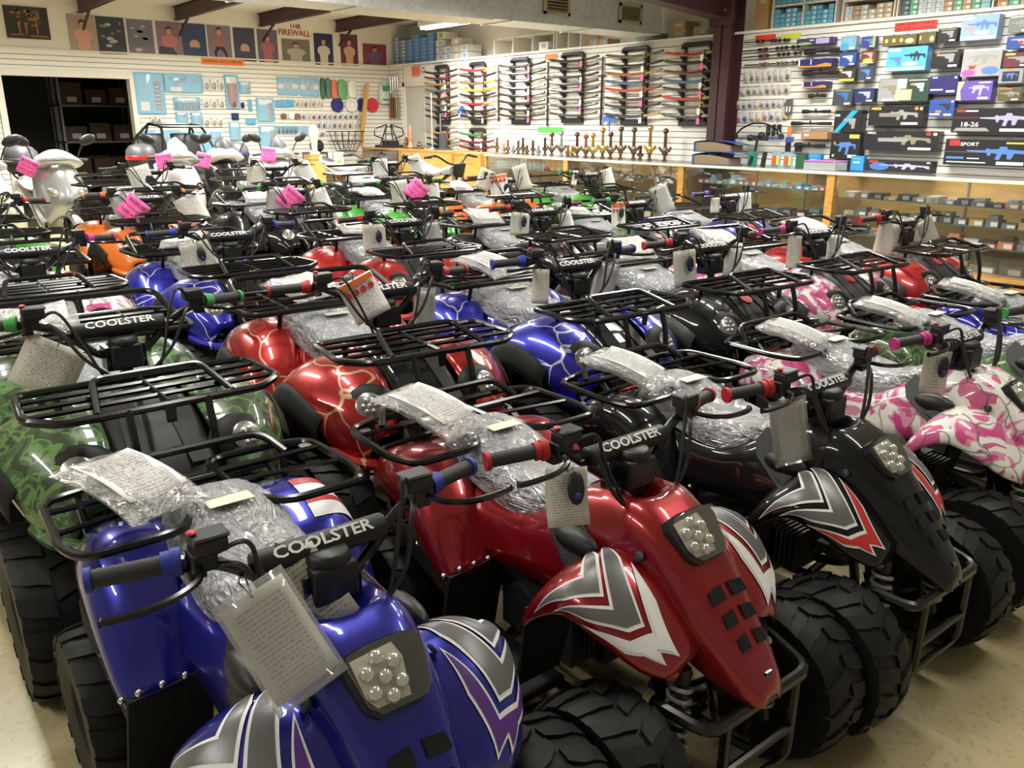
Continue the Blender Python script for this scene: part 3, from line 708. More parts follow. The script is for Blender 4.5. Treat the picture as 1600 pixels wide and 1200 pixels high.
def make_utility():
    t = empty('utility_quad', '', 'quad bike')
    FF = [[(.15, .14, .44), (.22, .14, .44), (.30, .14, .43), (.355, .14, .41), (.36, .145, .37)],
          [(.15, .11, .56), (.22, .11, .57), (.31, .11, .555), (.375, .11, .52), (.38, .115, .47)],
          [(.14, .05, .67), (.22, .05, .68), (.31, .05, .665), (.385, .04, .615), (.39, .04, .56)],
          [(.13, -.05, .735), (.22, -.06, .745), (.31, -.06, .725), (.385, -.06, .67), (.39, -.06, .61)],
          [(.13, -.17, .735), (.22, -.18, .74), (.305, -.18, .715), (.375, -.18, .655), (.38, -.18, .60)],
          [(.13, -.28, .69), (.215, -.29, .69), (.29, -.29, .665), (.35, -.28, .60), (.355, -.28, .55)],
          [(.14, -.35, .62), (.20, -.355, .625), (.27, -.355, .60), (.32, -.335, .53), (.32, -.325, .48)],
          [(.15, -.395, .545), (.19, -.405, .55), (.23, -.405, .535), (.26, -.395, .48), (.26, -.38, .44)]]
    RF = [[(.18, .31, .42), (.25, .305, .42), (.33, .31, .41), (.37, .32, .39), (.375, .33, .36)],
          [(.17, .34, .53), (.25, .335, .53), (.335, .34, .515), (.38, .35, .48), (.385, .36, .44)],
          [(.16, .40, .64), (.25, .395, .64), (.335, .40, .615), (.385, .41, .565), (.39, .42, .52)],
          [(.15, .49, .71), (.25, .485, .715), (.335, .49, .685), (.385, .50, .62), (.39, .50, .565)],
          [(.15, .61, .735), (.25, .61, .735), (.335, .61, .70), (.38, .61, .635), (.385, .61, .58)],
          [(.15, .73, .71), (.24, .735, .705), (.32, .735, .675), (.365, .73, .61), (.37, .73, .56)],
          [(.15, .79, .65), (.23, .80, .65), (.30, .80, .62), (.345, .795, .57), (.35, .79, .53)]]
    secs = [(-.02, [(0, .735), (.09, .74), (.13, .71), (.16, .62)]), (.06, [(0, .735), (.09, .73), (.13, .69), (.16, .56)]), (.16, [(0, .69), (.09, .685), (.13, .64), (.16, .48)]), (.30, [(0, .665), (.11, .66), (.15, .61), (.18, .46)]),
            (.45, [(0, .68), (.12, .675), (.17, .64), (.21, .52)]), (.60, [(0, .70), (.12, .695), (.17, .675), (.21, .60)]), (.74, [(0, .685), (.11, .68), (.15, .665), (.18, .61)]), (.80, [(0, .65), (.10, .645), (.13, .635), (.16, .60)])]
    G = [[(-x, y, z) for x, z in reversed(h[1:])]+[(x, y, z) for x, z in h] for y, h in secs]
    B = MB(); B.grid(smoothgrid(G, 3, 3)); fender_build(B, FF); fender_build(B, RF)
    for s in (-1, 1): B.tube(spline([(s*.335, -.30, .50), (s*.30, -.38, .48), (s*.23, -.43, .47), (s*.15, -.44, .50)], 5), .016, 6)
    B.build('bodywork', P_RWEB, t, solid=.006, smooth=50)
    # hood between the fenders
    hs = [(-.45, [(0, .50), (.06, .50), (.09, .475), (.10, .42)]), (-.42, [(0, .585), (.07, .585), (.11, .555), (.125, .48)]), (-.34, [(0, .665), (.085, .66), (.125, .62), (.14, .55)]), (-.22, [(0, .735), (.09, .73), (.13, .69), (.145, .60)]), (-.10, [(0, .77), (.085, .765), (.125, .72), (.145, .62)]), (-.01, [(0, .755), (.08, .75), (.12, .715), (.145, .63)])]
    G = [[(-x, y, z) for x, z in reversed(h[1:])]+[(x, y, z) for x, z in h] for y, h in hs]
    B = MB(); B.grid(smoothgrid(G, 3, 3)); 
    for s in (-1, 1):
        B.prism([(s*.035, -.20, .748), (s*.085, -.20, .742), (s*.10, -.40, .61), (s*.045, -.41, .615)], (0, -.004, .010)); 
    hood = B.build('hood_cover', P_BLACK, t, smooth=45)
    B = MB(); B.lathe([(.03, 0), (.03, .006), (0, .008)], 16, c=(0, -.25, .72), rot=Matrix.Rotation(.5, 3, 'X')); b_ = B.build('badge', REDD, hood); b_.scale = (1, 1, 1); b_['label'] = 'round red badge'
    # grille centre
    B = MB(); B.bb((-.09, -.455, .40), (.09, -.40, .52)); 
    for k in range(3): B.bb((-.07+.05*k, -.462, .41), (-.03+.05*k, -.45, .51))
    B.build('front_grille', PLAST, t, bev=.008)
    for s in (-1, 1):
        R_ = Matrix((Vector((1, 0, 0)), Vector((0, .50, .866)), Vector((0, -.866, .50)))).transposed(); R_ = Matrix.Rotation(s*.25, 3, 'Z') @ R_
        c = Vector((s*.215, -.318, .622))
        B = MB(); B.sph(c, .1, 18, 10, (1.05, .84, .34), rot=R_); h = B.build('headlight', mat('headlight_socket', (.005, .005, .005), .5, spec=.3), t)
        B = MB(); zz = R_ @ Vector((0, 0, 1)); B.lathe([(.042, .020), (.045, .034), (.038, .038), (0, .038)], 16, c=c, rot=R_); B.build('reflector', mat('led_reflector', (.35, .35, .33), .25, .7), h)
        B = MB()
        for k in range(7): a = k*PI/3; rr = 0 if k == 6 else .021; B.sph(c+R_ @ Vector((rr*math.cos(a), rr*math.sin(a), .039)), .0085, 8, 5)
        B.build('bulb', BULB, h)
        B = MB()   # fender flare
        Gf = [[(lerp(r[3][0], r[4][0], 0)+.006, r[3][1], r[3][2]+.004), (r[4][0]+.022, r[4][1], r[4][2]+.02), (r[4][0]+.024, r[4][1], r[4][2]-.035)] for r in FF[:6]]
        Gr = [[(r[3][0]+.004, r[3][1], r[3][2]+.006), (r[4][0]+.02, r[4][1], r[4][2]+.02), (r[4][0]+.022, r[4][1], r[4][2]-.03)] for r in RF]
        for Q in (Gf, Gr): B.grid(smoothgrid([[(s*p[0], p[1], p[2]) for p in r] for r in Q], 2, 2))
        B.build('fender_flare', DKFAB, t, solid=.005)
        B = MB(); B.prism([(s*.15, .13, .46), (s*.37, .14, .44), (s*.37, .19, .20), (s*.16, .19, .20)], (0, .01, 0)); B.prism([(s*.16, .31, .44), (s*.38, .31, .43), (s*.38, .28, .20), (s*.16, .28, .20)], (0, .01, 0)); B.bb((s*.13, .12, .22), (s*.375, .33, .24))
        for k in range(4): B.bb((s*.16, .14+.045*k, .24), (s*.36, .155+.045*k, .255))
        B.build('foot_well', DKFAB, t, smooth=0)
    # racks
    z = .805
    B = MB(); B.rt([(-.31, -.13, z), (.31, -.13, z), (.325, -.36, z), (.25, -.42, z-.005), (-.25, -.42, z-.005), (-.325, -.36, z)], .011, .03, 8, True)
    for y in (-.20, -.27, -.34): B.tube([(-.318, y, z), (.318, y, z)], .0078, 6)
    B.rt([(-.17, -.418, z), (-.14, -.25, z+.045), (.14, -.25, z+.045), (.17, -.418, z)], .0095, .03, 8); B.tube([(0, -.13, z), (0, -.42, z)], .0085, 6)
    for s in (-1, 1):
        B.tube([(s*.22, -.17, z), (s*.21, -.16, .72)], .010, 6); B.rt([(s*.10, -.42, z), (s*.10, -.455, .70), (s*.09, -.46, .45), (s*.09, -.3, .2)], .0105, .05, 8)
    B.prism([(-.014, -.432, z), (.014, -.432, z), (.012, -.432, z-.05), (-.012, -.432, z-.05)], (0, .005, 0)); B.build('front_rack', STEEL, t)
    B = MB(); B.rt([(-.34, .40, z), (.34, .40, z), (.36, .72, z), (.28, .80, z), (-.28, .80, z), (-.36, .72, z)], .0115, .04, 8, True)
    for y in (.48, .56, .64, .72): B.tube([(-.345, y, z), (.345, y, z)], .0085, 6)
    B.rt([(-.33, .50, z), (-.31, .76, z+.08), (.31, .76, z+.08), (.33, .50, z)], .0115, .06, 8)
    for x in (-.18, .18): B.tube([(x, .40, z), (x, .79, z)], .0075, 6)
    for s in (-1, 1): B.tube([(s*.2, .47, z), (s*.2, .5, .70)], .010, 6); B.tube([(s*.2, .74, z), (s*.2, .72, .70)], .010, 6)
    B.build('rear_rack', STEEL, t)
    seat_part(t, [(.08, [(0, .745), (.05, .742), (.07, .73), (.075, .70)]), (.13, [(0, .74), (.07, .735), (.095, .715), (.10, .66)]), (.20, [(0, .725), (.085, .72), (.115, .69), (.12, .63)]), (.30, [(0, .735), (.10, .73), (.135, .70), (.14, .63)]),
                  (.40, [(0, .765), (.11, .76), (.15, .72), (.155, .66)]), (.50, [(0, .785), (.115, .778), (.15, .74), (.155, .68)]), (.59, [(0, .785), (.11, .778), (.14, .74), (.145, .69)]), (.64, [(0, .75), (.09, .745), (.115, .73), (.12, .70)])])
    handlebar(t, .97, .38, 'red', zst=.83); dash(t, .85)
    B = MB()
    for s in (-1, 1):
        B.rt([(s*.1, -.40, .44), (s*.1, -.28, .20), (s*.13, .1, .18), (s*.13, .5, .2), (s*.12, .7, .40), (s*.1, .76, .66)], .015, .06, 8); B.tube([(s*.08, -.12, .70), (s*.1, -.25, .2)], .014, 8); B.tube([(s*.1, .05, .62), (s*.12, .35, .2)], .014, 8)
        B.tube([(s*.1, -.12, .19), (s*.34, -.22, .22)], .013, 6); B.tube([(s*.1, -.33, .19), (s*.34, -.24, .22)], .013, 6); B.tube([(s*.34, -.23, .16), (s*.34, -.23, .32)], .02, 8); B.rt([(s*.13, .08, .19), (s*.37, .1, .21), (s*.37, .32, .21), (s*.13, .34, .19)], .014, .05, 8)
    B.tube([(-.34, .56, .235), (.34, .56, .235)], .02, 10); B.tube([(-.13, .35, .2), (.13, .35, .2)], .012, 6); B.tube([(0, .56, .24), (0, .3, .28)], .035, 8); B.rt([(-.1, -.44, .45), (-.1, -.47, .25), (.1, -.47, .25), (.1, -.44, .45)], .013, .04, 8)
    B.build('frame', STEEL, t)
    B = MB(); B.bb((-.1, .06, .24), (.1, .36, .44)); B.lathe([(.08, -.12), (.085, -.11), (.085, .11), (.08, .12)], 14, c=(0, .26, .33), ax='x')
    for k in range(5): B.bb((-.06, -.03+.018*k, .28), (.06, -.02+.018*k, .42))
    B.build('engine', mat('engine_casting', (.05, .05, .052), .45, .6), t, bev=.004)
    for s in (-1, 1):
        shock(t, (s*.15, -.17, .56), (s*.2, -.22, .23)); add_wheel(t, (s*.33, -.23, .235), .235, .17, .095, s); add_wheel(t, (s*.315, .56, .235), .235, .20, .095, s); shock(t, (s*.13, .66, .60), (s*.2, .58, .27))
        B = MB(); B.sph((s*.22, .80, .64), .045, 10, 6, (1, .35, .6)); B.build('tail_light', mat('red_tail_lens', (.4, .01, .01), .15), t)
    return t
SPORT = make_sport(); UTIL = make_utility(); USED = set()
BASE = {'bodywork': None, 'hood_cover': None, 'fender_flare': None}
def vehicle(proto, loc, label, paint, grip, rz=0., sc=1., hood=None, flare=None, drop=(), dec=None, pad=True, group=None):
    r = proto if proto not in USED else copy_tree(proto)
    USED.add(proto)
    r.location = (*loc, 0); r.rotation_euler = (0, 0, rz); r.scale = (sc,)*3; tag(r, label, 'quad bike', group)
    VQ.append((r, dict(paint=paint, grip=grip, hood=hood, flare=flare, drop=drop, dec=dec, pad=pad)))
    return r
VQ = []
def finish(r, s):
    dead = []
    for o in list(walk(r)):
        n = o.name.split('.')[0]
        if n in s['drop']: dead.append(o); continue
        if n == 'bodywork': setmat(o, s['paint'])
        elif n == 'hood_cover' and s['hood']: setmat(o, s['hood'])
        elif n == 'fender_flare' and s['flare']: setmat(o, s['flare'])
        elif n in ('grip_collar', 'grip_end'): setmat(o, GR[s['grip']])
        elif n == 'chevron_sticker' and s['dec']:
            for i, M in enumerate(s['dec']): setmat(o, M, i)
        elif n == 'lettering' and not s['pad']: dead.append(o)
    for o in dead:
        for q in list(walk(o)):
            if q.name in bpy.data.objects: bpy.data.objects.remove(q)
SP = [((.56, 1.25), 'metallic blue quad bike nearest the camera, with blue grips', P_BLUE, 'blue', [WHITEP, GREYD, PURD], 0),
      ((1.33, 1.25), 'metallic red quad bike with silver fender chevrons, right of the nearest blue one', P_RED, 'red', [WHITEP, GREYD, WHITEP], 0),
      ((2.09, 1.22), 'glossy black quad bike with red and silver chevrons beside the metallic red one', P_BLACK, 'red', [WHITEP, GREYD, REDD], 0),
      ((2.95, 1.22), 'pink and white camouflage sports quad bike right of the glossy black one', P_PINK, 'pink', None, 0),
      ((3.72, 1.2), 'green camouflage sports quad bike just behind the pink camouflage one at the right edge', P_GREEN, 'green', None, 0),
      ((4.49, 1.2), 'dark blue sports quad bike furthest along the front row, half out of the right edge', P_BWEB, 'red', None, 0)]
for l, lab, pt, g, dec, rz in SP: vehicle(SPORT, l, lab, pt, g, rz, dec=dec, drop=('safety_sticker', 'warning_sticker', 'chevron_sticker') if dec is None else ('safety_sticker',) if pt != P_BLUE else ())
UT = [((.58, 2.57), 'green camouflage utility quad bike with front rack at the left edge, green grips', P_GREEN, 'green', HOODG, DKFAB, 0),
      ((1.45, 2.57), 'red utility quad bike with gold web lines and front rack', P_RWEB, 'red', P_BLACK, DKFAB, -.06),
      ((2.37, 2.56), 'blue utility quad bike with white web lines behind the glossy black sports one', P_BWEB, 'blue', P_BLACK, DKFAB, -.04),
      ((3.24, 2.55), 'black utility quad bike with red badge on its hood, right of the blue web one', P_BLACK, 'red', P_BLACK, GREYP, -.06),
      ((4.11, 2.54), 'pink camouflage utility quad bike with dark hood, last but one of the second row', P_PINK, 'pink', HOODG, GREYP, -.06),
      ((5.05, 2.53), 'red and black utility quad bike at the row end by the glass counter', P_RED2, 'red', HOODG, GREYP, -.04),
      ((.64, 4.33), 'pink camouflage utility quad bike at the left edge, behind the green camouflage one', P_PINK, 'pink', GREYP, GREYP, 0),
      ((1.56, 4.33), 'blue utility quad bike with white web lines in the third row, below the orange one', P_BWEB, 'blue', P_BLACK, DKFAB, 0),
      ((2.60, 4.31), 'red utility quad bike with dark grey fender flares in the third row', P_RED2, 'red', HOODG, GREYP, -.03),
      ((3.68, 4.31), 'black utility quad bike with red grips in the third row, a grey wrapped seat', P_BLACK, 'red', P_BLACK, P_BLACK, -.03),
      ((4.60, 4.33), 'green camouflage utility quad bike with grey hood in the third row', P_GREEN, 'green', HOODG, GREYP, 0),
      ((5.66, 4.30), 'violet blue utility quad bike with grey hood nearest the counter, white stripes on its fender', P_PURP, 'purple', HOODG, GREYP, 0),
      ((.70, 6.35), 'lime green utility quad bike at the left edge in front of the silver scooter', P_LIME, 'red', GREYP, GREYP, 0),
      ((1.77, 6.52), 'orange utility quad bike with a pink sale card, in front of the scooters', P_ORANGE, 'orange', P_BLACK, DKFAB, 0),
      ((2.92, 6.55), 'black utility quad bike with green grips and a pink card beside the orange one', P_BLACK, 'green', P_BLACK, DKFAB, .05),
      ((3.95, 6.45), 'lime green utility quad bike in the fourth row with a pink sale card', P_LIME, 'green', P_BLACK, DKFAB, 0),
      ((5.15, 6.6), 'orange and black utility quad bike in the fourth row, near the middle of the counter', P_ORANGE, 'red', P_BLACK, P_BLACK, 0),
      ((6.45, 6.75), 'tall green and black utility quad bike standing right against the counter', P_LIME, 'green', P_BLACK, P_BLACK, 0),
      ((2.42, 8.75), 'black utility quad bike between the silver scooter and the white scooter', P_BLACK, 'black', P_BLACK, DKFAB, .2),
      ((3.75, 8.8), 'black utility quad bike right of the white scooter', P_BLACK, 'black', P_BLACK, DKFAB, .05),
      ((5.25, 8.95), 'black utility quad bike with green grips below the counter end', P_BLACK, 'green', P_BLACK, DKFAB, .15)]
for i, (l, lab, pt, g, hd, fl, rz) in enumerate(UT): vehicle(UTIL, l, lab, pt, g, rz, sc=1. if i < 12 else 1.03 if i < 18 else 1.1, hood=hd, flare=fl, drop=() if i in (3, 4, 5, 8, 9, 10, 11) else ('badge',))
for r, s in VQ: finish(r, s)

# ------------------------------------------------------------ paper sheets, bags, keys, sale cards
def hang(label, cat, pos, w_, h, M, rz=0., tilt=0., lean=0., bend=.008, film=False, key=False, group=None):
    t = empty('paper_sheet' if cat == 'paper sheet' else 'sale_card', label, cat, pos, 0, group)
    t.rotation_euler = (lean, tilt, rz)
    s = sheet('page', w_, h, M, t, bend); s.location = (0, 0, -.012)
    if film:
        f = sheet('clear_sleeve', w_*1.12, h*1.16, SLEEVE, t, bend); f.location = (0, -.003, .0)
    B = MB(); B.tube([(0, .002, -.02), (.006, .004, .012), (0, .01, .02), (-.006, .004, .012), (0, -.001, -.02)], .0016, 5); B.build('tie', PLAST, t)
    if key:
        B = MB(); B.sph((w_*.12, -.014, -h*.45), .021, 12, 6, (1, .4, 1.75)); k = B.build('key_fob', PLAST, t); B = MB(); B.sph((w_*.12, -.022, -h*.58), .008, 8, 4, (1, .3, 1)); B.build('fob_button', GR['blue'], k)
        B = MB(); B.tube([(w_*.1, -.006, -.01), (w_*.12, -.012, -h*.3)], .0018, 5); B.build('key_ring', CHROME, k)
    return t
def at(v, dx, dy, dz):
    l = v.location; c, s = math.cos(v.rotation_euler.z), math.sin(v.rotation_euler.z); k = v.scale[0]
    return (l.x+(c*dx-s*dy)*k, l.y+(s*dx+c*dy)*k, dz*k)
S = [v for v, _ in VQ]; s1, s2, s3, s4, s5, s6 = S[:6]; U = S[6:]
hang('large typed sheet in a clear sleeve on the nearest blue quad bike', 'paper sheet', at(s1, -.165, -.085, .80), .11, .17, PAPER, -.10, -.38, -.68, film=True)
hang('second sheet tucked behind the typed one on the nearest blue quad bike', 'paper sheet', at(s1, -.075, -.02, .80), .10, .15, PAPERG, -.1, -.45, -.35)
hang('typed sheet with a black key fob on the metallic red quad bike', 'paper sheet', at(s2, -.205, -.03, .805), .10, .125, PAPER, -.3, .08, -.35, film=False, key=True)
hang('typed sheet in a clear sleeve on the glossy black front row quad bike', 'paper sheet', at(s3, -.20, -.03, .80), .105, .155, PAPER, -.35, -.1, -.2, film=True)
hang('creased sheet with key fob on the pink camouflage front row quad bike', 'paper sheet', at(s4, -.20, -.03, .80), .10, .14, PAPERG, -.5, .1, -.1, key=True)
TG = [(0, -.16, .92, PAPER, .16, .15, -.4, .5, 'worn sheet hanging over the front rack of the green camouflage utility quad bike', 0),
      (1, -.12, 1.0, PAPERW, .13, .15, -.35, -.45, 'white instruction card with an orange header on the red web quad bike', 0), (1, .16, .93, PAPERG, .08, .17, -1.0, 0, 'plastic sleeve hanging from the left bar of the red web quad bike', 0),
      (2, -.20, .95, PAPERG, .07, .14, -.9, 0, 'grey sheet on the right bar of the blue web quad bike', 0), (2, .17, .93, PAPERW, .09, .17, -.9, .2, 'white sleeve on the left bar of the blue web quad bike', 0),
      (3, -.20, .95, PAPERG, .13, .17, -.2, -.05, 'grey sheet with key fob on the black utility quad bike of the second row', 1), (3, .15, .93, PAPERW, .08, .15, -.9, .1, 'folded sheet on the left bar of the black utility quad bike of the second row', 0),
      (4, -.20, .95, PAPERG, .07, .17, -.9, 0, 'grey strip of paper on the pink camouflage quad bike of the second row', 0), (4, .15, .93, PAPERW, .07, .17, -1.0, 0, 'pale strip on the left bar of the pink camouflage quad bike of the second row', 0),
      (5, -.18, .95, PAPERG, .13, .20, -.8, .15, 'grey curled sheet on the right bar of the red and black quad bike', 0), (5, .17, .95, PAPERG, .13, .18, -.3, -.5, 'grey curled sheet on the left bar of the red and black quad bike', 0),
      (6, -.2, .93, PAPERW, .13, .16, -.4, .4, 'white sheet at the left edge on the pink camouflage quad bike', 0),
      (7, -.19, .93, PAPERG, .15, .17, -.2, -.2, 'grey sheet with key fob on the blue web quad bike of the third row', 1),
      (8, -.20, .95, PAPERG, .15, .18, 0, .05, 'brown grey sheet with key fob on the red quad bike with grey flares', 1), (8, .17, .93, PAPERW, .1, .17, -.9, -.3, 'clear sleeve on the left bar of the red quad bike with grey flares', 0),
      (9, -.19, .95, PAPERG, .15, .15, -.1, .15, 'grey sheet with key fob on the black quad bike of the third row', 1), (9, .17, .93, PAPERW, .09, .14, -.8, -.3, 'white strip on the left bar of the black quad bike of the third row', 0),
      (10, -.2, .97, PAPERW, .12, .20, -.2, 0, 'orange header card with key fob on the green quad bike of the third row', 1), (10, .2, 1.06, PAPERW, .13, .2, -.5, -.4, 'clear sleeve sticking up on the green quad bike of the third row', 0),
      (11, .17, .97, PAPERW, .1, .22, -.8, -.1, 'white sheet on the left bar of the violet blue quad bike', 0), (11, -.2, .95, PAPERG, .07, .12, -.8, 0, 'small brown tag on the right bar of the violet blue quad bike', 0),
      (13, -.16, .98, PAPERW, .16, .22, -.2, -.2, 'white sleeve behind the pink card on the orange quad bike', 0), (13, .26, .95, PAPERW, .2, .22, -.6, -.45, 'large folded white sheet on the left bar of the orange quad bike', 0),
      (14, .2, .95, PAPERW, .14, .22, -.3, -.35, 'white sheet below the left bar of the black quad bike with green grips', 0), (14, -.12, .97, PAPERW, .18, .25, -.2, .1, 'crumpled sleeve behind the pink card on the black quad bike with green grips', 0),
      (15, -.1, 1.0, PAPERG, .16, .22, -.2, -.1, 'cream sheet beside the pink card on the lime green quad bike', 0), (15, .25, .96, PAPERW, .1, .25, -.8, -.1, 'clear strip on the left bar of the lime green fourth row quad bike', 0),
      (16, -.1, 1.0, PAPERW, .2, .2, -.2, -.12, 'white instruction card with red header on the orange and black quad bike', 0), (16, .15, 1.08, PAPERG, .14, .25, -.6, -.3, 'grey sheet on the left bar of the orange and black quad bike', 0), (16, -.2, 1.05, PAPERG, .14, .2, -.4, .4, 'brown sheet behind the instruction card on the orange and black quad bike', 0),
      (17, .2, 1.0, PAPERW, .12, .2, -.8, -.3, 'white strip on the left bar of the tall green and black quad bike', 0), (17, -.22, 1.0, PAPERW, .06, .16, -.3, .2, 'narrow white tag with key on the tall green and black quad bike', 1),
      (18, -.1, 1.0, PAPERW, .22, .3, .1, -.2, 'grey white sheet hanging in front of the silver scooter', 0), (19, -.2, .97, PAPERG, .2, .24, -.1, .1, 'grey sheet on the black quad bike right of the white scooter', 0), (19, .25, .97, PAPERW, .2, .24, -.6, -.5, 'white sheet on the left bar of the black quad bike right of the white scooter', 0),
      (20, -.15, 1.0, PAPERW, .2, .22, 0, 0, 'white sheet on the black quad bike below the counter end', 0), (20, .3, 1.02, PAPERW, .16, .26, -.6, -.35, 'white sheet on the left bar of the quad bike below the counter end', 0)]
ORH = mat('orange_header_print', (.75, .16, .03), .5)
for i, dx, z, M, w_, h, rz, tl, lab, key in TG:
    t = hang(lab, 'paper sheet', at(U[i], dx, -.035, z), w_, h, M, rz, tl, -.12, key=bool(key), film=('sleeve' in lab))
    if 'header' in lab:
        B = MB(); B.bb((-w_*.48, -.0035, -h*.16-.012), (w_*.48, -.0015, -h*.03-.012)); B.build('header_band', ORH, t, smooth=0)
        B = MB(); 
        for k in range(4): B.lathe([(w_*.085, 0), (w_*.085, .002), (0, .002)], 10, c=(-w_*.33+w_*.22*k, -.002, -h*.30-.012), ax='y')
        B.build('printed_symbol', REDD, t, smooth=0)
def sale(label, pos, rz, tilt, w_=.13, h=.17, last='THIS ATV'):
    t = hang(label, 'sale card', pos, w_, h, PINKT, rz, tilt, -.15, bend=.004)
    for k, (tx, sz) in enumerate((('$150.00', .036), ('these prices', .018), (last, .032))):
        o = text_mesh('lettering', tx, sz*h/.17, INK, t, .0005); o.rotation_euler = (PI/2, 0, 0); o.location = (0, -.008, -.012-h*(.22+.26*k)); o.scale = (.85*w_/.13, 1, 1)
sale('pink sale card on the orange quad bike', at(U[13], -.05, -.12, .94), -.45, .75, .17, .17)
sale('pink sale card on the black quad bike with green grips', at(U[14], .0, -.12, .95), -.45, .75, .17, .17)
sale('pink sale card on the lime green fourth row quad bike', at(U[15], .1, -.12, .97), -.45, .75, .17, .17)
def bag(label, pos, rz, w_, l, tilt=0., roll=0.):
    t = empty('manual_bag', label, 'manual bag', pos, rz); t.rotation_euler = (tilt, roll, rz)
    n = 9; f = lambda u, v: (1-abs(2*u-1)**8)*(1-abs(2*v-1)**8)
    B = MB(); r2 = random.Random(int(w_*1e4)+len(label))
    for s in (-1, 1):
        G = [[((u-.5)*w_, (v-.5)*l-.0, s*(.003+(.017 if s > 0 else .022)*f(u, v))+r2.uniform(-.003, .003)*(0 < i < n and 0 < j < n)+.035*(v-.5)**2*-2) for i, u in enumerate([k/n for k in range(n+1)])] for j, v in enumerate([k/n for k in range(n+1)])]
        B.grid(G, 0, s < 0)
    B.build('clear_bag', BAGF, t, smooth=70)
    p = sheet('manual', w_*.76, l*.72, PAPERW, t, -.017, 4, 8); p.rotation_euler = (-PI/2, 0, 0); p.location = (0, -l*.37+l*.0, .008)
    p.rotation_euler = (-PI/2, 0, 0); p.location = (0, .36*l, .003)
    return t
bag('clear bag with a white booklet on the rear rack of the nearest blue quad bike', at(s1, -.175, .555, .765), .40, .19, .27, .20, .05)
bag('clear bag with a booklet draped over the rear rack of the metallic red quad bike', at(s2, -.17, .56, .765), .35, .18, .27, .25)
bag('clear bag with a booklet on the rear rack of the glossy black quad bike', at(s3, -.20, .55, .76), .35, .18, .27, .25)
bag('clear bag lying on the rear rack of the pink camouflage front row quad bike', at(s4, -.12, .55, .725), .3, .18, .28, .25)
bag('bagged beige booklet on the rear rack of the green camouflage front row quad bike', at(s5, -.2, .55, .728), .3, .2, .3, .25)
bag('bagged beige booklet on the rear rack of the dark blue front row quad bike', at(s6, -.2, .55, .728), .3, .2, .3, .25)
for i, nm in ((0, 'green camouflage utility quad bike'), (1, 'red web quad bike'), (2, 'blue web quad bike of the second row'), (3, 'black quad bike of the second row'), (4, 'pink camouflage quad bike of the second row'), (5, 'red and black quad bike by the counter'),
              (7, 'blue web quad bike of the third row'), (8, 'red quad bike with grey flares'), (9, 'black quad bike of the third row'), (10, 'green quad bike of the third row'), (14, 'black quad bike with green grips'), (15, 'lime green quad bike of the fourth row'), (16, 'orange and black quad bike')):
    bag('bagged booklet on the rear rack of the '+nm, at(U[i], rnd.uniform(-.12, .04), .60, .865), rnd.uniform(-.5, .3), .24, .28, rnd.uniform(.1, .3), rnd.uniform(-.1, .1))

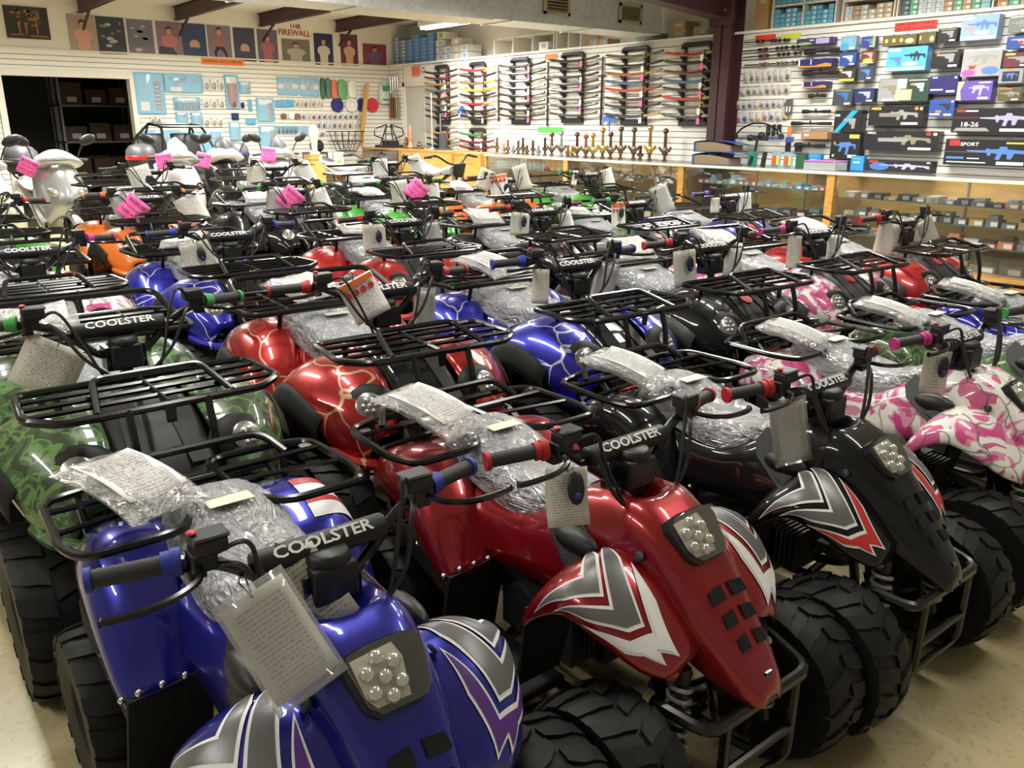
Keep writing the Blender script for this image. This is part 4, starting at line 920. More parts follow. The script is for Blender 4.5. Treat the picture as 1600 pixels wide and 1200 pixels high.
# ------------------------------------------------------------ scooters
MIRR = mat('mirror_glass', (.6, .62, .65), .05, 1.)
def make_scooter(P, name, label, loc, rz, box=None, seatM=None, mask=None, eyes=True, screen=None):
    t = empty(name, label, 'scooter', loc, rz)
    # front apron
    secs = [(.14, [(-.0, 1.03), (.16, 1.02), (.23, .98)]), (.0, [(0, 1.0), (.17, .97), (.26, .90)]), (-.09, [(0, .92), (.19, .87), (.28, .79)]), (-.15, [(0, .80), (.19, .76), (.30, .68)]), (-.19, [(0, .68), (.18, .65), (.29, .56)]), (-.19, [(0, .56), (.16, .55), (.26, .45)]), (-.14, [(0, .44), (.12, .43), (.20, .36)])]
    G = [[(-x, y+.10*(x/.2)**2, z) for x, z in reversed(h[1:])]+[(x, y+.10*(x/.2)**2, z) for x, z in h] for y, h in secs]
    B = MB(); B.grid(smoothgrid(G, 3, 3))
    B.prism([(-.15, .14, .95), (.15, .14, .95), (.17, .20, .45), (.12, .28, .30), (-.12, .28, .30), (-.17, .20, .45)], (0, .02, 0))
    B.grid(smoothgrid([[(-.16, .30+.12*k, .28+zz), (-.15, .30+.12*k, .36+zz*1.1), (0, .30+.12*k, .40+zz*1.2), (.15, .30+.12*k, .36+zz*1.1), (.16, .30+.12*k, .28+zz)] for k, zz in enumerate((0, .0, .10, .22, .30, .36, .40, .38))], 2, 2))
    # front mudguard
    B.grid(smoothgrid([[(-.07, -.17+.25*math.cos(a)-0, .26+.25*math.sin(a)-.06), (-.055, -.17+.25*math.cos(a), .26+.25*math.sin(a)), (.055, -.17+.25*math.cos(a), .26+.25*math.sin(a)), (.07, -.17+.25*math.cos(a), .26+.25*math.sin(a)-.06)] for a in [PI*(.15+.75*k/6) for k in range(7)]], 2, 2))
    B.build('bodywork', P, t, solid=.006)
    # head cowl
    B = MB(); G = [[(-.20*k, y+.13, z-.06), (-.11*k, y+.035, z-.005), (0, y, z+.01), (.11*k, y+.035, z-.005), (.20*k, y+.13, z-.06)] for y, z, k in ((.12, 1.17, .5), (.06, 1.175, .85), (-.02, 1.145, 1.2), (-.07, 1.10, 1.4), (-.08, 1.06, 1.3), (-.06, 1.02, .8))]
    B.grid(smoothgrid(G, 3, 3)); c = B.build('handlebar_cowl', mask or P, t, solid=.006)
    B = MB()
    for s in (-1, 1): B.tube([(s*.16, .08, 1.08), (s*.36, .13, 1.06)], .016, 8)
    hb = B.build('handlebar', PLAST, t)
    for s in (-1, 1):
        B = MB(); B.tube(spline([(s*.24, .09, 1.09), (s*.28, .06, 1.20), (s*.33, .05, 1.27)], 4), .008, 6); B.sph((s*.36, .045, 1.29), .08, 12, 6, (1.3, .3, .72), rot=Matrix.Rotation(s*-.4, 3, 'Y')); mm = B.build('mirror', PLAST, t)
        B = MB(); B.sph((s*.36, .064, 1.29), .07, 12, 6, (1.25, .12, .66), rot=Matrix.Rotation(s*-.4, 3, 'Y')); B.build('mirror_glass', MIRR, mm)
        if eyes:
            R_ = Matrix.Rotation(s*.35, 3, 'Z') @ Matrix.Rotation(-.45, 3, 'X')
            B = MB(); B.sph((s*.15, -.12, .715), .085, 12, 8, (1, .35, .55), rot=Matrix.Rotation(s*-.6, 3, 'Y')); h = B.build('headlight', mat('dark_lamp_glass', (.02, .02, .02), .06, 0, .8) if P is not P_SILVER else mat('clear_lamp_glass', (.30, .31, .31), .06, .3, .8), t)
            B = MB(); B.sph((s*.14, -.15, .712), .028, 10, 6, (1, .5, 1)); B.build('projector', REFL, h)
    B = MB(); B.grid(smoothgrid([[(-.12*k, y, z), (-.14*k, y, z+.03), (0, y, z+.055), (.14*k, y, z+.03), (.12*k, y, z)] for y, z, k in ((.42, .70, .7), (.55, .70, 1), (.75, .71, 1.1), (.95, .76, 1.05), (1.12, .80, .8), (1.2, .78, .5))], 3, 3)); s_ = B.build('seat', seatM or VINYL, t, solid=.01)
    for y in (-.17, 1.0): B = tyre_mesh(.235, .10, .13, 22); w_ = B.build('wheel', RUBBER, t, loc=(0, y+.0, .24)); B = MB(); B.lathe([(.135, -.04), (.12, -.03), (.05, -.02), (.04, .03), (.12, .03), (.135, .04)], 18, ax='x'); B.build('rim', ALU, w_)
    B = MB(); B.tube([(-.06, -.10, .48), (-.06, -.17, .24)], .02, 8); B.tube([(.06, -.10, .48), (.06, -.17, .24)], .02, 8); B.bb((-.12, .55, .18), (.12, .95, .34)); B.tube([(.12, .6, .2), (.15, 1.1, .3)], .04, 10); B.build('frame', PLAST, t)
    if box:
        B = MB(); B.rt([(-.12, 1.0, .80), (-.14, 1.15, .86), (-.10, 1.32, .88), (.10, 1.32, .88), (.14, 1.15, .86), (.12, 1.0, .80)], .012, .05); B.build('luggage_rack', P_RED2 if box == P_RED2 else STEEL, t)
        B = MB(); B.lathe([(0, .87), (.14, .87), (.17, .90), (.19, 1.0)], 18, c=(0, 1.22, 0)); b = B.build('top_box', PLAST, t)
        B = MB(); B.lathe([(.19, 1.0), (.205, 1.01), (.205, 1.05), (.195, 1.06)], 18, c=(0, 1.22, 0)); B.build('box_band', box, b)
        B = MB(); B.lathe([(.195, 1.06), (.185, 1.13), (.13, 1.19), (.05, 1.21), (0, 1.212)], 18, c=(0, 1.22, 0)); B.build('box_lid', GREYP, b)
    if screen:
        B = MB(); B.grid(smoothgrid([[(-.13, .02, 1.08), (0, -.06, 1.10), (.13, .02, 1.08)], [(-.12, .06, 1.20), (0, .0, 1.24), (.12, .06, 1.20)], [(-.06, .12, 1.27), (0, .08, 1.31), (.06, .12, 1.27)]], 3, 3)); B.build('fly_screen', screen, t, solid=.004)
    B = MB(); B.bb((-.03, -.20, .60), (.03, -.185, .61)); B.build('emblem', GREYD, t, smooth=0)
    return t
CREAM = mat('cream_seat_cover', (.62, .52, .35), .5)
make_scooter(P_SILVER, 'scooter', 'silver scooter with black mirrors in front of the dark doorway', (2.08, 10.9, 0), .15, box=GREYP, seatM=CREAM)
make_scooter(P_WHITE, 'scooter', 'white scooter with a red top box, red rack and two dark headlamps', (3.45, 10.95, 0), .1, box=P_RED2, seatM=CREAM, mask=P_SILVER, screen=mat('white_screen', (.6, .6, .6), .2))
make_scooter(P_BLACK, 'scooter', 'black scooter with a grey pointed fly screen in front of the roll cage', (4.2, 11.4, 0), .1, mask=P_WHITE, screen=GREYP)
make_scooter(P_SILVER, 'scooter', 'grey scooter with a blue top box by the blue packs', (4.95, 11.35, 0), .15, box=paint('metallic_blue_paint', (0, 0, .2)), mask=P_SILVER, screen=GREYP)
make_scooter(P_WHITE, 'scooter', 'white scooter cut by the left edge of the photo', (1.25, 10.6, 0), .1, seatM=VINYL)
for lab, pos, rz, tl in (('pink sale card on the right bar of the silver scooter', (1.80, 10.86, 1.10), -.5, .5), ('pink sale card on the right mirror of the white scooter', (3.22, 10.86, 1.14), -.5, -.1), ('pink sale card on the right bar of the black scooter with white cowl', (3.88, 11.3, 1.12), -.5, .25), ('pink sale card lying on the cowl of the grey scooter', (4.72, 11.2, 1.18), -.5, .1)):
    sale(lab, pos, rz, tl, .19, .19)
# roll cage buggy far behind the scooters
t = empty('go_kart', 'black go kart with a tubular roll cage standing in front of the blue packs', 'go kart', (4.35, 14.05, 0))
B = MB()
for s in (-1, 1): B.rt([(s*.55, .5, .3), (s*.5, .4, 1.2), (s*.32, .1, 1.46), (s*.3, -.5, 1.42), (s*.5, -1.1, .6), (s*.4, -1.2, .3)], .02, .12, 8); B.tube([(s*.32, .1, 1.46), (s*.42, .7, .7)], .018, 8); B.tube([(s*.52, .5, .3), (s*.5, -1.1, .3)], .02, 8)
for y, z, x in ((.1, 1.46, .32), (-.5, 1.42, .3), (-1.1, .6, .5), (.5, .3, .52)): B.tube([(-x, y, z), (x, y, z)], .02, 8)
B.build('roll_cage', STEEL, t)
for s in (-1, 1):
    B = MB(); B.grid(smoothgrid([[(s*.26-.18, .30-y*.1, z), (s*.26-.2*k, .22-y*.1, z), (s*.26+.2*k, .22-y*.1, z), (s*.26+.18, .30-y*.1, z)] for y, z, k in ((0, .4, 1), (.2, .7, 1), (.1, 1.0, 1), (0, 1.22, .75), (-.3, 1.30, .5))], 3, 3)); B.bb((s*.26-.2, -.3, .32), (s*.26+.2, .2, .45)); B.build('bucket_seat', VINYL, t, solid=.05)
    for y in (-1.0, .55):
        w_ = tyre_mesh(.25, .18, .11).build('wheel', RUBBER, t, loc=(s*.6, y*.9, .26)); B = MB(); B.lathe([(.115, -.06), (.05, 0), (.115, .06)], 16, ax='x'); B.build('rim', STEEL, w_)
B = MB(); B.rt([(-.1, -.55, .7), (.1, -.55, .7), (.13, -.5, .85), (-.13, -.5, .85)], .012, .05, 6, True); B.tube([(0, -.55, .75), (0, -1.0, .4)], .015, 6); B.build('steering_wheel', PLAST, t)

# ------------------------------------------------------------ dirt bike
def make_dirt(loc, rz, label):
    t = empty('dirt_bike', label, 'dirt bike', loc, rz)
    for y, R in ((-.38, .29), (.78, .26)):
        w_ = tyre_mesh(R, .09, R-.07, 24).build('wheel', RUBBER, t, loc=(0, y, R)); B = MB(); B.lathe([(R-.065, -.02), (R-.085, 0), (R-.065, .02)], 24, ax='x'); B.lathe([(.035, -.05), (.035, .05)], 10, ax='x')
        for k in range(14): a = 2*PI*k/14; B.tube([(-.03, .03*math.cos(a), .03*math.sin(a)), (0, (R-.08)*math.cos(a+.3), (R-.08)*math.sin(a+.3))], .0022, 4)
        B.build('rim', ALU, w_)
    B = MB()
    for s in (-1, 1): B.tube([(s*.07, -.38, .29), (s*.07, -.1, .92)], .02, 8)
    B.build('fork', CHROME, t)
    B = MB(); B.tube(spline([(-.38, .05, 1.06), (-.24, .02, 1.08), (-.1, -.06, .99), (0, -.08, .97), (.1, -.06, .99), (.24, .02, 1.08), (.38, .05, 1.06)], 5), .012, 8); hb = B.build('handlebar', STEEL, t)
    for s in (-1, 1):
        B = MB(); B.tube([(s*.27, .025, 1.078), (s*.39, .053, 1.058)], .018, 8); B.build('grip', GRIPB, hb); B = MB(); B.tube(spline([(s*.25, .0, 1.07), (s*.3, -.04, 1.06), (s*.37, -.02, 1.05)], 4), .006, 6); B.build('brake_lever', STEEL, hb)
    B = MB(); B.box((0, -.16, .90), (.17, .05, .2), Matrix.Rotation(.4, 3, 'X')); B.build('number_plate', PLAST, t, bev=.02)
    B = MB(); B.grid(smoothgrid([[(-.09*k, y, z), (-.10*k, y, z+.05), (0, y, z+.08), (.10*k, y, z+.05), (.09*k, y, z)] for y, z, k in ((-.02, .86, .6), (.12, .84, .8), (.3, .80, 1), (.6, .82, 1), (.9, .90, .8), (1.0, .93, .4))], 3, 3)); s_ = B.build('seat', VINYL, t, solid=.02)
    B = MB(); B.grid(smoothgrid([[(-.1*k, y, z-.01), (-.115*k, y, z+.06), (0, y, z+.095), (.115*k, y, z+.06), (.1*k, y, z-.01)] for y, z, k in ((-.06, .86, .6), (.12, .84, .8), (.3, .80, 1), (.6, .82, 1), (.95, .90, .8), (1.06, .93, .4))], 4, 4)); B.build('plastic_wrap', WRAP, s_)
    B = MB(); B.rt([(0, -.1, .9), (0, .3, .75), (0, .55, .6), (0, .5, .3), (0, 0, .3), (0, -.08, .8)], .025, .08, 8, True); B.bb((-.08, .05, .3), (.08, .4, .6)); B.tube([(.05, .4, .35), (.05, .78, .27)], .02, 8); B.tube([(-.05, .4, .35), (-.05, .78, .27)], .02, 8); B.build('frame', STEEL, t)
    B = MB(); B.grid(smoothgrid([[(-.07, y, z-.02), (0, y, z), (.07, y, z-.02)] for y, z in ((-.75, .66), (-.5, .72), (-.2, .74))], 3, 3)); B.build('front_mudguard', P_BLACK, t, solid=.006)
    return t
make_dirt((6.45, 9.35, 0), -.1, 'black dirt bike with its long seat in clear plastic, before the counter end')
make_dirt((5.95, 10.7, 0), .2, 'black dirt bike behind the quads, left of the counter end')
# ============================================================ GOODS (positions on the walls in metres)
POSTERS=[(2.46,3.05,2.68,3.13,0),(3.31,3.72,2.54,3.07,1),(3.72,4.14,2.52,3.07,2),(4.18,4.58,2.53,3.06,3),(4.63,5.03,2.53,3.06,4),(5.04,5.44,2.53,3.06,5),(5.47,5.87,2.53,3.06,6),(5.92,6.3,2.51,3.05,7),(6.35,6.72,2.51,3.05,8),(6.8,7.34,2.53,2.92,9),(7.43,7.81,2.51,3.05,10),(7.97,8.33,2.52,3.07,11),(8.44,8.95,2.55,2.93,12)]
PACKS=[(4.18,4.64,1.61,2.26,'b','long blue card of small silver bells,left of the martial arts packs'),(4.66,5.29,1.96,2.26,'b','wide blue pack with a pale tag at the top of the wall'),(4.78,5.22,1.68,1.89,'s','blue card of a row of dark spikes below the wide blue pack'),(5.68,5.92,1.71,2.27,'r','tall blue pack holding a brown red leather piece'),(5.94,6.14,1.97,2.17,'g','small blue pack right of the brown red leather pack'),(4.79,4.99,1.48,1.65,'g','pale pack with four blue strips,third row left'),(5.04,5.23,1.44,1.65,'g','pale pack with dark strips,third row right'),(6.22,6.55,1.5,1.9,'g','blue pack with a silver buckle below the orange sign'),(4.21,4.82,1.03,1.35,'b','large blue pack low on the wall behind the red top box'),(4.85,5.53,1.0,1.32,'b','large blue pack low on the wall behind the roll cage'),(5.69,5.89,1.18,1.49,'g','blue pack with grey contents behind the blue top box'),(6.23,6.56,1.05,1.43,'g','big blue pack above the grey scooter screen'),(6.65,7.04,1.96,2.27,'m','blue pack with three round silver fittings,left one of two'),(7.08,7.46,1.95,2.28,'m','blue pack with three round silver fittings,right one of two'),(6.97,7.18,1.26,1.42,'b','small blue card above the standing white trophy')]
SMALL=[(5.31,5.41,2.0,2.18,'w','top',0,3),(5.43,5.54,2.0,2.19,'w','top',1,3),(5.57,5.67,2.0,2.19,'w','top',2,3),(5.26,5.38,1.7,1.87,'w','second',0,3),(5.41,5.51,1.71,1.87,'w','second',1,3),(5.54,5.65,1.71,1.88,'w','second',2,3),(4.37,4.44,1.43,1.58,'d','third left',0,2),(4.46,4.54,1.43,1.58,'d','third left',1,2),(5.24,5.36,1.41,1.56,'w','third right',0,3),(5.39,5.47,1.41,1.56,'w','third right',1,3),(5.48,5.59,1.41,1.56,'w','third right',2,3),(5.94,6.0,1.72,1.82,'n','blue second',0,1),(6.07,6.14,1.67,1.87,'b','blue slim',0,1),(5.75,5.88,1.52,1.64,'n','navy',0,1),(6.0,6.19,1.44,1.54,'b','low blue',0,1),(6.58,6.66,1.74,1.87,'b','upper clear',0,4),(6.67,6.75,1.74,1.88,'b','upper clear',1,4),(6.77,6.85,1.74,1.88,'b','upper clear',2,4),(6.86,6.94,1.75,1.88,'b','upper clear',3,4),(6.97,7.03,1.75,1.88,'c','clear',0,7),(7.05,7.12,1.75,1.88,'c','clear',1,7),(7.13,7.2,1.75,1.88,'c','clear',2,7),(7.21,7.28,1.75,1.89,'c','clear',3,7),(7.29,7.36,1.75,1.89,'c','clear',4,7),(7.37,7.45,1.75,1.89,'c','clear',5,7),(7.46,7.53,1.75,1.89,'c','clear',6,7),(7.06,7.15,1.53,1.65,'c','middle clear',0,12),(7.17,7.26,1.53,1.65,'c','middle clear',1,12),(7.27,7.36,1.53,1.65,'c','middle clear',2,12),(7.38,7.47,1.53,1.65,'c','middle clear',3,12),(7.49,7.58,1.54,1.65,'c','middle clear',4,12),(7.6,7.69,1.54,1.65,'c','middle clear',5,12),(7.7,7.8,1.54,1.65,'c','middle clear',6,12),(7.81,7.91,1.54,1.65,'c','middle clear',7,12),(7.93,8.02,1.54,1.65,'c','middle clear',8,12),(8.04,8.13,1.54,1.66,'c','middle clear',9,12),(8.15,8.25,1.54,1.66,'c','middle clear',10,12),(8.27,8.36,1.54,1.66,'c','middle clear',11,12),(7.26,7.35,1.37,1.51,'c','lower clear',0,10),(7.36,7.45,1.37,1.51,'c','lower clear',1,10),(7.47,7.56,1.37,1.51,'c','lower clear',2,10),(7.58,7.67,1.37,1.51,'c','lower clear',3,10),(7.68,7.78,1.37,1.51,'c','lower clear',4,10),(7.79,7.89,1.37,1.51,'c','lower clear',5,10),(7.9,8.0,1.37,1.51,'c','lower clear',6,10),(8.01,8.11,1.37,1.51,'c','lower clear',7,10),(8.13,8.22,1.37,1.51,'c','lower clear',8,10),(8.24,8.34,1.37,1.52,'c','lower clear',9,10),(6.58,6.64,1.28,1.42,'t','red tipped',0,5),(6.66,6.72,1.28,1.42,'t','red tipped',1,5),(6.73,6.8,1.28,1.42,'t','red tipped',2,5),(6.81,6.88,1.28,1.42,'t','red tipped',3,5),(6.89,6.96,1.28,1.42,'t','red tipped',4,5),(7.38,7.53,1.23,1.33,'d','bottom',0,1)]
DISCS=[(7.82,1.8,0.13,'n','navy blue'),(8.12,1.81,0.135,'w','white'),(8.35,1.81,0.125,'n2','navy blue'),(8.58,1.81,0.135,'r','red')]
PADS=[(7.49,7.59,1.91,2.28,'gk'),(7.6,7.71,1.92,2.28,'gk2'),(7.71,7.84,1.92,2.25,'or'),(7.85,8.04,1.91,2.26,'gn'),(8.06,8.26,1.94,2.26,'wh')]
TAPES=[(6.72,1.59),(6.87,1.59),(6.99,1.59)]
MISC={'bag': (8.72,8.97,1.84,2.26),'sign': (5.32,6.06,2.43,2.53),'ihr': (6.98,7.19,3.09,3.18),'fire': (6.75,7.37,2.97,3.08),'trophy': (6.85,7.05,0.89,1.33),'wbox': (7.23,7.34,1.13,1.3),'cage': (7.49,8.21,0.96,1.33),'pole': ((8.49,2.2),(8.01,1.12)),'black': (8.11,8.62,1.05,1.78),'helmet': (6.91,7.11,0.9,1.07),'boxes': (6.87,7.57,0.65,0.9)}
RACKS=[{'y0': 13.74,'y1': 12.71,'s0': 13.42,'s1': 13.09,'top': 2.46,'zs': [2.33,2.24,2.14,2.03,1.89,1.78,1.67,1.57],'cl': 'K,DR,TN,GB,DB,GY,KT,K'},{'y0': 12.62,'y1': 11.61,'s0': 12.35,'s1': 12.0,'top': 2.46,'zs': [2.33,2.23,2.12,2.01,1.92,1.79,1.67,1.57],'cl': 'R,K,BT,YG,K,R,K,K'},{'y0': 11.51,'y1': 10.35,'s0': 11.22,'s1': 10.84,'top': 2.47,'zs': [2.34,2.23,2.12,2.01,1.9,1.79,1.68,1.58],'cl': 'K,K,K,KT,K,K,K,K'},{'y0': 10.25,'y1': 9.18,'s0': 9.99,'s1': 9.59,'top': 2.48,'zs': [2.36,2.26,2.14,2.04,1.94,1.83,1.72,1.6],'cl': 'K,K,K,K,K,K,K,K'},{'y0': 9.03,'y1': 7.97,'s0': 8.73,'s1': 8.31,'top': 2.48,'zs': [2.36,2.24,2.13,2.02,1.92,1.8,1.7,1.58],'cl': 'OL,K,RB,BW,RG,DB,K,KS'},{'y0': 7.94,'y1': 7.0,'s0': 7.66,'s1': 7.25,'top': 2.47,'zs': [2.33,2.23,2.11,2.0,1.9,1.79,1.69,1.57],'cl': 'R,K,DR,BW,KT,R,OL,KS'},{'y0': 13.71,'y1': 12.7,'s0': 13.45,'s1': 13.12,'top': 1.4,'zs': [1.3,1.18,1.07],'cl': 'TN,KT,KT'},{'y0': 12.67,'y1': 11.65,'s0': 12.37,'s1': 12.01,'top': 1.39,'zs': [1.28,1.16,1.06],'cl': 'GN,DR,DR'}]
UPRIGHT=[(11.6,1.51,2.39),(10.35,1.44,2.39),(9.16,1.46,2.4)]
HILTS=[(11.42,1.26),(11.24,1.17),(11.13,1.23),(10.99,1.14),(10.86,1.22),(10.74,1.27),(10.64,1.15),(10.49,1.23),(10.36,1.15),(10.2,1.28),(10.04,1.35),(9.82,1.37),(9.67,1.17),(9.57,1.17),(9.47,1.36),(9.28,1.33),(9.13,1.35),(8.93,1.43),(8.77,1.37),(8.57,1.45),(8.32,1.44),(8.19,1.2),(8.02,1.47),(7.75,1.43)]
GBOX=[(5.95,5.51,2.34,2.41,'purple','purple','long purple scope box with a green oval,top left of the box wall'),(5.9,5.47,2.1,2.19,'ora','navy','navy and orange scope box,second of its kind from the top'),(5.82,5.51,1.88,1.95,'ora','navy','short navy and orange scope box,third from the top'),(5.4,5.22,2.26,2.4,'b2','lblue','light blue pistol box right of the purple scope box'),(5.16,5.0,2.27,2.38,'b2','indigo','indigo pistol box with a yellow green end'),(4.92,4.56,2.27,2.37,'brn','olive','long olive brown box with yellow dots'),(4.54,4.37,2.27,2.38,'brn','olive','short olive brown box with one yellow dot'),(4.35,4.16,2.27,2.4,'blk','black','black pistol box under the red sign'),(5.39,5.2,2.1,2.23,'b2','blue','blue box with a silver pistol'),(5.14,4.98,2.11,2.24,'br','brown','brown box with a pink pistol and yellow panel'),(5.38,5.19,1.94,2.07,'yb','yelblk','black and yellow pistol box'),(5.15,4.99,1.95,2.08,'b2','slate','dark box with a blue pistol below the brown one'),(4.85,4.43,2.02,2.25,'lb','skyblue','big sky blue box with two dark guns'),(4.38,4.1,2.03,2.2,'blk','black','black box with an orange tipped blue pistol'),(5.42,5.19,1.69,1.86,'blk','charcoal','charcoal box with blue smoke print'),(5.16,4.94,1.72,1.86,'b2','navyblk','navy box with a small violet gun'),(4.9,4.36,1.72,1.95,'gg','green','wide green and grey pistol box with a pale note'),(4.36,4.08,1.79,1.96,'nv','navy','plain navy box right of the green and grey one'),(4.13,3.79,2.27,2.49,'lb','paleblue','big pale blue rifle box at the top right'),(3.7,3.5,2.31,2.46,'gy','grey','grey green box at the right edge,top row'),(4.07,3.71,1.94,2.17,'clr','mixed','clear pack with pink red and blue prints'),(3.69,3.48,2.17,2.28,'pk','blue','blue and red pistol box at the right edge'),(3.69,3.45,2.01,2.14,'rd','maroon','maroon box with a grey pistol at the right edge'),(3.71,3.5,1.87,2.0,'gb','steel','steel grey framed pistol box at the right edge'),(4.08,3.75,1.72,1.9,'pu','violet','violet box with a pale machine pistol'),(3.69,3.49,1.71,1.83,'ol','olive','olive camouflage pistol box at the right edge'),(4.97,4.38,1.48,1.68,'m','black','long black rifle box lettered in yellow,upper of two'),(4.99,4.19,1.23,1.43,'m2','black','long black rifle box lettered in white,lower of two'),(4.88,4.16,1.02,1.14,'m3','black','black rifle box with blue glow standing on the counter'),(4.33,4.08,1.57,1.73,'bl','blue','blue square pistol box with orange print'),(4.08,3.34,1.42,1.65,'r1','black','large black rifle box with grey digits'),(4.11,3.29,1.11,1.36,'r2','black','large black rifle box with red and white lettering'),(5.37,5.05,1.41,1.64,'diag','black','black box with a bright blue diagonal band'),(5.38,5.03,1.11,1.39,'uzi','black','black square box with a blue machine pistol and yellow sticker'),(5.58,5.42,1.01,1.17,'pk2','azure','azure pack standing on the counter,left one'),(5.05,4.9,1.03,1.18,'pk2','azure','azure pack standing on the counter,right one'),(5.77,5.44,1.33,1.41,'tan','tan','tan carton on a peg'),(5.45,5.05,1.0,1.1,'low','black','low black box lying on the counter between the azure packs')]
RODS=[((6.73,2.43),(6.11,2.42)),((6.74,2.33),(5.98,2.34)),((6.73,2.26),(5.94,2.27)),((6.7,2.17),(5.97,2.17))]
SCOPES=[((5.87,2.27),(5.41,2.26)),((5.86,2.04),(5.41,2.05)),((5.76,1.8),(5.54,1.8)),((5.82,1.63),(5.47,1.64)),((5.95,1.5),(5.44,1.51)),((5.88,1.26),(5.49,1.29))]
BSMALL=[(6.7,6.63,1.98,2.1,'c','first',0,8),(6.61,6.55,1.98,2.1,'c','first',1,8),(6.53,6.46,1.98,2.1,'c','first',2,8),(6.44,6.38,1.98,2.1,'c','first',3,8),(6.36,6.3,1.98,2.1,'c','first',4,8),(6.28,6.21,1.98,2.1,'c','first',5,8),(6.2,6.13,1.98,2.1,'c','first',6,8),(6.12,6.05,1.98,2.1,'c','first',7,8),(6.74,6.67,1.83,1.92,'c','second',0,8),(6.65,6.57,1.84,1.92,'c','second',1,8),(6.56,6.48,1.84,1.92,'c','second',2,8),(6.47,6.4,1.84,1.93,'c','second',3,8),(6.38,6.31,1.84,1.93,'c','second',4,8),(6.29,6.22,1.84,1.93,'c','second',5,8),(6.2,6.14,1.84,1.93,'c','second',6,8),(6.12,6.05,1.84,1.93,'c','second',7,8),(6.78,6.71,1.67,1.76,'m','third',0,9),(6.69,6.63,1.67,1.76,'m','third',1,9),(6.61,6.54,1.68,1.76,'m','third',2,9),(6.52,6.46,1.68,1.77,'m','third',3,9),(6.44,6.37,1.68,1.77,'m','third',4,9),(6.36,6.29,1.68,1.77,'m','third',5,9),(6.27,6.21,1.69,1.77,'m','third',6,9),(6.19,6.13,1.69,1.77,'m','third',7,9),(6.11,6.05,1.69,1.78,'m','third',8,9),(6.76,6.69,1.52,1.62,'m2','fourth',0,8),(6.67,6.59,1.52,1.63,'m2','fourth',1,8),(6.57,6.49,1.53,1.63,'m2','fourth',2,8),(6.48,6.4,1.53,1.63,'m2','fourth',3,8),(6.38,6.31,1.54,1.64,'m2','fourth',4,8),(6.29,6.22,1.54,1.64,'m2','fourth',5,8),(6.2,6.12,1.54,1.64,'m2','fourth',6,8),(6.11,6.04,1.55,1.65,'m2','fourth',7,8),(6.32,6.26,1.36,1.48,'k','fifth',0,3),(6.24,6.19,1.36,1.49,'k','fifth',1,3),(6.17,6.11,1.37,1.49,'k','fifth',2,3)]
BM={'bind': [[8.2,7.14],[8.53,6.54]],'bow': ((6.69,1.35),(5.99,1.41),(6.36,1.52),(6.32,1.15)),'sg': [(6.6,6.32,2.43,2.5),(6.24,5.99,2.43,2.49),(4.87,4.43,2.42,2.5),(10.46,10.19,2.42,2.5),(10.61,10.01,1.35,1.43)],'exit': (14.32,14.06,2.33,2.49),'log': (13.99,2.42),'teal': [8.4,6.27],'light': [[8.41,6.09],[8.5,6.03],[8.6,5.96]],'clearb': [[8.53,5.84],[8.86,5.61]],'chrome': (15.16,14.65,2.04,2.37),'sticks': (15.19,14.66,1.57,1.96),'fan': [(12.62,1.68),(8.96,1.54)],'cub': [(6.46,2.56),(5.65,2.56),(5.55,2.53),(4.96,2.55),(4.91,2.56),(3.98,2.54),(3.95,2.55)],'bluebox': [(15.29,2.54),(13.58,2.53),(14.48,3.01),(12.56,2.52)],'wc': [(11.87,2.53),(9.76,2.54),(11.87,2.76)],'cl': [[8.0,15.13],[8.15,14.05],[8.19,13.57],[8.18,11.54]]}
C = lambda *c: c
ORD = ['first', 'second', 'third', 'fourth', 'fifth', 'sixth', 'seventh', 'eighth', 'ninth', 'tenth', 'eleventh', 'twelfth', 'thirteenth', 'fourteenth', 'fifteenth', 'sixteenth', 'seventeenth', 'eighteenth', 'nineteenth', 'twentieth', 'twenty-first', 'twenty-second', 'twenty-third', 'twenty-fourth']
def pm(n, c, r=.4): return mat('print_'+n, c, r)
SKIN = pm('flesh', (.52, .28, .18)); PK = pm('black', (.02, .02, .022)); PWH = pm('pale', (.66, .64, .58)); CYAN = pm('pack_cyan', (.10, .40, .62)); NAVY = pm('navy', (.012, .02, .14)); GOLDM = mat('gilt_metal', (.55, .38, .10), .3, .9); BRONZE = mat('antique_bronze', (.16, .11, .07), .4, .8)
CLRB = mat('clear_blister', (.85, .88, .9), .12, 0, 0, .6, alpha=.22)
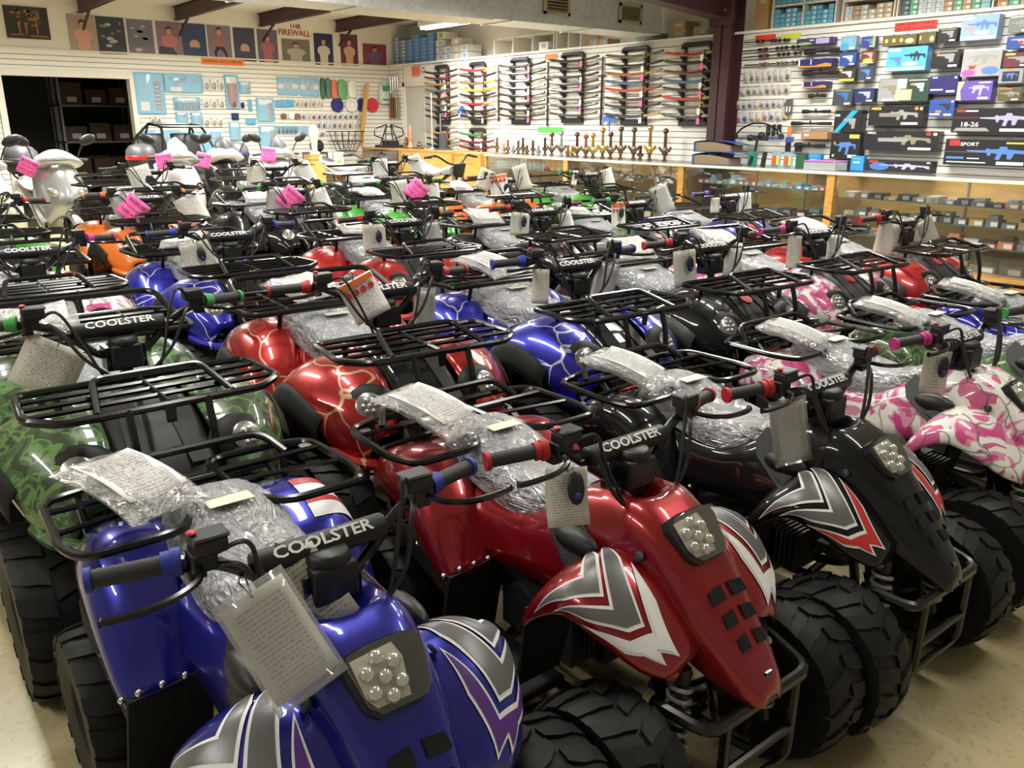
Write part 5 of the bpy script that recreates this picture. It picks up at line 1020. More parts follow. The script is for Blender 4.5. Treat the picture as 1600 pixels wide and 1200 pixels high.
# ---- posters: plain generic artwork
def flatpoly(B, pts, x0, x1, z0, z1, y, mi, d=.0015): B.prism([(lerp(x0, x1, u), y, lerp(z0, z1, v)) for u, v in pts], (0, d, 0), mi)
BODY = [[(.30, .0), (.28, .30), (.16, .42), (.20, .56), (.40, .62), (.60, .62), (.80, .54), (.84, .40), (.70, .30), (.70, 0)]]
HEAD = [(.5+.11*math.cos(a*PI/5), .73+.10*math.sin(a*PI/5)) for a in range(10)]; HAIR = [(.38, .72), (.37, .82), (.46, .88), (.58, .87), (.63, .78), (.62, .72), (.58, .80), (.44, .80)]
PD = [((.035, .032, .028), None, 'dark poster of golden autumn trees, alone at the left'), ((.55, .42, .36), (.62, .33, .24), 'poster of a bare chested man with folded arms, first of the poster row'), ((.05, .055, .065), None, 'black poster with silver blots, second of the poster row'),
      ((.22, .21, .28), None, 'grey violet framed poster with a red band, third of the poster row'), ((.36, .20, .26), (.50, .17, .16), 'poster of a man in a pink red shirt seated, fourth of the row'), ((.04, .07, .20), (.55, .30, .18), 'deep blue poster with a small bright figure, fifth of the row'),
      ((.30, .24, .30), (.32, .14, .16), 'poster of a standing man in dark trousers, sixth of the row'), ((.085, .075, .15), (.5, .36, .25), 'dark violet poster with a crouching figure, above the orange sign end'), ((.20, .15, .25), (.42, .12, .14), 'glossy poster of a figure in red, left of the red wall lettering'),
      ((.25, .23, .19), (.42, .40, .33), 'grey sepia poster below the red wall lettering'), ((.03, .035, .13), (.60, .58, .50), 'dark blue poster of a figure in a white vest'), ((.18, .04, .07), (.58, .36, .25), 'red and black poster of a bare chested figure behind a steel brace'), ((.34, .06, .11), (.16, .09, .2), 'wide crimson poster nearest the room corner')]
for (x0, x1, z0, z1, k) in POSTERS:
    bg, fig, lab = PD[k]
    y = 15.192
    B = MB(); B.bb((x0, y-.004, z0), (x1, y+.005, z1)); p = tag(B.build('poster', pm('poster%d' % k, tuple(x*.7 for x in bg), .45), smooth=0), lab, 'poster', 'posters on the left wall')
    B = MB(); r2 = random.Random(k)
    if fig:
        if k == 6: bod = [[(.35, .35), (.30, .62), (.15, .58), (.38, .76), (.62, .76), (.85, .56), (.68, .62), (.64, .35)]]
        elif k in (5, 7): bod = [[(.3, .30), (.28, .42), (.4, .52), (.6, .52), (.72, .42), (.7, .30)]]
        else: bod = BODY
        for b in bod: flatpoly(B, b, x0, x1, z0, z1, y-.0056, 0)
        if k not in (5, 7): flatpoly(B, [(u, v+(.08 if k == 6 else 0)) for u, v in HEAD], x0, x1, z0, z1, y-.006, 1); flatpoly(B, [(u, v+(.08 if k == 6 else 0)) for u, v in HAIR], x0, x1, z0, z1, y-.0064, 2)
        if k == 6: flatpoly(B, [(.35, .36), (.22, .18), (.28, .02), (.36, .02), (.34, .18), (.5, .30), (.66, .18), (.74, .02), (.82, .02), (.78, .2), (.64, .36)], x0, x1, z0, z1, y-.0056, 2)
        if k == 10: flatpoly(B, [(.36, .1), (.34, .5), (.42, .5), (.5, .44), (.58, .5), (.66, .5), (.64, .1)], x0, x1, z0, z1, y-.0066, 3)
        if k == 4: flatpoly(B, [(.02, .02), (.05, .28), (.6, .26), (.8, .02)], x0, x1, z0, z1, y-.0062, 2)
        B.build('printed_figure', [pm('fig%d' % k, fig), SKIN, PK, pm('vest', (.62, .60, .42))], p, smooth=0)
    elif k == 0:
        for i in range(26):
            u, v = .12+.76*r2.random(), .42+.48*r2.random(); s_ = .03+.05*r2.random(); flatpoly(B, [(u+s_*math.cos(a), v+s_*.8*math.sin(a)) for a in (0, 1.1, 2.3, 3.6, 5)], x0, x1, z0, z1, y-.0056, i % 2)
        for u in (.3, .45, .7): flatpoly(B, [(u, .15), (u-.02, .5), (u+.03, .5), (u+.03, .15)], x0, x1, z0, z1, y-.006, 0)
        flatpoly(B, [(.1, .08), (.4, .1), (.4, .15), (.1, .14)], x0, x1, z0, z1, y-.0056, 1); flatpoly(B, [(.55, .06), (.95, .06), (.95, .12), (.55, .12)], x0, x1, z0, z1, y-.0056, 1)
        B.build('printed_trees', [pm('amber', (.30, .15, .04)), pm('rust', (.26, .09, .03))], p, smooth=0)
    else:
        for i in range(12):
            u, v = .18+.6*r2.random(), .12+.75*r2.random(); s_ = .05+.08*r2.random(); flatpoly(B, [(u+s_*1.3*math.cos(a), v+s_*.5*math.sin(a)) for a in (0, .9, 1.9, 3, 4.1, 5.2)], x0, x1, z0, z1, y-.0056, i % 2)
        flatpoly(B, [(.06, .03), (.94, .03), (.94, .08), (.06, .08)], x0, x1, z0, z1, y-.0056, 2)
        B.build('printed_shapes', [pm('silver', (.42, .42, .44)), pm('slate', (.18, .18, .22)), pm('wine', (.30, .04, .07))], p, smooth=0)
# ---- wall lettering and signs
def sign(lab, x, z, w_, h, M, txt=None, wall='A', tcol=None, name='sign', ts=.6):
    B = MB(); B.bb((-w_/2, -.002, -h/2), (w_/2, .003, h/2)); o = tag(B.build(name, M, smooth=0), lab, 'sign')
    if wall == 'A': o.location = (x, 15.172, z)
    else: o.location = (8.978, x, z); o.rotation_euler = (0, 0, -PI/2)
    if txt:
        ls = txt.split('\n')
        for i, l in enumerate(ls):
            t = text_mesh('lettering', l, h*ts/len(ls), tcol or INK, o, .0006); d = t.dimensions; bpy.context.view_layer.update(); d = t.dimensions.x or 1
            t.scale = (w_*.9/d, 1, 1); t.rotation_euler = (PI/2, 0, 0); t.location = (0, -.0035, h*(.5-(i+.5)/len(ls)))
    return o
ORS = pm('sign_orange', (.85, .22, .03)); RDS = pm('sign_red', (.75, .05, .035)); YGS = pm('sign_yellowgreen', (.62, .70, .08)); GNS = pm('sign_green', (.10, .60, .08))
x0, x1, z0, z1 = MISC['sign']; sign('orange sign for martial arts supplies below the posters', (x0+x1)/2, (z0+z1)/2, x1-x0, z1-z0, ORS, 'MARTIAL ARTS SUPPLIES')
BRICK = pm('red_wall_paint', (.33, .06, .04), .7)
t = empty('wall_lettering', 'red painted wall lettering above the sepia poster', 'lettering', ((MISC['fire'][0]+MISC['fire'][1])/2, 15.196, (MISC['fire'][3]+MISC['ihr'][2])/2))
for k, tx in (('ihr', '1HR'), ('fire', 'FIREWALL')):
    x0, x1, z0, z1 = MISC[k]; o = text_mesh('painted_word', tx, (z1-z0)*1.25, BRICK, t, .0015, bold=.002); bpy.context.view_layer.update(); o.scale = ((x1-x0)/max(o.dimensions.x, .01), 1, 1); o.rotation_euler = (PI/2, 0, 0); o.location = ((x0+x1)/2-t.location.x, -.002, (z0+z1)/2-t.location.z)
for (lab, tx, M), (y0, y1, z0, z1) in zip((('orange red sign at the top left of the box wall', 'CROSSBOWS', RDS), ('yellow green sign beside the orange red one', 'ACCESSORIES', YGS), ('red sign for air soft guns above the pistol boxes', 'AIR-SOFT GUNS\nAir Soft Accessories', RDS), ('small orange sign above the fourth sword rack', 'SWORDS', ORS), ('bright green sign below the third sword rack', 'COLLECTIBLES', GNS)), BM['sg']):
    sign(lab, (y0+y1)/2, (z0+z1)/2, y0-y1, z1-z0, M, tx if 'air' in lab else None, 'B', ts=.75)
y0, y1, z0, z1 = BM['exit']; e = sign('small red square sign above the grey door', (y0+y1)/2, (z0+z1)/2, y0-y1, z1-z0, pm('coral', (.78, .16, .12)), None, 'B')
B = MB(); B.lathe([(.075, -.004), (.075, .004)], 20, ax='x'); B.lathe([(.05, -.006), (.05, -.004)], 20, ax='x', mi=1); B.lathe([(.03, -.008), (.03, -.006)], 20, ax='x', mi=0); o = tag(B.build('round_sign', [WHITEP, PK], loc=(8.985, 13.93, 2.42)), 'round black and white sign beside the small red square sign', 'sign')
# ---- packs on the left wall
def hook(t, w_=0, z=0): 
    B = MB(); B.tube([(0, .02, z), (0, -.03, z), (0, -.04, z+.008)], .003, 5); B.build('peg_hook', CHROME, t)
def pack(x0, x1, z0, z1, k, lab):
    w_, h = x1-x0, z1-z0; t = empty('blister_pack', lab, 'pack', ((x0+x1)/2, 15.165, z0)); r2 = random.Random(int(x0*1000))
    B = MB(); B.bb((-w_/2, -.004, 0), (w_/2, .004, h)); B.build('backing_card', CYAN, t, smooth=0)
    B = MB()
    if k == 'r': B.grid(smoothgrid([[(-w_*.34*q, -.012, h*v), (0, -.05, h*v), (w_*.34*q, -.012, h*v)] for v, q in ((.06, .5), (.15, .9), (.5, 1), (.75, 1.1))], 3, 3)); B.build('leather_piece', pm('oxblood', (.26, .07, .05)), t, solid=.006)
    elif k == 's':
        for i in range(11): B.tube([(-w_*.43+w_*.86*i/10, -.012, h*.08), (-w_*.43+w_*.86*i/10, -.012, h*.6)], w_*.018, 5)
        B.build('spikes', BRONZE, t); 
    elif k == 'm':
        for u, v in ((-.12, .58), (.12, .58), (0, .42)): B.lathe([(h*.12, -.02), (h*.12, -.005)], 12, c=(w_*u, 0, h*v), ax='y'); B.lathe([(h*.05, -.025), (h*.05, -.005)], 10, c=(w_*u, 0, h*v), ax='y')
        B.build('fittings', ALU, t); B = MB(); B.bb((-w_*.48, -.007, h*.36), (-w_*.2, -.0045, h*.62)); B.bb((w_*.2, -.007, h*.36), (w_*.48, -.0045, h*.62)); B.build('paper_label', PWH, t, smooth=0)
    else:
        n = 7 if w_ > .3 else 4
        for i in range(n): B.sph((w_*.26+r2.uniform(-.02, .02)*w_ if w_ < h else w_*r2.uniform(-.35, .35), -.015, h*(.15+.7*i/n) if w_ < h else h*r2.uniform(.55, .8)), min(w_, h)*.085, 8, 5, (1.6, .5, .7))
        B.build('contents', ALU if k != 'g' else SPRING, t)
    B = MB()
    lw, lz = (.18, .08) if k == 'b' else (.36, .72)
    if k != 'm': B.bb((-w_*.36, -.0065, h*lz), (-w_*.36+w_*(.3 if k == 'b' else .72), -.0045, h*(lz+.22))); B.build('paper_label', PWH, t, smooth=0)
    B = MB(); B.grid(smoothgrid([[(-w_*.47, -.004, h*v), (-w_*.3, -.03-.02*q, h*v), (w_*.3, -.03-.02*q, h*v), (w_*.47, -.004, h*v)] for v, q in ((.03, 0), (.3, 1), (.7, 1), (.96, 0))], 2, 2)); B.build('clear_cover', CLRB, t); hook(t, 0, h*.97)
for x0, x1, z0, z1, k, lab in PACKS: pack(x0, x1, z0, z1, k, lab.replace(',', ', '))
SMC = dict(w=PWH, d=pm('taupe', (.25, .22, .19)), n=NAVY, b=CYAN, c=pm('mixed_grey', (.42, .40, .40)), t=pm('rust_tip', (.30, .09, .06)))
for x0, x1, z0, z1, k, nm, i, n in SMALL:
    w_, h = x1-x0, z1-z0; lab = ('small %s pack, %s from the left, %s row, left wall' % (dict(w='pale', d='taupe', n='navy', b='light blue', c='clear', t='blue red tipped')[k], ORD[i], nm)) if n > 1 else 'single small %s pack, %s row of the left wall' % (dict(w='pale', d='taupe', n='navy', b='light blue', c='clear', t='blue red tipped')[k], nm)
    t = empty('hang_pack', lab, 'pack', ((x0+x1)/2, 15.165, z0), group='small packs on the left wall')
    B = MB(); B.bb((-w_/2, -.003, 0), (w_/2, .003, h)); B.build('backing_card', PWH if k in 'cd' else CYAN if k in 'tb' else SMC[k], t, smooth=0); r2 = random.Random(i*7+n)
    B = MB(); cc = [SMC[k], pm('plum', (.22, .08, .14)), SMC['d'], pm('steel_blue', (.10, .14, .30))][r2.randrange(4) if k == 'c' else 0]
    B.sph((0, -.014, h*.36), 1, 8, 5, (w_*.34, .013, h*.27)); B.sph((w_*.1, -.012, h*.6), 1, 8, 5, (w_*.2, .01, h*.12)); B.build('contents', cc if k != 'w' else SPRING, t); hook(t, 0, h*.95)
for (x, z, r, k, nm) in DISCS:
    B = MB(); B.lathe([(r*.42, -.02), (r*.5, -.035), (r*.9, -.035), (r, -.015), (r, 0), (r*.42, 0)], 24, c=(0, 0, 0), ax='y'); o = B.build('throwing_ring', pm('ring_'+nm.replace(' ', '_'), dict(n=(.02, .02, .16), n2=(.02, .02, .16), w=(.70, .68, .62), r=(.6, .03, .04))[k]), loc=(x, 15.17, z))
    tag(o, dict(n='navy blue ring on the left wall, left of the white ring', n2='navy blue ring on the left wall, between the white and red rings', w='white ring on the left wall', r='red ring on the left wall behind the wooden staff')[k], 'ring', 'rings on the left wall')
    B = MB(); B.lathe([(r*.4, -.008), (r*.4, 0)], 16, ax='y'); B.build('hub_card', PWH, o)
PDC = dict(gk=((.05, .14, .07), 'green and black patterned pad, leftmost of the five pads'), gk2=((.08, .17, .16), 'teal and black patterned pad, second of the five pads'), **{'or': ((.62, .16, .07), 'orange pad on the left wall'), 'gn': ((.14, .36, .13), 'green pad on the left wall'), 'wh': ((.70, .70, .60), 'white oval pad on the left wall')})
for x0, x1, z0, z1, k in PADS:
    c, lab = PDC[k]; w_, h = x1-x0, z1-z0
    B = MB(); B.grid(smoothgrid([[(-w_*.5*q, 0, h*v), (-w_*.3*q, -.03, h*v), (w_*.3*q, -.03, h*v), (w_*.5*q, 0, h*v)] for v, q in ((0, .5), (.12, .9), (.5, 1.02), (.88, .9), (1, .5))], 2, 3)); o = tag(B.build('foam_pad', pm('pad_'+k, c, .6), loc=((x0+x1)/2, 15.17, z0), solid=.008), lab, 'pad', 'pads on the left wall'); hook(o, 0, h*.98)
for i, (x, z) in enumerate(TAPES): B = MB(); B.lathe([(.03, -.04), (.052, -.04), (.055, 0), (.03, 0)], 18, ax='y'); tag(B.build('tape_roll', WHITEP if i == 1 else pm('brown_tape', (.20, .09, .07)), loc=(x, 15.17, z)), ['brown tape roll left of the white one', 'white tape roll between two brown ones', 'brown tape roll right of the white one'][i], 'tape')
x0, x1, z0, z1 = MISC['bag']; w_, h = x1-x0, z1-z0
t = empty('mesh_bag', 'clear drawstring bag with green print near the room corner', 'bag', ((x0+x1)/2, 15.15, z0)); B = MB(); B.grid(smoothgrid([[(-w_*.5*q, .01, h*v), (-w_*.3*q, -.06*q, h*v), (w_*.3*q, -.06*q, h*v), (w_*.5*q, .01, h*v)] for v, q in ((0, .9), (.3, 1.05), (.7, .85), (1, .3))], 3, 3)); B.build('bag_body', pm('frosted', (.55, .60, .55)), t); B = MB(); B.bb((-w_*.25, -.07, h*.55), (w_*.25, -.045, h*.8)); B.bb((-w_*.3, -.075, h*.15), (w_*.3, -.05, h*.22)); B.build('printed_patch', pm('leaf', (.06, .28, .10)), t, smooth=0)
x0, x1, z0, z1 = MISC['cage']
t = empty('wire_basket', 'black tubular basket rack on the left wall before the corner', 'basket', ((x0+x1)/2, 14.95, z0)); w_, h = (x1-x0)/2, z1-z0; B = MB()
for v, k in ((.02, .45), (.5, .9), (.98, 1)): B.rt([(-w_*k, .12, h*v), (-w_*k, -.12, h*v), (w_*k, -.12, h*v), (w_*k, .12, h*v)], .009, .05, 6, True)
for u in (-.8, -.4, 0, .4, .8): B.tube([(u*w_*.5, -.12, h*.02), (u*w_*.95, -.12, h*.5), (u*w_, -.12, h*.98)], .007, 6); B.tube([(u*w_*.5, .12, h*.02), (u*w_, .12, h*.98)], .007, 6)
B.build('rails', STEEL, t)
x0, x1, z0, z1 = MISC['trophy']; B = MB(); B.lathe([(.09, 0), (.09, .03), (.05, .06), (.06, .2), (.1, .34), (.09, .44), (.03, .50), (0, .5)], 14); o = tag(B.build('white_vase', pm('ivory', (.62, .58, .48)), loc=((x0+x1)/2-.12, 14.2, .95)), 'tall ivory figure on the low shelf behind the grey scooter', 'figure')
B = MB(); B.bb((-.16, -.12, .86), (.16, .12, .95)); o = tag(B.build('display_stand', WOOD, loc=((x0+x1)/2-.12, 14.2, 0)), 'small wooden stand under the ivory figure', 'stand'); B = MB(); B.bb((-.14, -.10, 0), (.14, .10, .86)); B.build('plinth', PANEL, o, smooth=0)
x0, x1, z0, z1 = MISC['wbox']; B = MB(); B.bb((0, 0, 0), (x1-x0, .05, z1-z0)); tag(B.build('carton', PWH, loc=(x0, 15.11, z0), smooth=0), 'small white box hanging above the black helmet', 'carton')
# low boxes against the left wall
x0, x1, z0, z1 = MISC['boxes']; bw = (x1-x0)/3
sh = tag(MB().bb((x0-.1, 14.42, .60), (x1+.15, 15.1, .64)).bb((x0-.1, 14.44, 0), (x0-.06, 15.1, .60)).bb((x1+.11, 14.44, 0), (x1+.15, 15.1, .60)).build('low_shelf', PANEL, smooth=0), 'low shelf under the blue lidded boxes by the left wall', 'shelf')
for i in range(3):
    t = tag(MB().bb((0, 0, 0), (bw*.92, .3, .20)).build('product_box', PWH, loc=(x0+i*bw, 14.5, .642), smooth=0), 'white box with a green square, %s from the left on the low shelf' % ORD[i], 'box', 'green square boxes'); MB().bb((bw*.3, -.004, .05), (bw*.66, .001, .17)).build('green_square', pm('lime_square', (.28, .48, .04)), t, smooth=0)
    t = tag(MB().bb((0, 0, 0), (bw*.92, .3, .12)).build('product_box', NAVY if i < 2 else PWH, loc=(x0+i*bw, 14.5, .844), smooth=0), 'blue and white box stacked %s from the left on the green square boxes' % ORD[i], 'box', 'blue and white boxes'); MB().bb((bw*.55, -.004, .0), (bw*.92, .001, .12)).build('white_panel', PWH, t, smooth=0)
B = MB(); B.sph((0, 0, .11), .14, 16, 10, (.9, 1.1, .85)); o = tag(B.build('helmet', PK, loc=(x0+.22, 14.64, .965)), 'black crash helmet on the blue and white boxes', 'helmet'); MB().sph((0, -.05, .11), .125, 12, 8, (.8, 1, .45)).build('visor', mat('dark_visor', (.02, .02, .02), .05), o)
# ---- swords
SC_ = dict(K=(.016, .016, .018), R=(.42, .02, .025), DR=(.12, .02, .025), TN=(.34, .19, .08), GB=(.14, .11, .10), DB=(.06, .025, .018), GY=(.10, .10, .10), KT=(.02, .02, .02), BT=(.16, .09, .05), YG=(.62, .36, .05), OL=(.07, .065, .045), RB=(.28, .07, .03), BW=(.05, .10, .18), RG=(.36, .04, .03), KS=(.03, .03, .035), GN=(.05, .16, .06))
SN = dict(K='black', R='red', DR='dark red', TN='tan', GB='grey brown', DB='dark brown', GY='grey', KT='black and tan', BT='brown', YG='golden yellow', OL='olive black', RB='red brown', BW='blue and white', RG='red and gold', KS='black and silver', GN='green')
HN = dict(K='K', R='YT', DR='DR', TN='TN', GB='GY', DB='DB', GY='TN2', KT='TN2', BT='YG', YG='YG', OL='OL', RB='TN2', BW='GY', RG='RB', KS='YT', GN='TN2')
HC = dict(SC_, YT=(.42, .32, .14), TN2=(.36, .27, .14))
def smat(k): return mat('lacquer_'+k, HC[k], .22, 0, .5)
RN = ['first', 'second', 'third', 'fourth', 'fifth', 'sixth', 'lower first', 'lower second']
ROW = ['top', 'second', 'third', 'fourth', 'fifth', 'sixth', 'seventh', 'bottom']
for ri, R in enumerate(RACKS):
    yl, yr, sl, sr, top, zs = R['y0'], R['y1'], R['s0'], R['s1'], R['top'], R['zs']; zb = zs[-1]
    t = empty('sword_rack', 'black wall rack holding the %s column of swords from the left' % RN[ri] if ri < 6 else 'short black sword rack below the %s tall rack' % ORD[ri-6], 'sword rack', (8.985, (sl+sr)/2, zb-.06), group='sword racks'); hw = (sl-sr)/2
    for s in (-1, 1):
        B = MB(); B.bb((-.02, s*hw-.02, 0), (0, s*hw+.02, top-zb+.04))
        for z in zs: zz = z-zb+.06; B.prism([(-.02, s*hw-.02, zz-.08), (-.10, s*hw-.02, zz-.018), (-.115, s*hw-.02, zz+.02), (-.095, s*hw-.02, zz+.01), (-.05, s*hw-.02, zz-.012), (-.02, s*hw-.02, zz-.012)], (0, .04, 0))
        B.build('side_strap', PK, t, smooth=0)
    B = MB(); B.rt([(-.04, -hw-.02, top-zb-.0), (-.045, -hw-.01, top-zb+.05), (-.045, hw+.01, top-zb+.05), (-.04, hw+.02, top-zb-.0)], .032, .04, 6); B.build('header', PK, t); MB().bb((-.045, -hw-.03, -.05), (-.002, hw+.03, .03)).build('base_board', PK, t, smooth=0)
    for i, (z, k) in enumerate(zip(zs, R['cl'].split(','))):
        L = yl-yr; o = empty('sheathed_sword', '%s sheathed sword, %s on the %s sword rack from the left' % (SN[k], ROW[i] if len(zs) == 8 else ORD[i], RN[ri]), 'sword', (8.885, (yl+yr)/2, z+.015), group='sheathed swords on the wall racks')
        cv = lambda u: .045*(2*u-1)**2-.012
        pts = [(0, L/2-L*u, cv(u)) for u in [j/14*.70 for j in range(15)]]; B = MB(); B.tube(pts, .016, 8, rad=[.012]+[.021]*13+[.022]); B.build('scabbard', smat(k), o)
        pts = [(0, L/2-L*u, cv(u)) for u in (.73, .8, .86, .93, 1.0)]; B = MB(); B.tube(pts, .014, 8, rad=[.019, .0165, .0165, .018, .019]); h = B.build('hilt', smat(HN[k]), o); B = MB()
        B.lathe([(.042, -.005), (.042, .005)], 12, c=(0, L/2-L*.715, cv(.715)), ax='y'); B.build('guard', GOLDM if k in 'R,RG,OL,YG,RB' else BRONZE, o)
        if (i+ri) % 3 != 1:
            yt = L/2-L*.69; B = MB(); B.bb((-.034, yt-.024, -.10), (-.032, yt+.024, -.025)); B.tube([(-.033, yt, -.03), (-.02, yt, .0)], .0015, 4); B.build('price_tag', PINKT if (i+ri) % 3 == 0 else WHITEP, o, smooth=0)
for i, (y, zlo, zhi) in enumerate(UPRIGHT):
    o = empty('upright_sword', 'long dark straight sword hung upright %s' % ['between the second and third racks', 'between the third and fourth racks', 'between the fourth and fifth racks'][i], 'sword', (8.95, y, zlo)); B = MB(); B.tube([(0, 0, 0), (0, 0, (zhi-zlo)*.72)], .017, 8); B.build('scabbard', smat('DB'), o); B = MB(); B.tube([(0, 0, (zhi-zlo)*.74), (0, 0, zhi-zlo)], .014, 8); h = B.build('hilt', smat('GY'), o); B = MB(); B.tube([(0, -.07, (zhi-zlo)*.73), (0, .07, (zhi-zlo)*.73)], .01, 6); B.build('guard', BRONZE, o)
HK = ['bronze', 'steel', 'brown', 'steel', 'bronze', 'dark', 'bronze', 'dark', 'steel', 'dark', 'bronze', 'steel', 'brown', 'gilt', 'dark', 'brown', 'gilt', 'gilt', 'bronze', 'bronze', 'bronze', 'dark', 'gilt', 'bronze']
HMM = dict(bronze=BRONZE, steel=ALU, brown=smat('RB'), dark=smat('DB'), gilt=GOLDM); ZC = 1.015
for i, (y, zt) in enumerate(HILTS):
    k = HK[i]; H = zt-ZC; big = H > .3
    o = empty('display_sword', '%s hilted %s standing on the counter, %s from the left of the row' % (k, 'sword' if big else 'dagger', ORD[i]), 'sword' if big else 'dagger', (8.78, y, ZC), group='hilts standing along the counter'); s_ = H
    B = MB(); B.lathe([(.035, 0), (.035, .014), (.018, .022), (.022, s_*.25), (.028, s_*.34)], 10); B.build('stand_and_blade', BRONZE if k != 'steel' else ALU, o)
    B = MB(); B.tube([(0, 0, s_*.36), (0, 0, s_*.5), (0, 0, s_*.86)], .014, 8, rad=[.018, .023, .018]); B.sph((0, 0, s_*.92), .042 if big else .026, 10, 6, (1, 1, .9)); B.build('hilt', HMM[k], o)
    B = MB(); q = .10 if big else .05; B.tube(spline([(0, -q, s_*.42), (0, -q*.6, s_*.30), (0, 0, s_*.35), (0, q*.6, s_*.30), (0, q, s_*.42)], 4), .017, 6)
    if big: B.sph((0, 0, s_*.3), .05, 8, 5, (.6, 1.2, 1.2)); B.tube([(0, -q*.5, s_*.3), (0, -q*.3, s_*.16)], .008, 5); B.tube([(0, q*.5, s_*.3), (0, q*.3, s_*.16)], .008, 5)
    B.build('guard', GOLDM if k == 'gilt' else BRONZE, o)
for i, (y, z) in enumerate(BM['fan']):
    B = MB()
    for a in range(9): th = PI*(a/8)-PI/2; B.prism([(-.005, 0, 0), (-.01, .13*math.sin(th-.2), -.03+.12*math.cos(th-.2)), (-.014, .13*math.sin(th+.2), -.03+.12*math.cos(th+.2))], (.003, 0, 0))
    B.tube([(0, 0, .02), (0, 0, -.16)], .01, 6); tag(B.build('silk_fan', pm('fan_blue', (.04, .16, .50)), loc=(8.93, y, z), smooth=0), ['light blue tassel fan by the second sword rack', 'bright blue fan on a stick right of the fourth sword rack'][i], 'fan')
# ---- box wall. Local frame of a box front: u runs right in the photo (world -y), v up
PISTOL = [(.08, .66), (.10, .78), (.78, .80), (.82, .74), (.86, .72), (.82, .64), (.80, .22), (.62, .20), (.60, .46), (.48, .44), (.44, .54), (.40, .62)]
RIFLE = [(.02, .58), (.02, .63), (.30, .64), (.32, .72), (.36, .72), (.36, .68), (.50, .70), (.52, .80), (.62, .80), (.63, .70), (.72, .68), (.97, .64), (.99, .40), (.94, .40), (.88, .52), (.74, .54), (.70, .30), (.64, .30), (.63, .50), (.56, .50), (.53, .26), (.46, .28), (.49, .50), (.40, .54), (.38, .42), (.34, .42), (.33, .54)]
SUB = [(.10, .60), (.10, .64), (.28, .66), (.28, .74), (.70, .76), (.72, .68), (.90, .66), (.90, .44), (.84, .44), (.84, .58), (.66, .58), (.62, .16), (.52, .16), (.54, .52), (.40, .50), (.34, .28), (.26, .30), (.30, .56)]
BC = dict(purple=(.055, .04, .17), navy=(.03, .03, .13), lblue=(.22, .36, .52), indigo=(.055, .06, .24), olive=(.13, .105, .055), black=(.022, .022, .025), blue=(.035, .08, .32), brown=(.14, .055, .03), yelblk=(.05, .05, .035), slate=(.05, .07, .10), skyblue=(.10, .42, .75), charcoal=(.06, .065, .075), navyblk=(.025, .04, .12), green=(.035, .065, .05), paleblue=(.28, .42, .66), grey=(.20, .22, .19), mixed=(.38, .36, .36), maroon=(.15, .04, .045), steel=(.30, .34, .37), violet=(.14, .09, .40), azure=(.03, .25, .60), tan=(.42, .24, .11))
PC = {k: pm('ink_'+k, c) for k, c in dict(w=(.75, .75, .74), g=(.30, .31, .30), b=(.10, .22, .55), dk=(.03, .03, .05), pk=(.55, .32, .34), y=(.78, .62, .08), o=(.85, .26, .04), r=(.65, .04, .03), gr=(.35, .45, .10), v=(.42, .38, .60), lb=(.18, .45, .75), br=(.25, .22, .16), cr=(.55, .48, .30), gl=(.05, .16, .42), az=(.03, .36, .72), pp=(.65, .10, .40)).items()}
def rect(u0, v0, u1, v1): return [(u0, v0), (u1, v0), (u1, v1), (u0, v1)]
def oval(cu, cv, ru, rv, n=14): return [(cu+ru*math.cos(2*PI*i/n), cv+rv*math.sin(2*PI*i/n)) for i in range(n)]
def sub(P, u0, v0, u1, v1): return [(lerp(u0, u1, u), lerp(v0, v1, v)) for u, v in P]
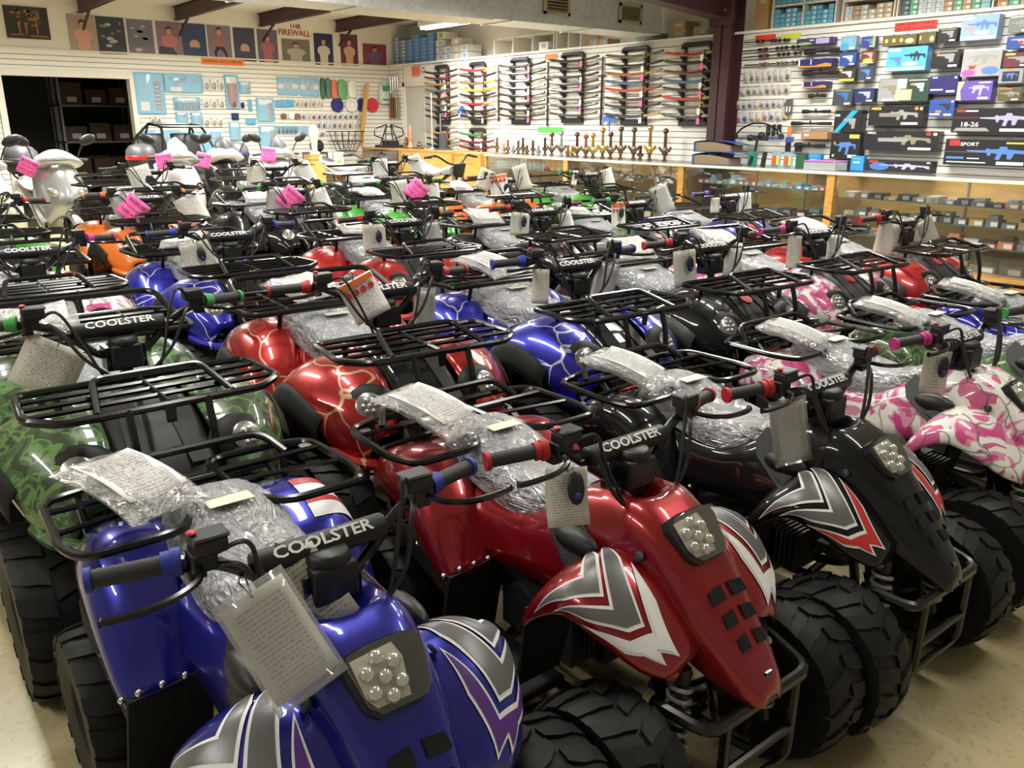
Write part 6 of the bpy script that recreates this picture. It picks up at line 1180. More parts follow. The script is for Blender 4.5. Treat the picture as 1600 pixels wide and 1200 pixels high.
def designs(k, lab):
    D = []; st = ('price_sticker', 'w', rect(.62, .06, .92, .18))
    if k == 'purple': D = [('oval', 'gr', oval(.24, .22, .22, .2)), ('panel', 'v', rect(.56, .1, .93, .9)), ('mark', 'w', rect(.38, .6, .5, .75))]
    elif k == 'ora': D = [('flame', 'o', [(.03, .03), (.97, .03), (.97, .35), (.8, .5), (.5, .2), (.2, .22), (.03, .3)]), ('mark', 'w', rect(.36, .35, .39, .95)), ('edge', 'w', rect(.0, .2, .05, .95))]
    elif k == 'b2': D = [('pistol', 'lb' if 'light blue' in lab else 'v' if 'violet' in lab else 'w' if 'silver' in lab else 'b', sub(PISTOL, .1, .12, .95, .95)), st]; D += [('end', 'gr', rect(.8, 0, 1, 1))] if 'green end' in lab else [('block', 'az', rect(.06, .08, .5, .45))] if 'light blue' in lab else []
    elif k == 'brn': D = [('dot', 'y', oval(.12+.22*i, .5, .05, .2)) for i in range(3 if 'long' in lab else 1)]+[('splash', 'cr', oval(.8, .4, .13, .25))]
    elif k == 'blk': D = [('pistol', 'g' if 'charcoal' not in lab else 'gl', sub(PISTOL, .12, .15, .95, .95)), st, ('header', 'br', rect(.1, .86, .9, .96))]; D += [('tip', 'o', rect(.18, .68, .26, .82))] if 'orange' in lab else []
    elif k == 'br': D = [('panel', 'y', oval(.5, .24, .36, .16)), ('pistol', 'pk', sub(PISTOL, .05, .25, .95, 1.0)), ('strip', 'w', rect(.05, .02, .9, .1))]
    elif k == 'yb': D = [('frame', 'y', rect(.02, .02, .98, .2)), ('pistol', 'w', sub(PISTOL, .1, .15, .95, .95)), ('mark', 'y', rect(.04, .82, .2, .96))]
    elif k == 'lb': D = [('sky', 'w', rect(.03, .04, .97, .16)), ('gun', 'dk' if 'dark' in lab else 'b', sub(RIFLE, .42 if 'dark' in lab else .15, .2, .98, .95)), ('mark', 'w', rect(.04, .84, .34, .95)), ('patch', 'pk' if 'pale' in lab else 'b', sub(PISTOL, .04, .12, .44, .72)), ('cloud', 'w', oval(.6, .3, .2, .09))]
    elif k == 'gg': D = [('grey_half', 'g', rect(.01, .02, .45, .98)), ('pistol', 'br', sub(PISTOL, .03, .15, .44, .85)), ('note', 'cr', rect(.36, .06, .68, .52)), ('crest', 'w', rect(.38, .56, .56, .97)), ('pistol', 'w', sub(PISTOL, .62, .3, .96, .9)), ('tip', 'o', rect(.64, .68, .72, .76)), ('strip', 'w', rect(.1, .06, .34, .14)), ('rule', 'w', rect(.6, .88, .95, .92))]
    elif k == 'nv': D = [('mark', 'w', rect(.08, .86, .26, .93)), ('seal', 'w', oval(.9, .88, .05, .06)), ('strip', 'w', rect(.05, .18, .5, .26)), st]
    elif k in ('gy', 'ol'): D = [('gun', 'g', sub(RIFLE, .05, .1, .95, .9)), st, ('band', 'o' if k == 'ol' else 'w', rect(.05, .88, .6, .95))]
    elif k == 'clr': D = [('blob', 'pp', oval(.2, .15, .18, .13)), ('star', 'r', [(.2, .3), (.34, .3), (.4, .48), (.3, .4), (.2, .46)]), ('blob', 'b', oval(.75, .22, .22, .16)), ('gun', 'g', sub(SUB, .05, .4, .95, 1.0))]
    elif k == 'pk': D = [('pistol', 'v', sub(PISTOL, .1, .2, .95, .95)), ('blob', 'r', oval(.6, .5, .1, .12)), st]
    elif k == 'rd': D = [('pistol', 'g', sub(PISTOL, .05, .15, .95, .85)), ('mark', 'y', rect(.05, .82, .4, .95)), st]
    elif k == 'gb': D = [('window', 'dk', rect(.15, .12, .85, .8)), ('gun', 'b', sub(SUB, .15, .2, .85, .85)), ('mark', 'o', rect(.3, .84, .55, .96))]
    elif k == 'pu': D = [('glow', 'cr', [(.01, .02), (.16, .02), (.1, .5), (.2, .98), (.01, .98)]), ('gun', 'v', sub(SUB, .25, .1, .98, 1.0)), st, ('strip', 'w', rect(.6, .88, .95, .94))]
    elif k in ('m', 'm2'): D = [('gun', 'g' if k == 'm' else 'br', sub(RIFLE, .18, .05, .92, .98)), ('barrel', 'br' if k == 'm' else 'g', rect(.2, .45, .6, .62)), ('seal', 'o' if k == 'm' else 'r', oval(.87, .86, .035, .09)), ('patch', 'cr', rect(.93, .78, .98, .92)), st]
    elif k == 'm3': D = [('glow', 'gl', oval(.22, .45, .15, .34)), ('gun', 'v', sub(RIFLE, .2, .0, .98, .95)), ('mark', 'r', rect(.06, .75, .2, .92)), ('patch', 'w', rect(.92, .82, .97, .93))]
    elif k == 'bl': D = [('pistol', 'dk', sub(PISTOL, .3, .25, .95, .9)), ('mark', 'o', rect(.28, .24, .5, .38)), ('strip', 'w', rect(.05, .1, .45, .2)), ('seal', 'w', oval(.9, .9, .05, .06)), st]
    elif k == 'r1': D = [('rule', 'r', rect(.01, .60, .5, .615)), ('gun', 'v', sub(RIFLE, .34, .02, .99, .98)), ('base', 'g', [(.03, .06), (.5, .06), (.45, .2), (.07, .2)]), ('mark', 'r', rect(.05, .84, .15, .94)), ('mark', 'w', rect(.16, .85, .32, .91)), st]
    elif k == 'r2': D = [('rule', 'br', rect(.01, .50, .5, .513)), ('gun', 'b', sub(RIFLE, .25, .0, 1.0, .92)), ('bar', 'y', rect(.7, .84, .98, .9)), ('mark', 'r', rect(.05, .74, .17, .96)), ('strip', 'b', rect(.03, .24, .24, .32)), ('strip', 'w', rect(.28, .25, .42, .29)), ('strip', 'w', rect(.04, .1, .5, .14)), st]
    elif k == 'diag': D = [('band', 'az', [(.02, .02), (.2, .02), (.86, .98), (.62, .98)]), ('gun', 'g', sub(PISTOL, .3, .0, .9, .8)), ('mark', 'w', rect(.03, .72, .2, .82))]
    elif k == 'uzi': D = [('gun', 'b', sub(SUB, .05, .05, .95, .85)), ('tip', 'o', rect(.1, .56, .17, .66)), ('sticker', 'y', rect(.62, .8, .95, .94)), ('mark', 'cr', rect(.08, .08, .16, .18)), st]
    elif k == 'pk2': D = [('mark', 'w', rect(.2, .5, .7, .62)), ('strip', 'lb', rect(.1, .8, .8, .86))]
    elif k == 'tan': D = [('label', 'w', rect(.12, .4, .3, .7))]
    elif k == 'low': D = [('mark', 'cr', rect(.04, .2, .2, .9)), ('strip', 'w', rect(.4, .5, .8, .7)), ('splash', 'v', rect(.2, .2, .36, .8))]
    return D
TXT = {'m': ('M82B', 'y', .04, .86, .14), 'm2': ('M82A', 'w', .04, .88, .12), 'r1': ('18-26', 'w', .11, .33, .2), 'r2': ('SPORT', 'w', .18, .80, .14)}
def gunbox(y0, y1, z0, z1, k, col, lab):
    lab = lab.replace(',', ', '); onc = k in ('m3', 'pk2', 'low')
    w_, h = y0-y1, z1-z0; dpt = .11 if w_ > .3 else .07
    zb = 1.016 if onc else z0; xf = 8.75 if onc else 8.86
    if k == 'uzi': zb += .012
    dpt = min(dpt, 8.985-xf)
    o = MB().bb((0, 0, 0), (dpt, -w_, h)).build('boxed_gun' if k not in ('tan', 'purple', 'ora', 'pk2') else 'product_box', pm('box_'+col, BC[col], .35), loc=(xf, y0, zb), smooth=0, bev=.002)
    tag(o, lab, 'box')
    if k == 'lb' and 'pale' in lab: o.data.vertices.foreach_get
    r_ = 0
    for nme, c, P in designs(k, lab):
        r_ += 1; B = MB(); B.prism([(-.0006-.0003*r_, -u*w_, v*h) for u, v in P], (.0006, 0, 0)); B.build('printed_'+nme if nme != 'price_sticker' else nme, PC[c], o, smooth=0)
    if k in TXT:
        tx, c, u, v, s_ = TXT[k]; t = text_mesh('lettering', tx, h*s_*1.3, PC[c], o, .0004, 'LEFT', .001); t.rotation_euler = (PI/2, 0, -PI/2); t.location = (-.0045, -u*w_, v*h); t.scale = (1.3, 1, 1)
    if not onc:
        B = MB()
        for u in (.3, .7): B.tube([(8.99-xf, -u*w_, h*.97), (8.99-xf-.01, -u*w_, h+.008), (-.012, -u*w_, h+.008)], .0028, 5)
        B.build('peg_hook', CHROME, o)
for g in GBOX: gunbox(*g)
for i, (a, b) in enumerate(RODS):
    L = a[0]-b[0]; t = empty('rifle_sight', ['black rod with red fittings under the orange red sign', 'long thin black rod, second from the top on the box wall', 'black rod with a red collar, third from the top', 'black and steel rod with knobs, fourth from the top'][i], 'rod', (8.94, a[0], a[1])); dz = b[1]-a[1]
    B = MB(); B.tube([(0, 0, 0), (0, -L, dz)], .008, 6); B.sph((0, -L, dz), .02, 8, 5); B.build('rod', PK, t); B = MB()
    for u in (.3, .36, .42, .62, .7, .78, .9): B.tube([(0, -L*u, dz*u), (0, -L*(u+.035), dz*(u+.035))], .016+.005*((int(u*50)) % 2), 8)
    B.build('knobs', [PC['r'], PK, pm('rod_red', (.2, .03, .03)), ALU][i] if i in (3,) else PK, t); B = MB(); u = .38; B.tube([(0, -L*u, dz*u), (0, -L*(u+.05), dz*u)], .022, 8); B.build('red_collar', pm('rod_red', (.22, .03, .03)), t)
    hook(t, 0, 0) if 0 else None
    B = MB(); B.tube([(.05, -L*.5, -.0), (0, -L*.5, -.012)], .004, 5); B.build('peg_hook', CHROME, t)
for i, (a, b) in enumerate(SCOPES):
    L = a[0]-b[0]; t = empty('rifle_scope', 'black rifle scope, %s from the top in the scope column' % ORD[i], 'scope', (8.92, a[0], a[1]), group='scopes on the box wall'); r = .028 if i < 2 else .022
    B = MB(); B.lathe([(r, 0), (r*1.1, -.01), (r, -L*.22), (r*.55, -L*.32), (r*.55, -L*.62), (r*.8, -L*.72), (r*.85, -L), (0, -L)], 14, ax='y'); s_ = B.build('tube', PK, t); B = MB(); B.lathe([(r*.5, 0), (r*.5, r*1.5), (0, r*1.5)], 10, c=(0, -L*.48, 0)); B.lathe([(r*.5, 0), (r*.5, -r*1.5), (0, -r*1.5)], 10, c=(0, -L*.48, 0), ax='x'); B.build('turret', PK, t)
    B = MB(); B.tube([(.06, -L*.45, 0), (.0, -L*.45, -r*.4)], .004, 5); B.build('peg_hook', CHROME, t)
CK = dict(c=[(.35, .34, .32), (.12, .12, .12), (.3, .22, .2)], m=[(.35, .1, .1), (.08, .14, .42), (.12, .12, .14), (.4, .4, .42)], m2=[(.45, .12, .14), (.06, .10, .42), (.4, .38, .4), (.62, .45, .06)], k=[(.05, .05, .055)])
for y0, y1, z0, z1, k, nm, i, n in BSMALL:
    w_, h = y0-y1, z1-z0; t = empty('hang_pack', 'small clear hang pack, %s from the left in the %s row beside the column' % (ORD[i], nm), 'pack', (8.96, (y0+y1)/2, z0), group='small packs beside the steel column')
    cl = CK[k][i % len(CK[k])]
    B = MB(); B.bb((-.001, -w_/2, 0), (.002, w_/2, h)); B.build('backing_card', PWH if k != 'k' else pm('box_black', BC['black']), t, smooth=0); B = MB(); B.sph((-.012, 0, h*.3), 1, 8, 5, (.014, w_*.36, h*.24)); B.sph((-.012, w_*.1, h*.42), 1, 8, 5, (.012, w_*.2, h*.16)); B.build('contents', pm('pk%s%d' % (k, i % len(CK[k])), cl), t)
    B = MB(); B.tube([(.02, 0, h*.95), (-.06, 0, h*.95), (-.065, 0, h)], .003, 5); B.build('peg_hook', CHROME, t)
# compound bow, binders, counter-top goods
t = empty('compound_bow', 'black compound bow hung beside the steel column above the counter', 'bow', (8.86, 6.36, 1.33))
B = MB(); B.rt([(0, .33, .02), (0, .26, .10), (0, .10, .17), (0, -.1, .17), (0, -.26, .10), (0, -.33, .02)], .010, .06, 6); B.build('limbs', STEEL, t); B = MB()
for s in (-1, 1): B.lathe([(.035, -.01), (.035, .01)], 14, c=(0, s*.33, .02), ax='x')
B.build('cams', PK, t); B = MB(); B.bb((-.02, -.14, -.03), (.02, .14, .03)); B.sph((0, .1, .0), .04, 8, 5); B.sph((0, -.05, .03), .045, 8, 5); B.tube([(0, 0, 0), (0, .02, -.17)], .016, 8); B.tube([(0, .3, 0), (0, -.3, 0)], .005, 5); B.build('riser', PK, t); B = MB(); B.tube([(0, .33, .02), (0, -.33, .02)], .002, 4); B.build('string', PK, t)
B = MB()
for dz in (-.03, -.01, .01): B.tube([(-.01, -.15, dz), (-.01, -.52, dz)], .004, 5); B.bb((-.013, -.5, dz-.01), (-.007, -.4, dz+.01))
B.build('arrows', pm('arrow_blue', (.05, .08, .28)), t); B = MB(); B.tube([(.13, 0, .15), (0, 0, .12)], .005, 5); B.build('peg_hook', CHROME, t)
PG = mat('aged_page_edges', (.28, .20, .12), .7, build=lambda nt, b: bump(nt, b, noise_out(nt, coords(nt, 'Object', (1, 1, 90)), 4), .6, .004)); BINDER = mat('blue_binder_vinyl', (.015, .10, .42), .3)
for i, (z, x, lab) in enumerate(((1.016, 8.36, 'thick blue ring binder at the bottom of the stack on the counter'), (1.166, 8.38, 'thick blue ring binder on top of the stack, cover curling open'))):
    t = empty('ring_binder', lab, 'binder', (x, 6.92, z), .06)
    B = MB(); B.bb((0, -.52, .0), (.30, .0, .006)); B.bb((0, .0, 0), (.30, .012, .115)); G = [[(0, -.60*u+.01, .117+.02*math.sin(PI*u)*(1.4 if i == 0 else 1)-.035*u*u*(1.0 if i else -.1)+.02*u), (.30, -.60*u+.01, .117+.02*math.sin(PI*u)-.03*u*u)] for u in [k/10 for k in range(11)]]
    B.grid(G); B.build('cover', BINDER, t, solid=.004); B = MB(); G = [[(.012, -.50*u, .008), (.01, -.50*u, .06), (.012, -.50*u, .108+.014*math.sin(PI*u)-.03*u*u), (.28, -.50*u, .108-.03*u*u), (.285, -.50*u, .008)] for u in [k/10 for k in range(11)]]
    B.grid(G); B.add([G[-1][0], G[-1][1], G[-1][2], G[-1][3], G[-1][4]], [(0, 1, 2, 3, 4)]); B.build('pages', PG, t)
def onc(name, lab, cat, y, x, parts, group=None):
    t = empty(name, lab, cat, (x, y, 1.016), 0, group)
    for nme, B, M in parts: B.build(nme, M, t)
onc('tool_holder', 'teal plastic holder with a dark pistol grip beside the binders', 'holder', 6.14, 8.5, [('holder', MB().bb((-.05, -.04, 0), (.03, .04, .17)), pm('teal', (.02, .22, .16))), ('grip', MB().tube([(-.06, -.0, .02), (-.06, -.03, .12)], .022, 8), PK)])
onc('knife_sheath', 'black sheath standing right of the teal holder', 'sheath', 6.0, 8.5, [('sheath', MB().tube([(0, 0, 0), (0, -.02, .17)], .028, 8), PK)])
for i, y in enumerate((5.84, 5.68)): onc('lighter_pack', 'card of red and yellow lighters on the counter, %s one' % ('left', 'right')[i], 'lighter pack', y, 8.52, [('backing_card', MB().bb((0, -.06, 0), (.006, .06, .17)), pm('lighter_card', (.22, .34, .5))), ('red_lighter', MB().tube([(-.012, .022, .03), (-.012, .022, .13)], .02, 8), pm('lred', (.62, .10, .03))), ('yellow_lighter', MB().tube([(-.01, -.025, .03), (-.01, -.025, .13)], .016, 8), pm('lyel', (.7, .55, .05)))], 'lighter packs')
onc('green_case', 'dark green rounded case right of the lighter packs', 'case', 5.53, 8.56, [('case', MB().box((0, 0, .08), (.06, .12, .16)), pm('dkgreen', (.02, .10, .05)))])
t = empty('clear_tub', 'clear tub with a mauve rim full of small parts on the counter', 'tub', (8.6, 5.26, 1.016)); MB().bb((-.12, -.19, 0), (.12, .19, .085)).build('tub', mat('tub_plastic', (.7, .72, .74), .1, alpha=.4), t, smooth=0); MB().rt([(-.12, -.19, .09), (.12, -.19, .09), (.12, .19, .09), (-.12, .19, .09)], .009, .02, 6, True).build('rim', pm('mauve', (.40, .14, .36)), t)
B = MB(); r2 = random.Random(4)
for _ in range(26): B.box((r2.uniform(-.1, .1), r2.uniform(-.17, .17), r2.uniform(.02, .06)), (.03, .04, .02), Matrix.Rotation(r2.random()*3, 3, 'Z'))
B.build('small_parts', ALU, t, smooth=0)
for i, (y, z, l, lab) in enumerate(((5.75, 1.33, .1, 'grey twin strip pack below the scopes'), (6.02, 1.60, .09, 'dark grey case with two white strips left of the scopes'), (5.98, 1.18, .07, 'black bracket hanging above the clear tub'), (5.84, 1.18, .09, 'black foregrip hanging right of the bracket'), (5.98, 1.36, .05, 'orange and clear pack below the twin strips'))):
    t = empty('hang_pack', lab, 'pack', (8.95, y, z)); MB().bb((-.02, -l/2, 0), (.0, l/2, .11 if i != 1 else .17)).build('body', [pm('gmid', (.3, .3, .3)), pm('gdk', (.1, .1, .1)), PK, PK, PC['o']][i], t, bev=.005); B = MB(); B.tube([(.03, 0, .1), (-.03, 0, .1)], .003, 5); B.build('peg_hook', CHROME, t)
    if i in (0, 1):
        for s in (-1, 1): MB().bb((-.024, s*.02-.008, .03), (-.019, s*.02+.008, .09)).build('white_strip', WHITEP, t, smooth=0)
# ---- glass counters
def counter(lab, y0, y1, x0, x1, zt, glass=True, shelves=(), name='display_counter', woodtop=False, post0=True):
    t = empty(name, lab, 'counter', (x0, y1, 0)); L = y0-y1; D = x1-x0
    MB().bb((.02, 0, 0), (D, L, .10)).build('plinth', WOOD, t, smooth=0)
    MB().bb((D-.02, 0, .10), (D, L, zt-.03)).build('back_panel', PANEL, t, smooth=0)
    for y in ((L-.045, 0) if post0 else (L-.045,)): B = MB(); B.bb((0, y, .10), (.05, y+.045, zt-.03)); B.build('post', WOOD, t, smooth=0)
    for y in (L-.02, 0): MB().bb((.05, y, .10), (D-.02, y+.02, zt-.03)).build('side_panel', PANEL, t, smooth=0)
    MB().bb((.0, 0, .10), (D, L, .14)).build('deck', WOOD, t, smooth=0)
    if woodtop: MB().bb((-.01, 0, zt-.03), (D, L, zt)).build('top', WOOD, t, smooth=0)
    else:
        MB().bb((-.012, 0, zt-.03), (.02, L, zt)).build('top_edge', TRIMW, t, smooth=0); MB().bb((.02, 0, zt-.012), (D, L, zt)).build('glass_top', GLASS, t, smooth=0); MB().bb((D-.03, 0, zt-.03), (D, L, zt-.012)).build('back_rail', TRIMW, t, smooth=0)
    for z in shelves: MB().bb((.09, .03, z-.008), (D-.03, L-.03, z)).build('glass_shelf', SHELFG, t, smooth=0)
    if shelves:
        for y in (L*.33, L*.66): MB().bb((D-.035, y-.008, .14), (D-.02, y+.008, zt-.04)).build('shelf_standard', ALU, t, smooth=0)
    if glass: MB().bb((.006, .045, .14), (.012, L-.045, zt-.03)).build('front_glass', GLASS, t, smooth=0)
    else: MB().bb((.004, .045, .14), (.02, L-.045, zt-.03)).build('front_panel', WOOD if glass is None else PANEL, t, smooth=0)
    return t
SHZ = (.755, .575, .385)
CS = [(11.15, 9.2, 'glass display counter of clear jars and toy cars below the fourth sword rack', (.80, .52)), (9.2, 7.06, 'glass display counter below the tall sword hilts', (.80, .60)), (7.06, 5.0, 'glass display counter below the lighters and binders', (.80, .50)), (5.0, 1.6, 'long glass display counter at the right edge below the rifle boxes', SHZ)]
for y0, y1, lab, sh in CS: counter(lab, y0, y1, 8.31, 8.96, 1.015, True, sh)
counter('plain wooden counter end with a bright oak panel before the jars', 11.9, 11.16, 8.24, 8.8, 1.02, None, (), 'wooden_counter', True)
counter('pale wooden counter below the first two sword racks', 13.55, 11.92, 8.2, 8.75, 1.035, False, (), 'wooden_counter', True)
counter('glass fronted counter nearest the left wall', 14.98, 13.57, 8.2, 8.75, 1.035, True, (.7,), 'display_counter', True)
PAL = [(.48, .45, .38), (.36, .22, .09), (.55, .53, .48), (.05, .05, .055), (.16, .16, .16), (.42, .28, .12), (.025, .025, .03), (.14, .17, .16)]; PALN = ['cream', 'tan', 'white', 'black', 'grey', 'kraft brown', 'charcoal', 'grey green']
PALB = [(.20, .34, .40), (.28, .42, .46), (.12, .25, .36), (.40, .42, .40), (.40, .12, .06), (.22, .30, .33)]; PALBN = ['blue grey', 'pale teal', 'steel blue', 'pale grey', 'rust red', 'slate']
def goods(yl, yr, z, x, n, pal, names, where, seed, hmax=.07, dmax=.2, grp=None, x1=None, fr=0):
    r2 = random.Random(seed); w_ = (yl-yr)/n; cnt = {}
    for i in range(n):
        c = r2.randrange(len(pal)); ww = w_*r2.uniform(.72, .92); h = r2.uniform(.35, 1)*hmax; y = yl-w_*(i+.5)
        o = MB().bb((0, -ww/2, 0), (r2.uniform(.6, 1)*dmax, ww/2, h)).build('small_box', pm('goods_'+names[c].replace(' ', '_'), pal[c], .4), loc=(x+r2.uniform(0, .03), y, z+.0008), smooth=0)
        tag(o, '%s box %s, %s from the left' % (names[c], where, ORD[i] if i < 24 else str(i)), 'box', grp or 'boxes '+where)
        MB().bb((-.0012, -ww*.42, h*.15), (.0, ww*.1, h*.75)).build('printed_label', PC['w'] if c % 3 else PC['g'], o, smooth=0)
        if r2.random() < .55 and hmax < .12:
            c2 = (3, 6, 4, 7)[r2.randrange(4)] if len(pal) > 7 else r2.randrange(len(pal)); o2 = MB().bb((0, -ww*.38, 0), (dmax*.6, ww*.38, h*.6)).build('small_box', pm('goods_'+names[c2].replace(' ', '_'), pal[c2], .4), loc=(x+.02, y, z+.0016+h), smooth=0); tag(o2, '%s box atop the %s box %s' % (names[c2], ORD[i], where), 'box', grp or 'boxes '+where)
goods(4.9, 1.7, .755, 8.42, 22, PAL, PALN, 'on the top shelf of the right counter', 1)
goods(4.9, 1.7, .575, 8.42, 22, PAL, PALN, 'on the middle shelf of the right counter', 2)
goods(4.9, 1.7, .385, 8.42, 20, [(.02, .06, .30), (.55, .20, .10), (.45, .45, .42), (.30, .30, .32), (.12, .30, .5), (.10, .10, .11)], ['dark blue', 'orange', 'pale', 'grey', 'light blue', 'black'], 'on the low shelf of the right counter', 3)
goods(4.85, 1.7, .14, 8.45, 12, PAL, PALN, 'on the floor of the right counter', 4, .10, .3)
goods(6.9, 5.12, .80, 8.42, 18, PALB, PALBN, 'on the top shelf below the lighters', 5)
goods(6.6, 5.15, .50, 8.43, 8, [(.05, .05, .05), (.1, .2, .25), (.07, .07, .07)], ['black', 'dark teal', 'charcoal'], 'on the lower shelf below the lighters', 6, .09)
goods(8.9, 7.2, .80, 8.43, 16, [(.05, .05, .055), (.12, .10, .09), (.3, .22, .16)], ['black', 'dark brown', 'brown'], 'on the top shelf below the tall hilts', 7, .04)
goods(8.9, 7.2, .60, 8.43, 11, [(.05, .05, .055), (.3, .3, .28), (.10, .09, .08)], ['black', 'grey', 'brown black'], 'on the lower shelf below the tall hilts', 8, .05)
for i in range(12):
    y = 11.0-.1*i; B = MB(); B.lathe([(.03, 0), (.036, .01), (.036, .09), (.022, .11), (.022, .125)], 12); o = B.build('glass_jar', mat('jar_glass', (.55, .68, .66), .05, alpha=.5), loc=(8.5, y, .801)); tag(o, 'clear glass jar on the counter shelf, %s from the left of the jar row' % ORD[i], 'jar', 'clear jars'); MB().lathe([(.025, .125), (.025, .14), (0, .14)], 12).build('lid', ALU, o)
for i, (c, nm) in enumerate((((.35, .05, .10), 'wine red'), ((.7, .55, .03), 'yellow'), ((.6, .6, .6), 'white'), ((.30, .10, .18), 'plum'))):
    t = empty('toy_car', '%s toy car on the counter shelf right of the clear jars' % nm, 'toy car', (8.47, 9.78-.14*i, .801)); B = MB(); B.box((0, 0, .025), (.045, .11, .028)); B.prism([(-.02, -.035, .039), (-.02, .03, .039), (-.018, .015, .06), (-.018, -.02, .06)], (.038, 0, 0)); B.build('body', pm('car_'+nm.replace(' ', '_'), c, .25), t, bev=.004)
    for yy in (-.033, .033):
        for xx in (-.022, .022): B = MB(); B.lathe([(.011, -.005), (.011, .005)], 10, c=(xx, yy, .011), ax='x'); B.build('wheel', PK, t)
goods(10.9, 9.4, .52, 8.43, 7, [(.45, .42, .15), (.4, .4, .38), (.2, .2, .19)], ['mustard', 'pale grey', 'grey'], 'on the lower shelf below the jars', 9, .05)
# ---- storage on the ledge above the right wall
ZL = 2.559
def cubby(lab, y0, y1, h, nx, nz, x0=9.06, D=.36):
    t = empty('cubby_shelf', lab, 'shelf', (x0, y1, ZL)); L = y0-y1; k = .016
    MB().bb((D-.01, 0, 0), (D, L, h)).build('back_board', TRIMW, t, smooth=0)
    for i in range(nx+1): MB().bb((0, (L-k)*i/nx, 0), (D-.01, (L-k)*i/nx+k, h)).build('upright', TRIMW, t, smooth=0)
    for j in range(nz+1): MB().bb((0, k, (h-k)*j/nz), (D-.01, L-k, (h-k)*j/nz+k)).build('board', TRIMW, t, smooth=0)
    return t
cubby('white cubby shelf of turquoise boxes above the orange red sign', 6.46, 5.62, .50, 2, 2); cubby('white cubby shelf of tan and white boxes above the red sign', 5.55, 4.94, .44, 1, 2); cubby('white cubby shelf of mixed boxes at the top right', 4.92, 3.0, .50, 2, 1)
cubby('empty white cubby shelf above the third sword rack', 11.87, 10.35, .26, 3, 1); cubby('white cubby cabinet right of the empty cubby shelf', 10.3, 9.75, .30, 2, 1)
def stack(yl, yr, z, ncol, nrow, pal, names, where, seed, bh=.05, x=9.08, d=.25, grp=None):
    r2 = random.Random(seed); w_ = (yl-yr)/ncol
    for i in range(ncol):
        c = r2.randrange(len(pal)); nr = nrow-(r2.random() < .4)
        for j in range(nr):
            o = MB().bb((0, -w_*.46, 0), (d, w_*.46, bh*.93)).build('carton', pm('ct_'+names[c].replace(' ', '_'), pal[c], .5), loc=(x, yl-w_*(i+.5), z+j*bh+.0006), smooth=0)
            tag(o, '%s carton %s, %s column, %s up' % (names[c], where, ORD[i], ORD[j]), 'carton', grp or 'cartons '+where); MB().bb((-.001, -w_*.3, bh*.25), (0, w_*.05, bh*.7)).build('printed_label', PC['w'] if c % 2 else PC['lb'], o, smooth=0)
TQ = [(.12, .38, .52), (.16, .42, .56), (.10, .32, .46)]; TN_ = ['turquoise', 'pale turquoise', 'deep turquoise']
stack(6.43, 6.06, ZL+.017, 5, 4, TQ, TN_, 'in the lower left turquoise cubby', 1); stack(6.02, 5.66, ZL+.017, 5, 4, TQ, TN_, 'in the lower right turquoise cubby', 2); stack(6.43, 6.06, ZL+.26, 5, 4, TQ, TN_, 'in the upper left turquoise cubby', 3); stack(6.02, 5.66, ZL+.26, 5, 4, TQ+[(.5, .46, .38)], TN_+['beige'], 'in the upper right turquoise cubby', 4)
stack(5.52, 4.98, ZL+.017, 6, 3, [(.45, .26, .12), (.55, .50, .40), (.62, .60, .56), (.5, .4, .25)], ['brown', 'beige', 'white', 'sand'], 'in the tan box cubby', 5); stack(5.52, 4.98, ZL+.235, 6, 2, [(.45, .26, .12), (.12, .12, .12), (.62, .60, .56)], ['brown', 'black', 'white'], 'on the upper board of the tan box cubby', 6)
MXP = [(.62, .60, .56), (.52, .30, .14), (.14, .14, .14), (.14, .42, .26), (.30, .55, .52), (.55, .42, .25), (.20, .22, .2)]; MXN = ['white', 'orange brown', 'black', 'green', 'mint', 'sand', 'dark grey']
stack(4.88, 3.99, ZL+.017, 10, 6, MXP, MXN, 'in the mixed box cubby', 7); stack(3.93, 3.1, ZL+.017, 8, 6, MXP, MXN, 'in the last mixed cubby', 8)
stack(15.1, 13.65, ZL, 6, 8, [(.10, .20, .50), (.22, .30, .48), (.14, .26, .56)], ['blue', 'grey blue', 'bright blue'], 'stacked by the room corner', 9, .062, 9.05, .3)
stack(13.6, 12.6, ZL, 4, 3, [(.62, .60, .56), (.56, .53, .47)], ['white', 'off white'], 'stacked right of the blue cartons', 10, .12, 9.05, .3)
MB_ = MB().bb((-.001, -.1, .02), (0, .1, .1)); o = tag(MB().bb((0, -.12, 0), (.28, .12, .12)).build('carton', PWH, loc=(9.05, 13.42, ZL+.361), smooth=0), 'white carton with a green square on top of the white stack', 'carton'); MB().bb((-.001, -.06, .02), (0, .06, .1)).build('green_square', pm('lime_square', (.28, .48, .04)), o, smooth=0)
stack(9.6, 9.2, ZL, 2, 1, [(.42, .24, .10)], ['brown'], 'on the ledge above the fifth rack', 11, .10)
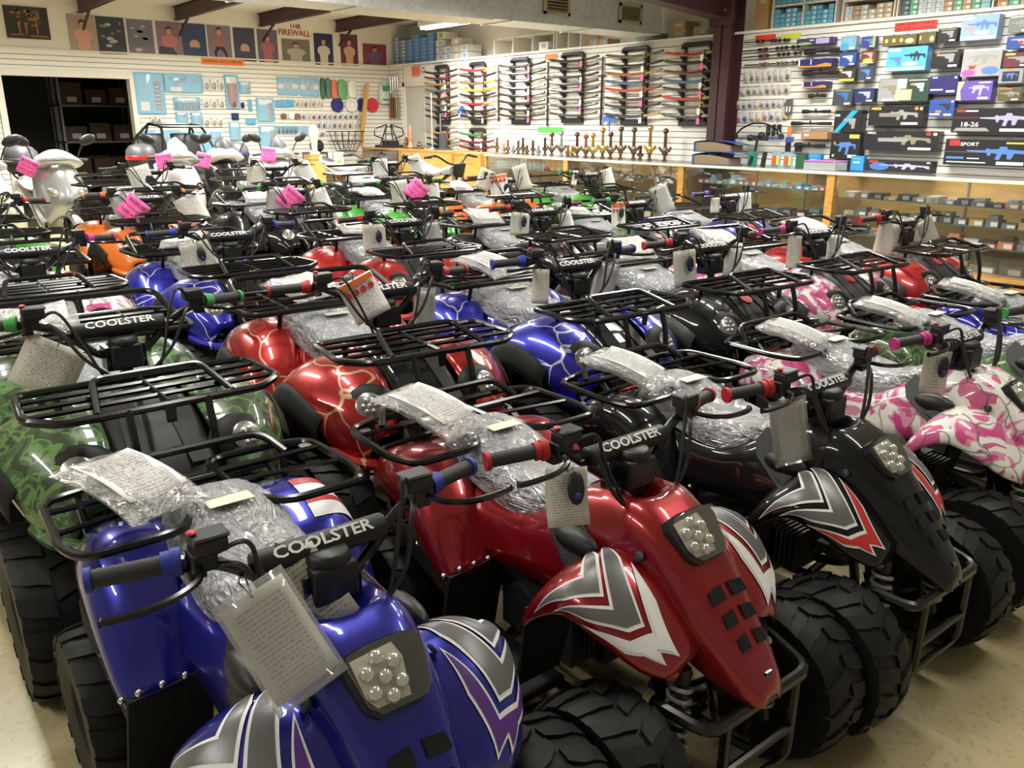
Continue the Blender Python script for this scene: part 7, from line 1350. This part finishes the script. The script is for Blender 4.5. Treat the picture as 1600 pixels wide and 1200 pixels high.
for i, (y, w_, h, c, lab, z) in enumerate(((8.45, .34, .10, (.20, .34, .30), 'flat green carton on the ledge below the blue drum', 0), (8.5, .26, .26, (.02, .10, .34), 'blue plastic drum on the ledge left of the steel column', .101), (7.9, .3, .11, (.40, .34, .22), 'beige carton on the ledge, lower of two by the column', 0), (7.9, .26, .10, (.36, .27, .15), 'tan carton on the ledge, upper of two by the column', .111), (7.5, .24, .12, (.32, .30, .24), 'grey beige carton on the ledge right beside the column', 0))):
    if i == 1: B = MB(); B.lathe([(.12, 0), (.13, .02), (.125, .13), (.13, .15), (.125, .26), (0, .26)], 18); o = B.build('plastic_drum', pm('drum_blue', c, .35), loc=(9.22, y, ZL+z)); MB().lathe([(.128, .25), (.128, .29), (0, .29)], 18).build('lid', pm('drum_lid', (.02, .06, .2)), o)
    else: o = MB().bb((0, -w_/2, 0), (.3, w_/2, h)).build('carton', pm('ledge%d' % i, c), loc=(9.05, y, ZL+z), smooth=0); MB().bb((-.001, -w_*.3, h*.3), (0, w_*.1, h*.7)).build('printed_label', PC['cr'], o, smooth=0)
    tag(o, lab, 'drum' if i == 1 else 'carton')
o = tag(MB().bb((0, -.09, 0), (.2, .09, .55)).build('carton', pm('ct_brown', (.45, .26, .12)), loc=(9.06, 6.6, ZL), smooth=0), 'tall brown carton between the column and the turquoise boxes', 'carton'); MB().bb((-.001, -.05, .3), (0, .04, .4)).build('printed_label', PC['cr'], o, smooth=0)
o = tag(MB().bb((0, -.11, 0), (.3, .11, .12)).build('carton', PWH, loc=(9.08, 10.62, ZL+.0175), smooth=0), 'white carton inside the right bay of the empty cubby shelf', 'carton'); MB().bb((-.001, -.06, .03), (0, .05, .09)).build('printed_label', PC['g'], o, smooth=0)
# ---- corner: chrome rods, sticks, staff, black rack on the counter
y0, y1, z0, z1 = BM['chrome']
for i in range(4):
    B = MB(); yy = 15.1-.09*i; B.tube([(0, yy, z0+.02*i), (0, yy, z1-.03)], .017, 8); B.tube([(0, yy, z0-.1), (0, yy, z0+.02*i)], .008, 6); o = tag(B.build('chrome_baton', CHROME, loc=(8.96, 0, 0)), 'chrome baton hung in the room corner, %s from the corner' % ORD[i], 'baton', 'chrome batons'); B = MB(); B.tube([(.05, yy, z1-.04), (-.02, yy, z1-.04)], .003, 5); B.build('peg_hook', CHROME, o)
y0, y1, z0, z1 = BM['sticks']
for i, c in enumerate(((.28, .12, .04), (.20, .05, .03), (.08, .06, .05), (.32, .30, .08), (.22, .22, .10))):
    B = MB(); yy = 15.12-.08*i; B.tube([(0, yy, z0), (0, yy, z1)], .022, 8); o = tag(B.build('practice_stick', pm('stick%d' % i, c), loc=(8.955, 0, 0)), '%s stick hanging below the chrome batons' % ['orange brown', 'red brown', 'black brown', 'mustard', 'olive'][i], 'stick'); B = MB(); B.tube([(.05, yy, z1-.03), (-.02, yy, z1-.03)], .003, 5); B.build('peg_hook', CHROME, o)
(xa, za), (xb, zb) = MISC['pole']
B = MB(); B.box(((xa+xb)/2+.02, 14.96, (za+1.04)/2), (.07, .05, (za-1.04)*1.01), Matrix.Rotation(.17, 3, 'Y')); tag(B.build('wooden_staff', pm('staff_oak', (.50, .27, .07)), smooth=0), 'flat wooden staff leaning on the left wall behind the counter', 'staff')
t = empty('rack_frame', 'black tubular rack standing on the counter by the wooden staff', 'rack', (8.42, 14.3, 1.036)); B = MB()
for s in (-1, 1): B.rt([(s*.16, -.1, 0), (s*.05, 0, .42), (s*.30, 0, .34), (s*.32, 0, .22), (s*.12, 0, .16)], .011, .04, 6); B.tube([(s*.16, .1, 0), (s*.04, 0, .42)], .011, 6)
for v in (.1, .25, .38): B.tube([(-.14*(1-v), -.02, v), (.14*(1-v), -.02, v)], .009, 6)
B.build('tubes', STEEL, t); B = MB(); B.bb((-.2, -.2, 0), (.2, .2, .05)); B.bb((-.1, -.15, .05), (.12, .1, .13)); B.build('base', PK, t, smooth=0)
for i, (y, x, h, c, lab) in enumerate(((13.75, 8.45, .2, (.22, .10, .04), 'brown carved figure on the counter right of the black rack'), (13.55, 8.42, .42, (.42, .20, .10), 'tall copper coloured figure on the counter before the grey door'), (13.3, 8.45, .14, (.10, .07, .05), 'dark small figure on the counter before the grey door'))):
    B = MB(); B.lathe([(.07, 0), (.06, .03), (.025, h*.3), (.05, h*.45), (.03, h*.7), (.035, h*.85), (0, h)], 12); o = tag(B.build('figurine', pm('figr%d' % i, c), loc=(x, y, 1.0365)), lab, 'figure')
    MB().lathe([(.08, -.0), (.08, .02), (0, .02)], 12).build('base', BRONZE, o)
for i, (y, x, r, h, c, lab) in enumerate(((12.95, 8.5, .008, .95, (.55, .55, .55), 'thin chrome rod standing on the counter before the grey door'), (12.75, 8.55, .012, .6, (.16, .16, .16), 'dark rod leaning beside the thin chrome rod'), (12.6, 8.5, .07, .28, (.05, .055, .065), 'dark grey cylinder on the counter before the grey door'))):
    B = MB(); B.lathe([(max(r*2.5, .05), 0), (max(r*2.5, .05), .02), (r, .03), (r, h), (0, h)], 12); o = tag(B.build('standing_rod', pm('rod%d' % i, c, .3), loc=(x, y, 1.0365)), lab, 'rod')
# ---- dark back room: two shelving units with cartons
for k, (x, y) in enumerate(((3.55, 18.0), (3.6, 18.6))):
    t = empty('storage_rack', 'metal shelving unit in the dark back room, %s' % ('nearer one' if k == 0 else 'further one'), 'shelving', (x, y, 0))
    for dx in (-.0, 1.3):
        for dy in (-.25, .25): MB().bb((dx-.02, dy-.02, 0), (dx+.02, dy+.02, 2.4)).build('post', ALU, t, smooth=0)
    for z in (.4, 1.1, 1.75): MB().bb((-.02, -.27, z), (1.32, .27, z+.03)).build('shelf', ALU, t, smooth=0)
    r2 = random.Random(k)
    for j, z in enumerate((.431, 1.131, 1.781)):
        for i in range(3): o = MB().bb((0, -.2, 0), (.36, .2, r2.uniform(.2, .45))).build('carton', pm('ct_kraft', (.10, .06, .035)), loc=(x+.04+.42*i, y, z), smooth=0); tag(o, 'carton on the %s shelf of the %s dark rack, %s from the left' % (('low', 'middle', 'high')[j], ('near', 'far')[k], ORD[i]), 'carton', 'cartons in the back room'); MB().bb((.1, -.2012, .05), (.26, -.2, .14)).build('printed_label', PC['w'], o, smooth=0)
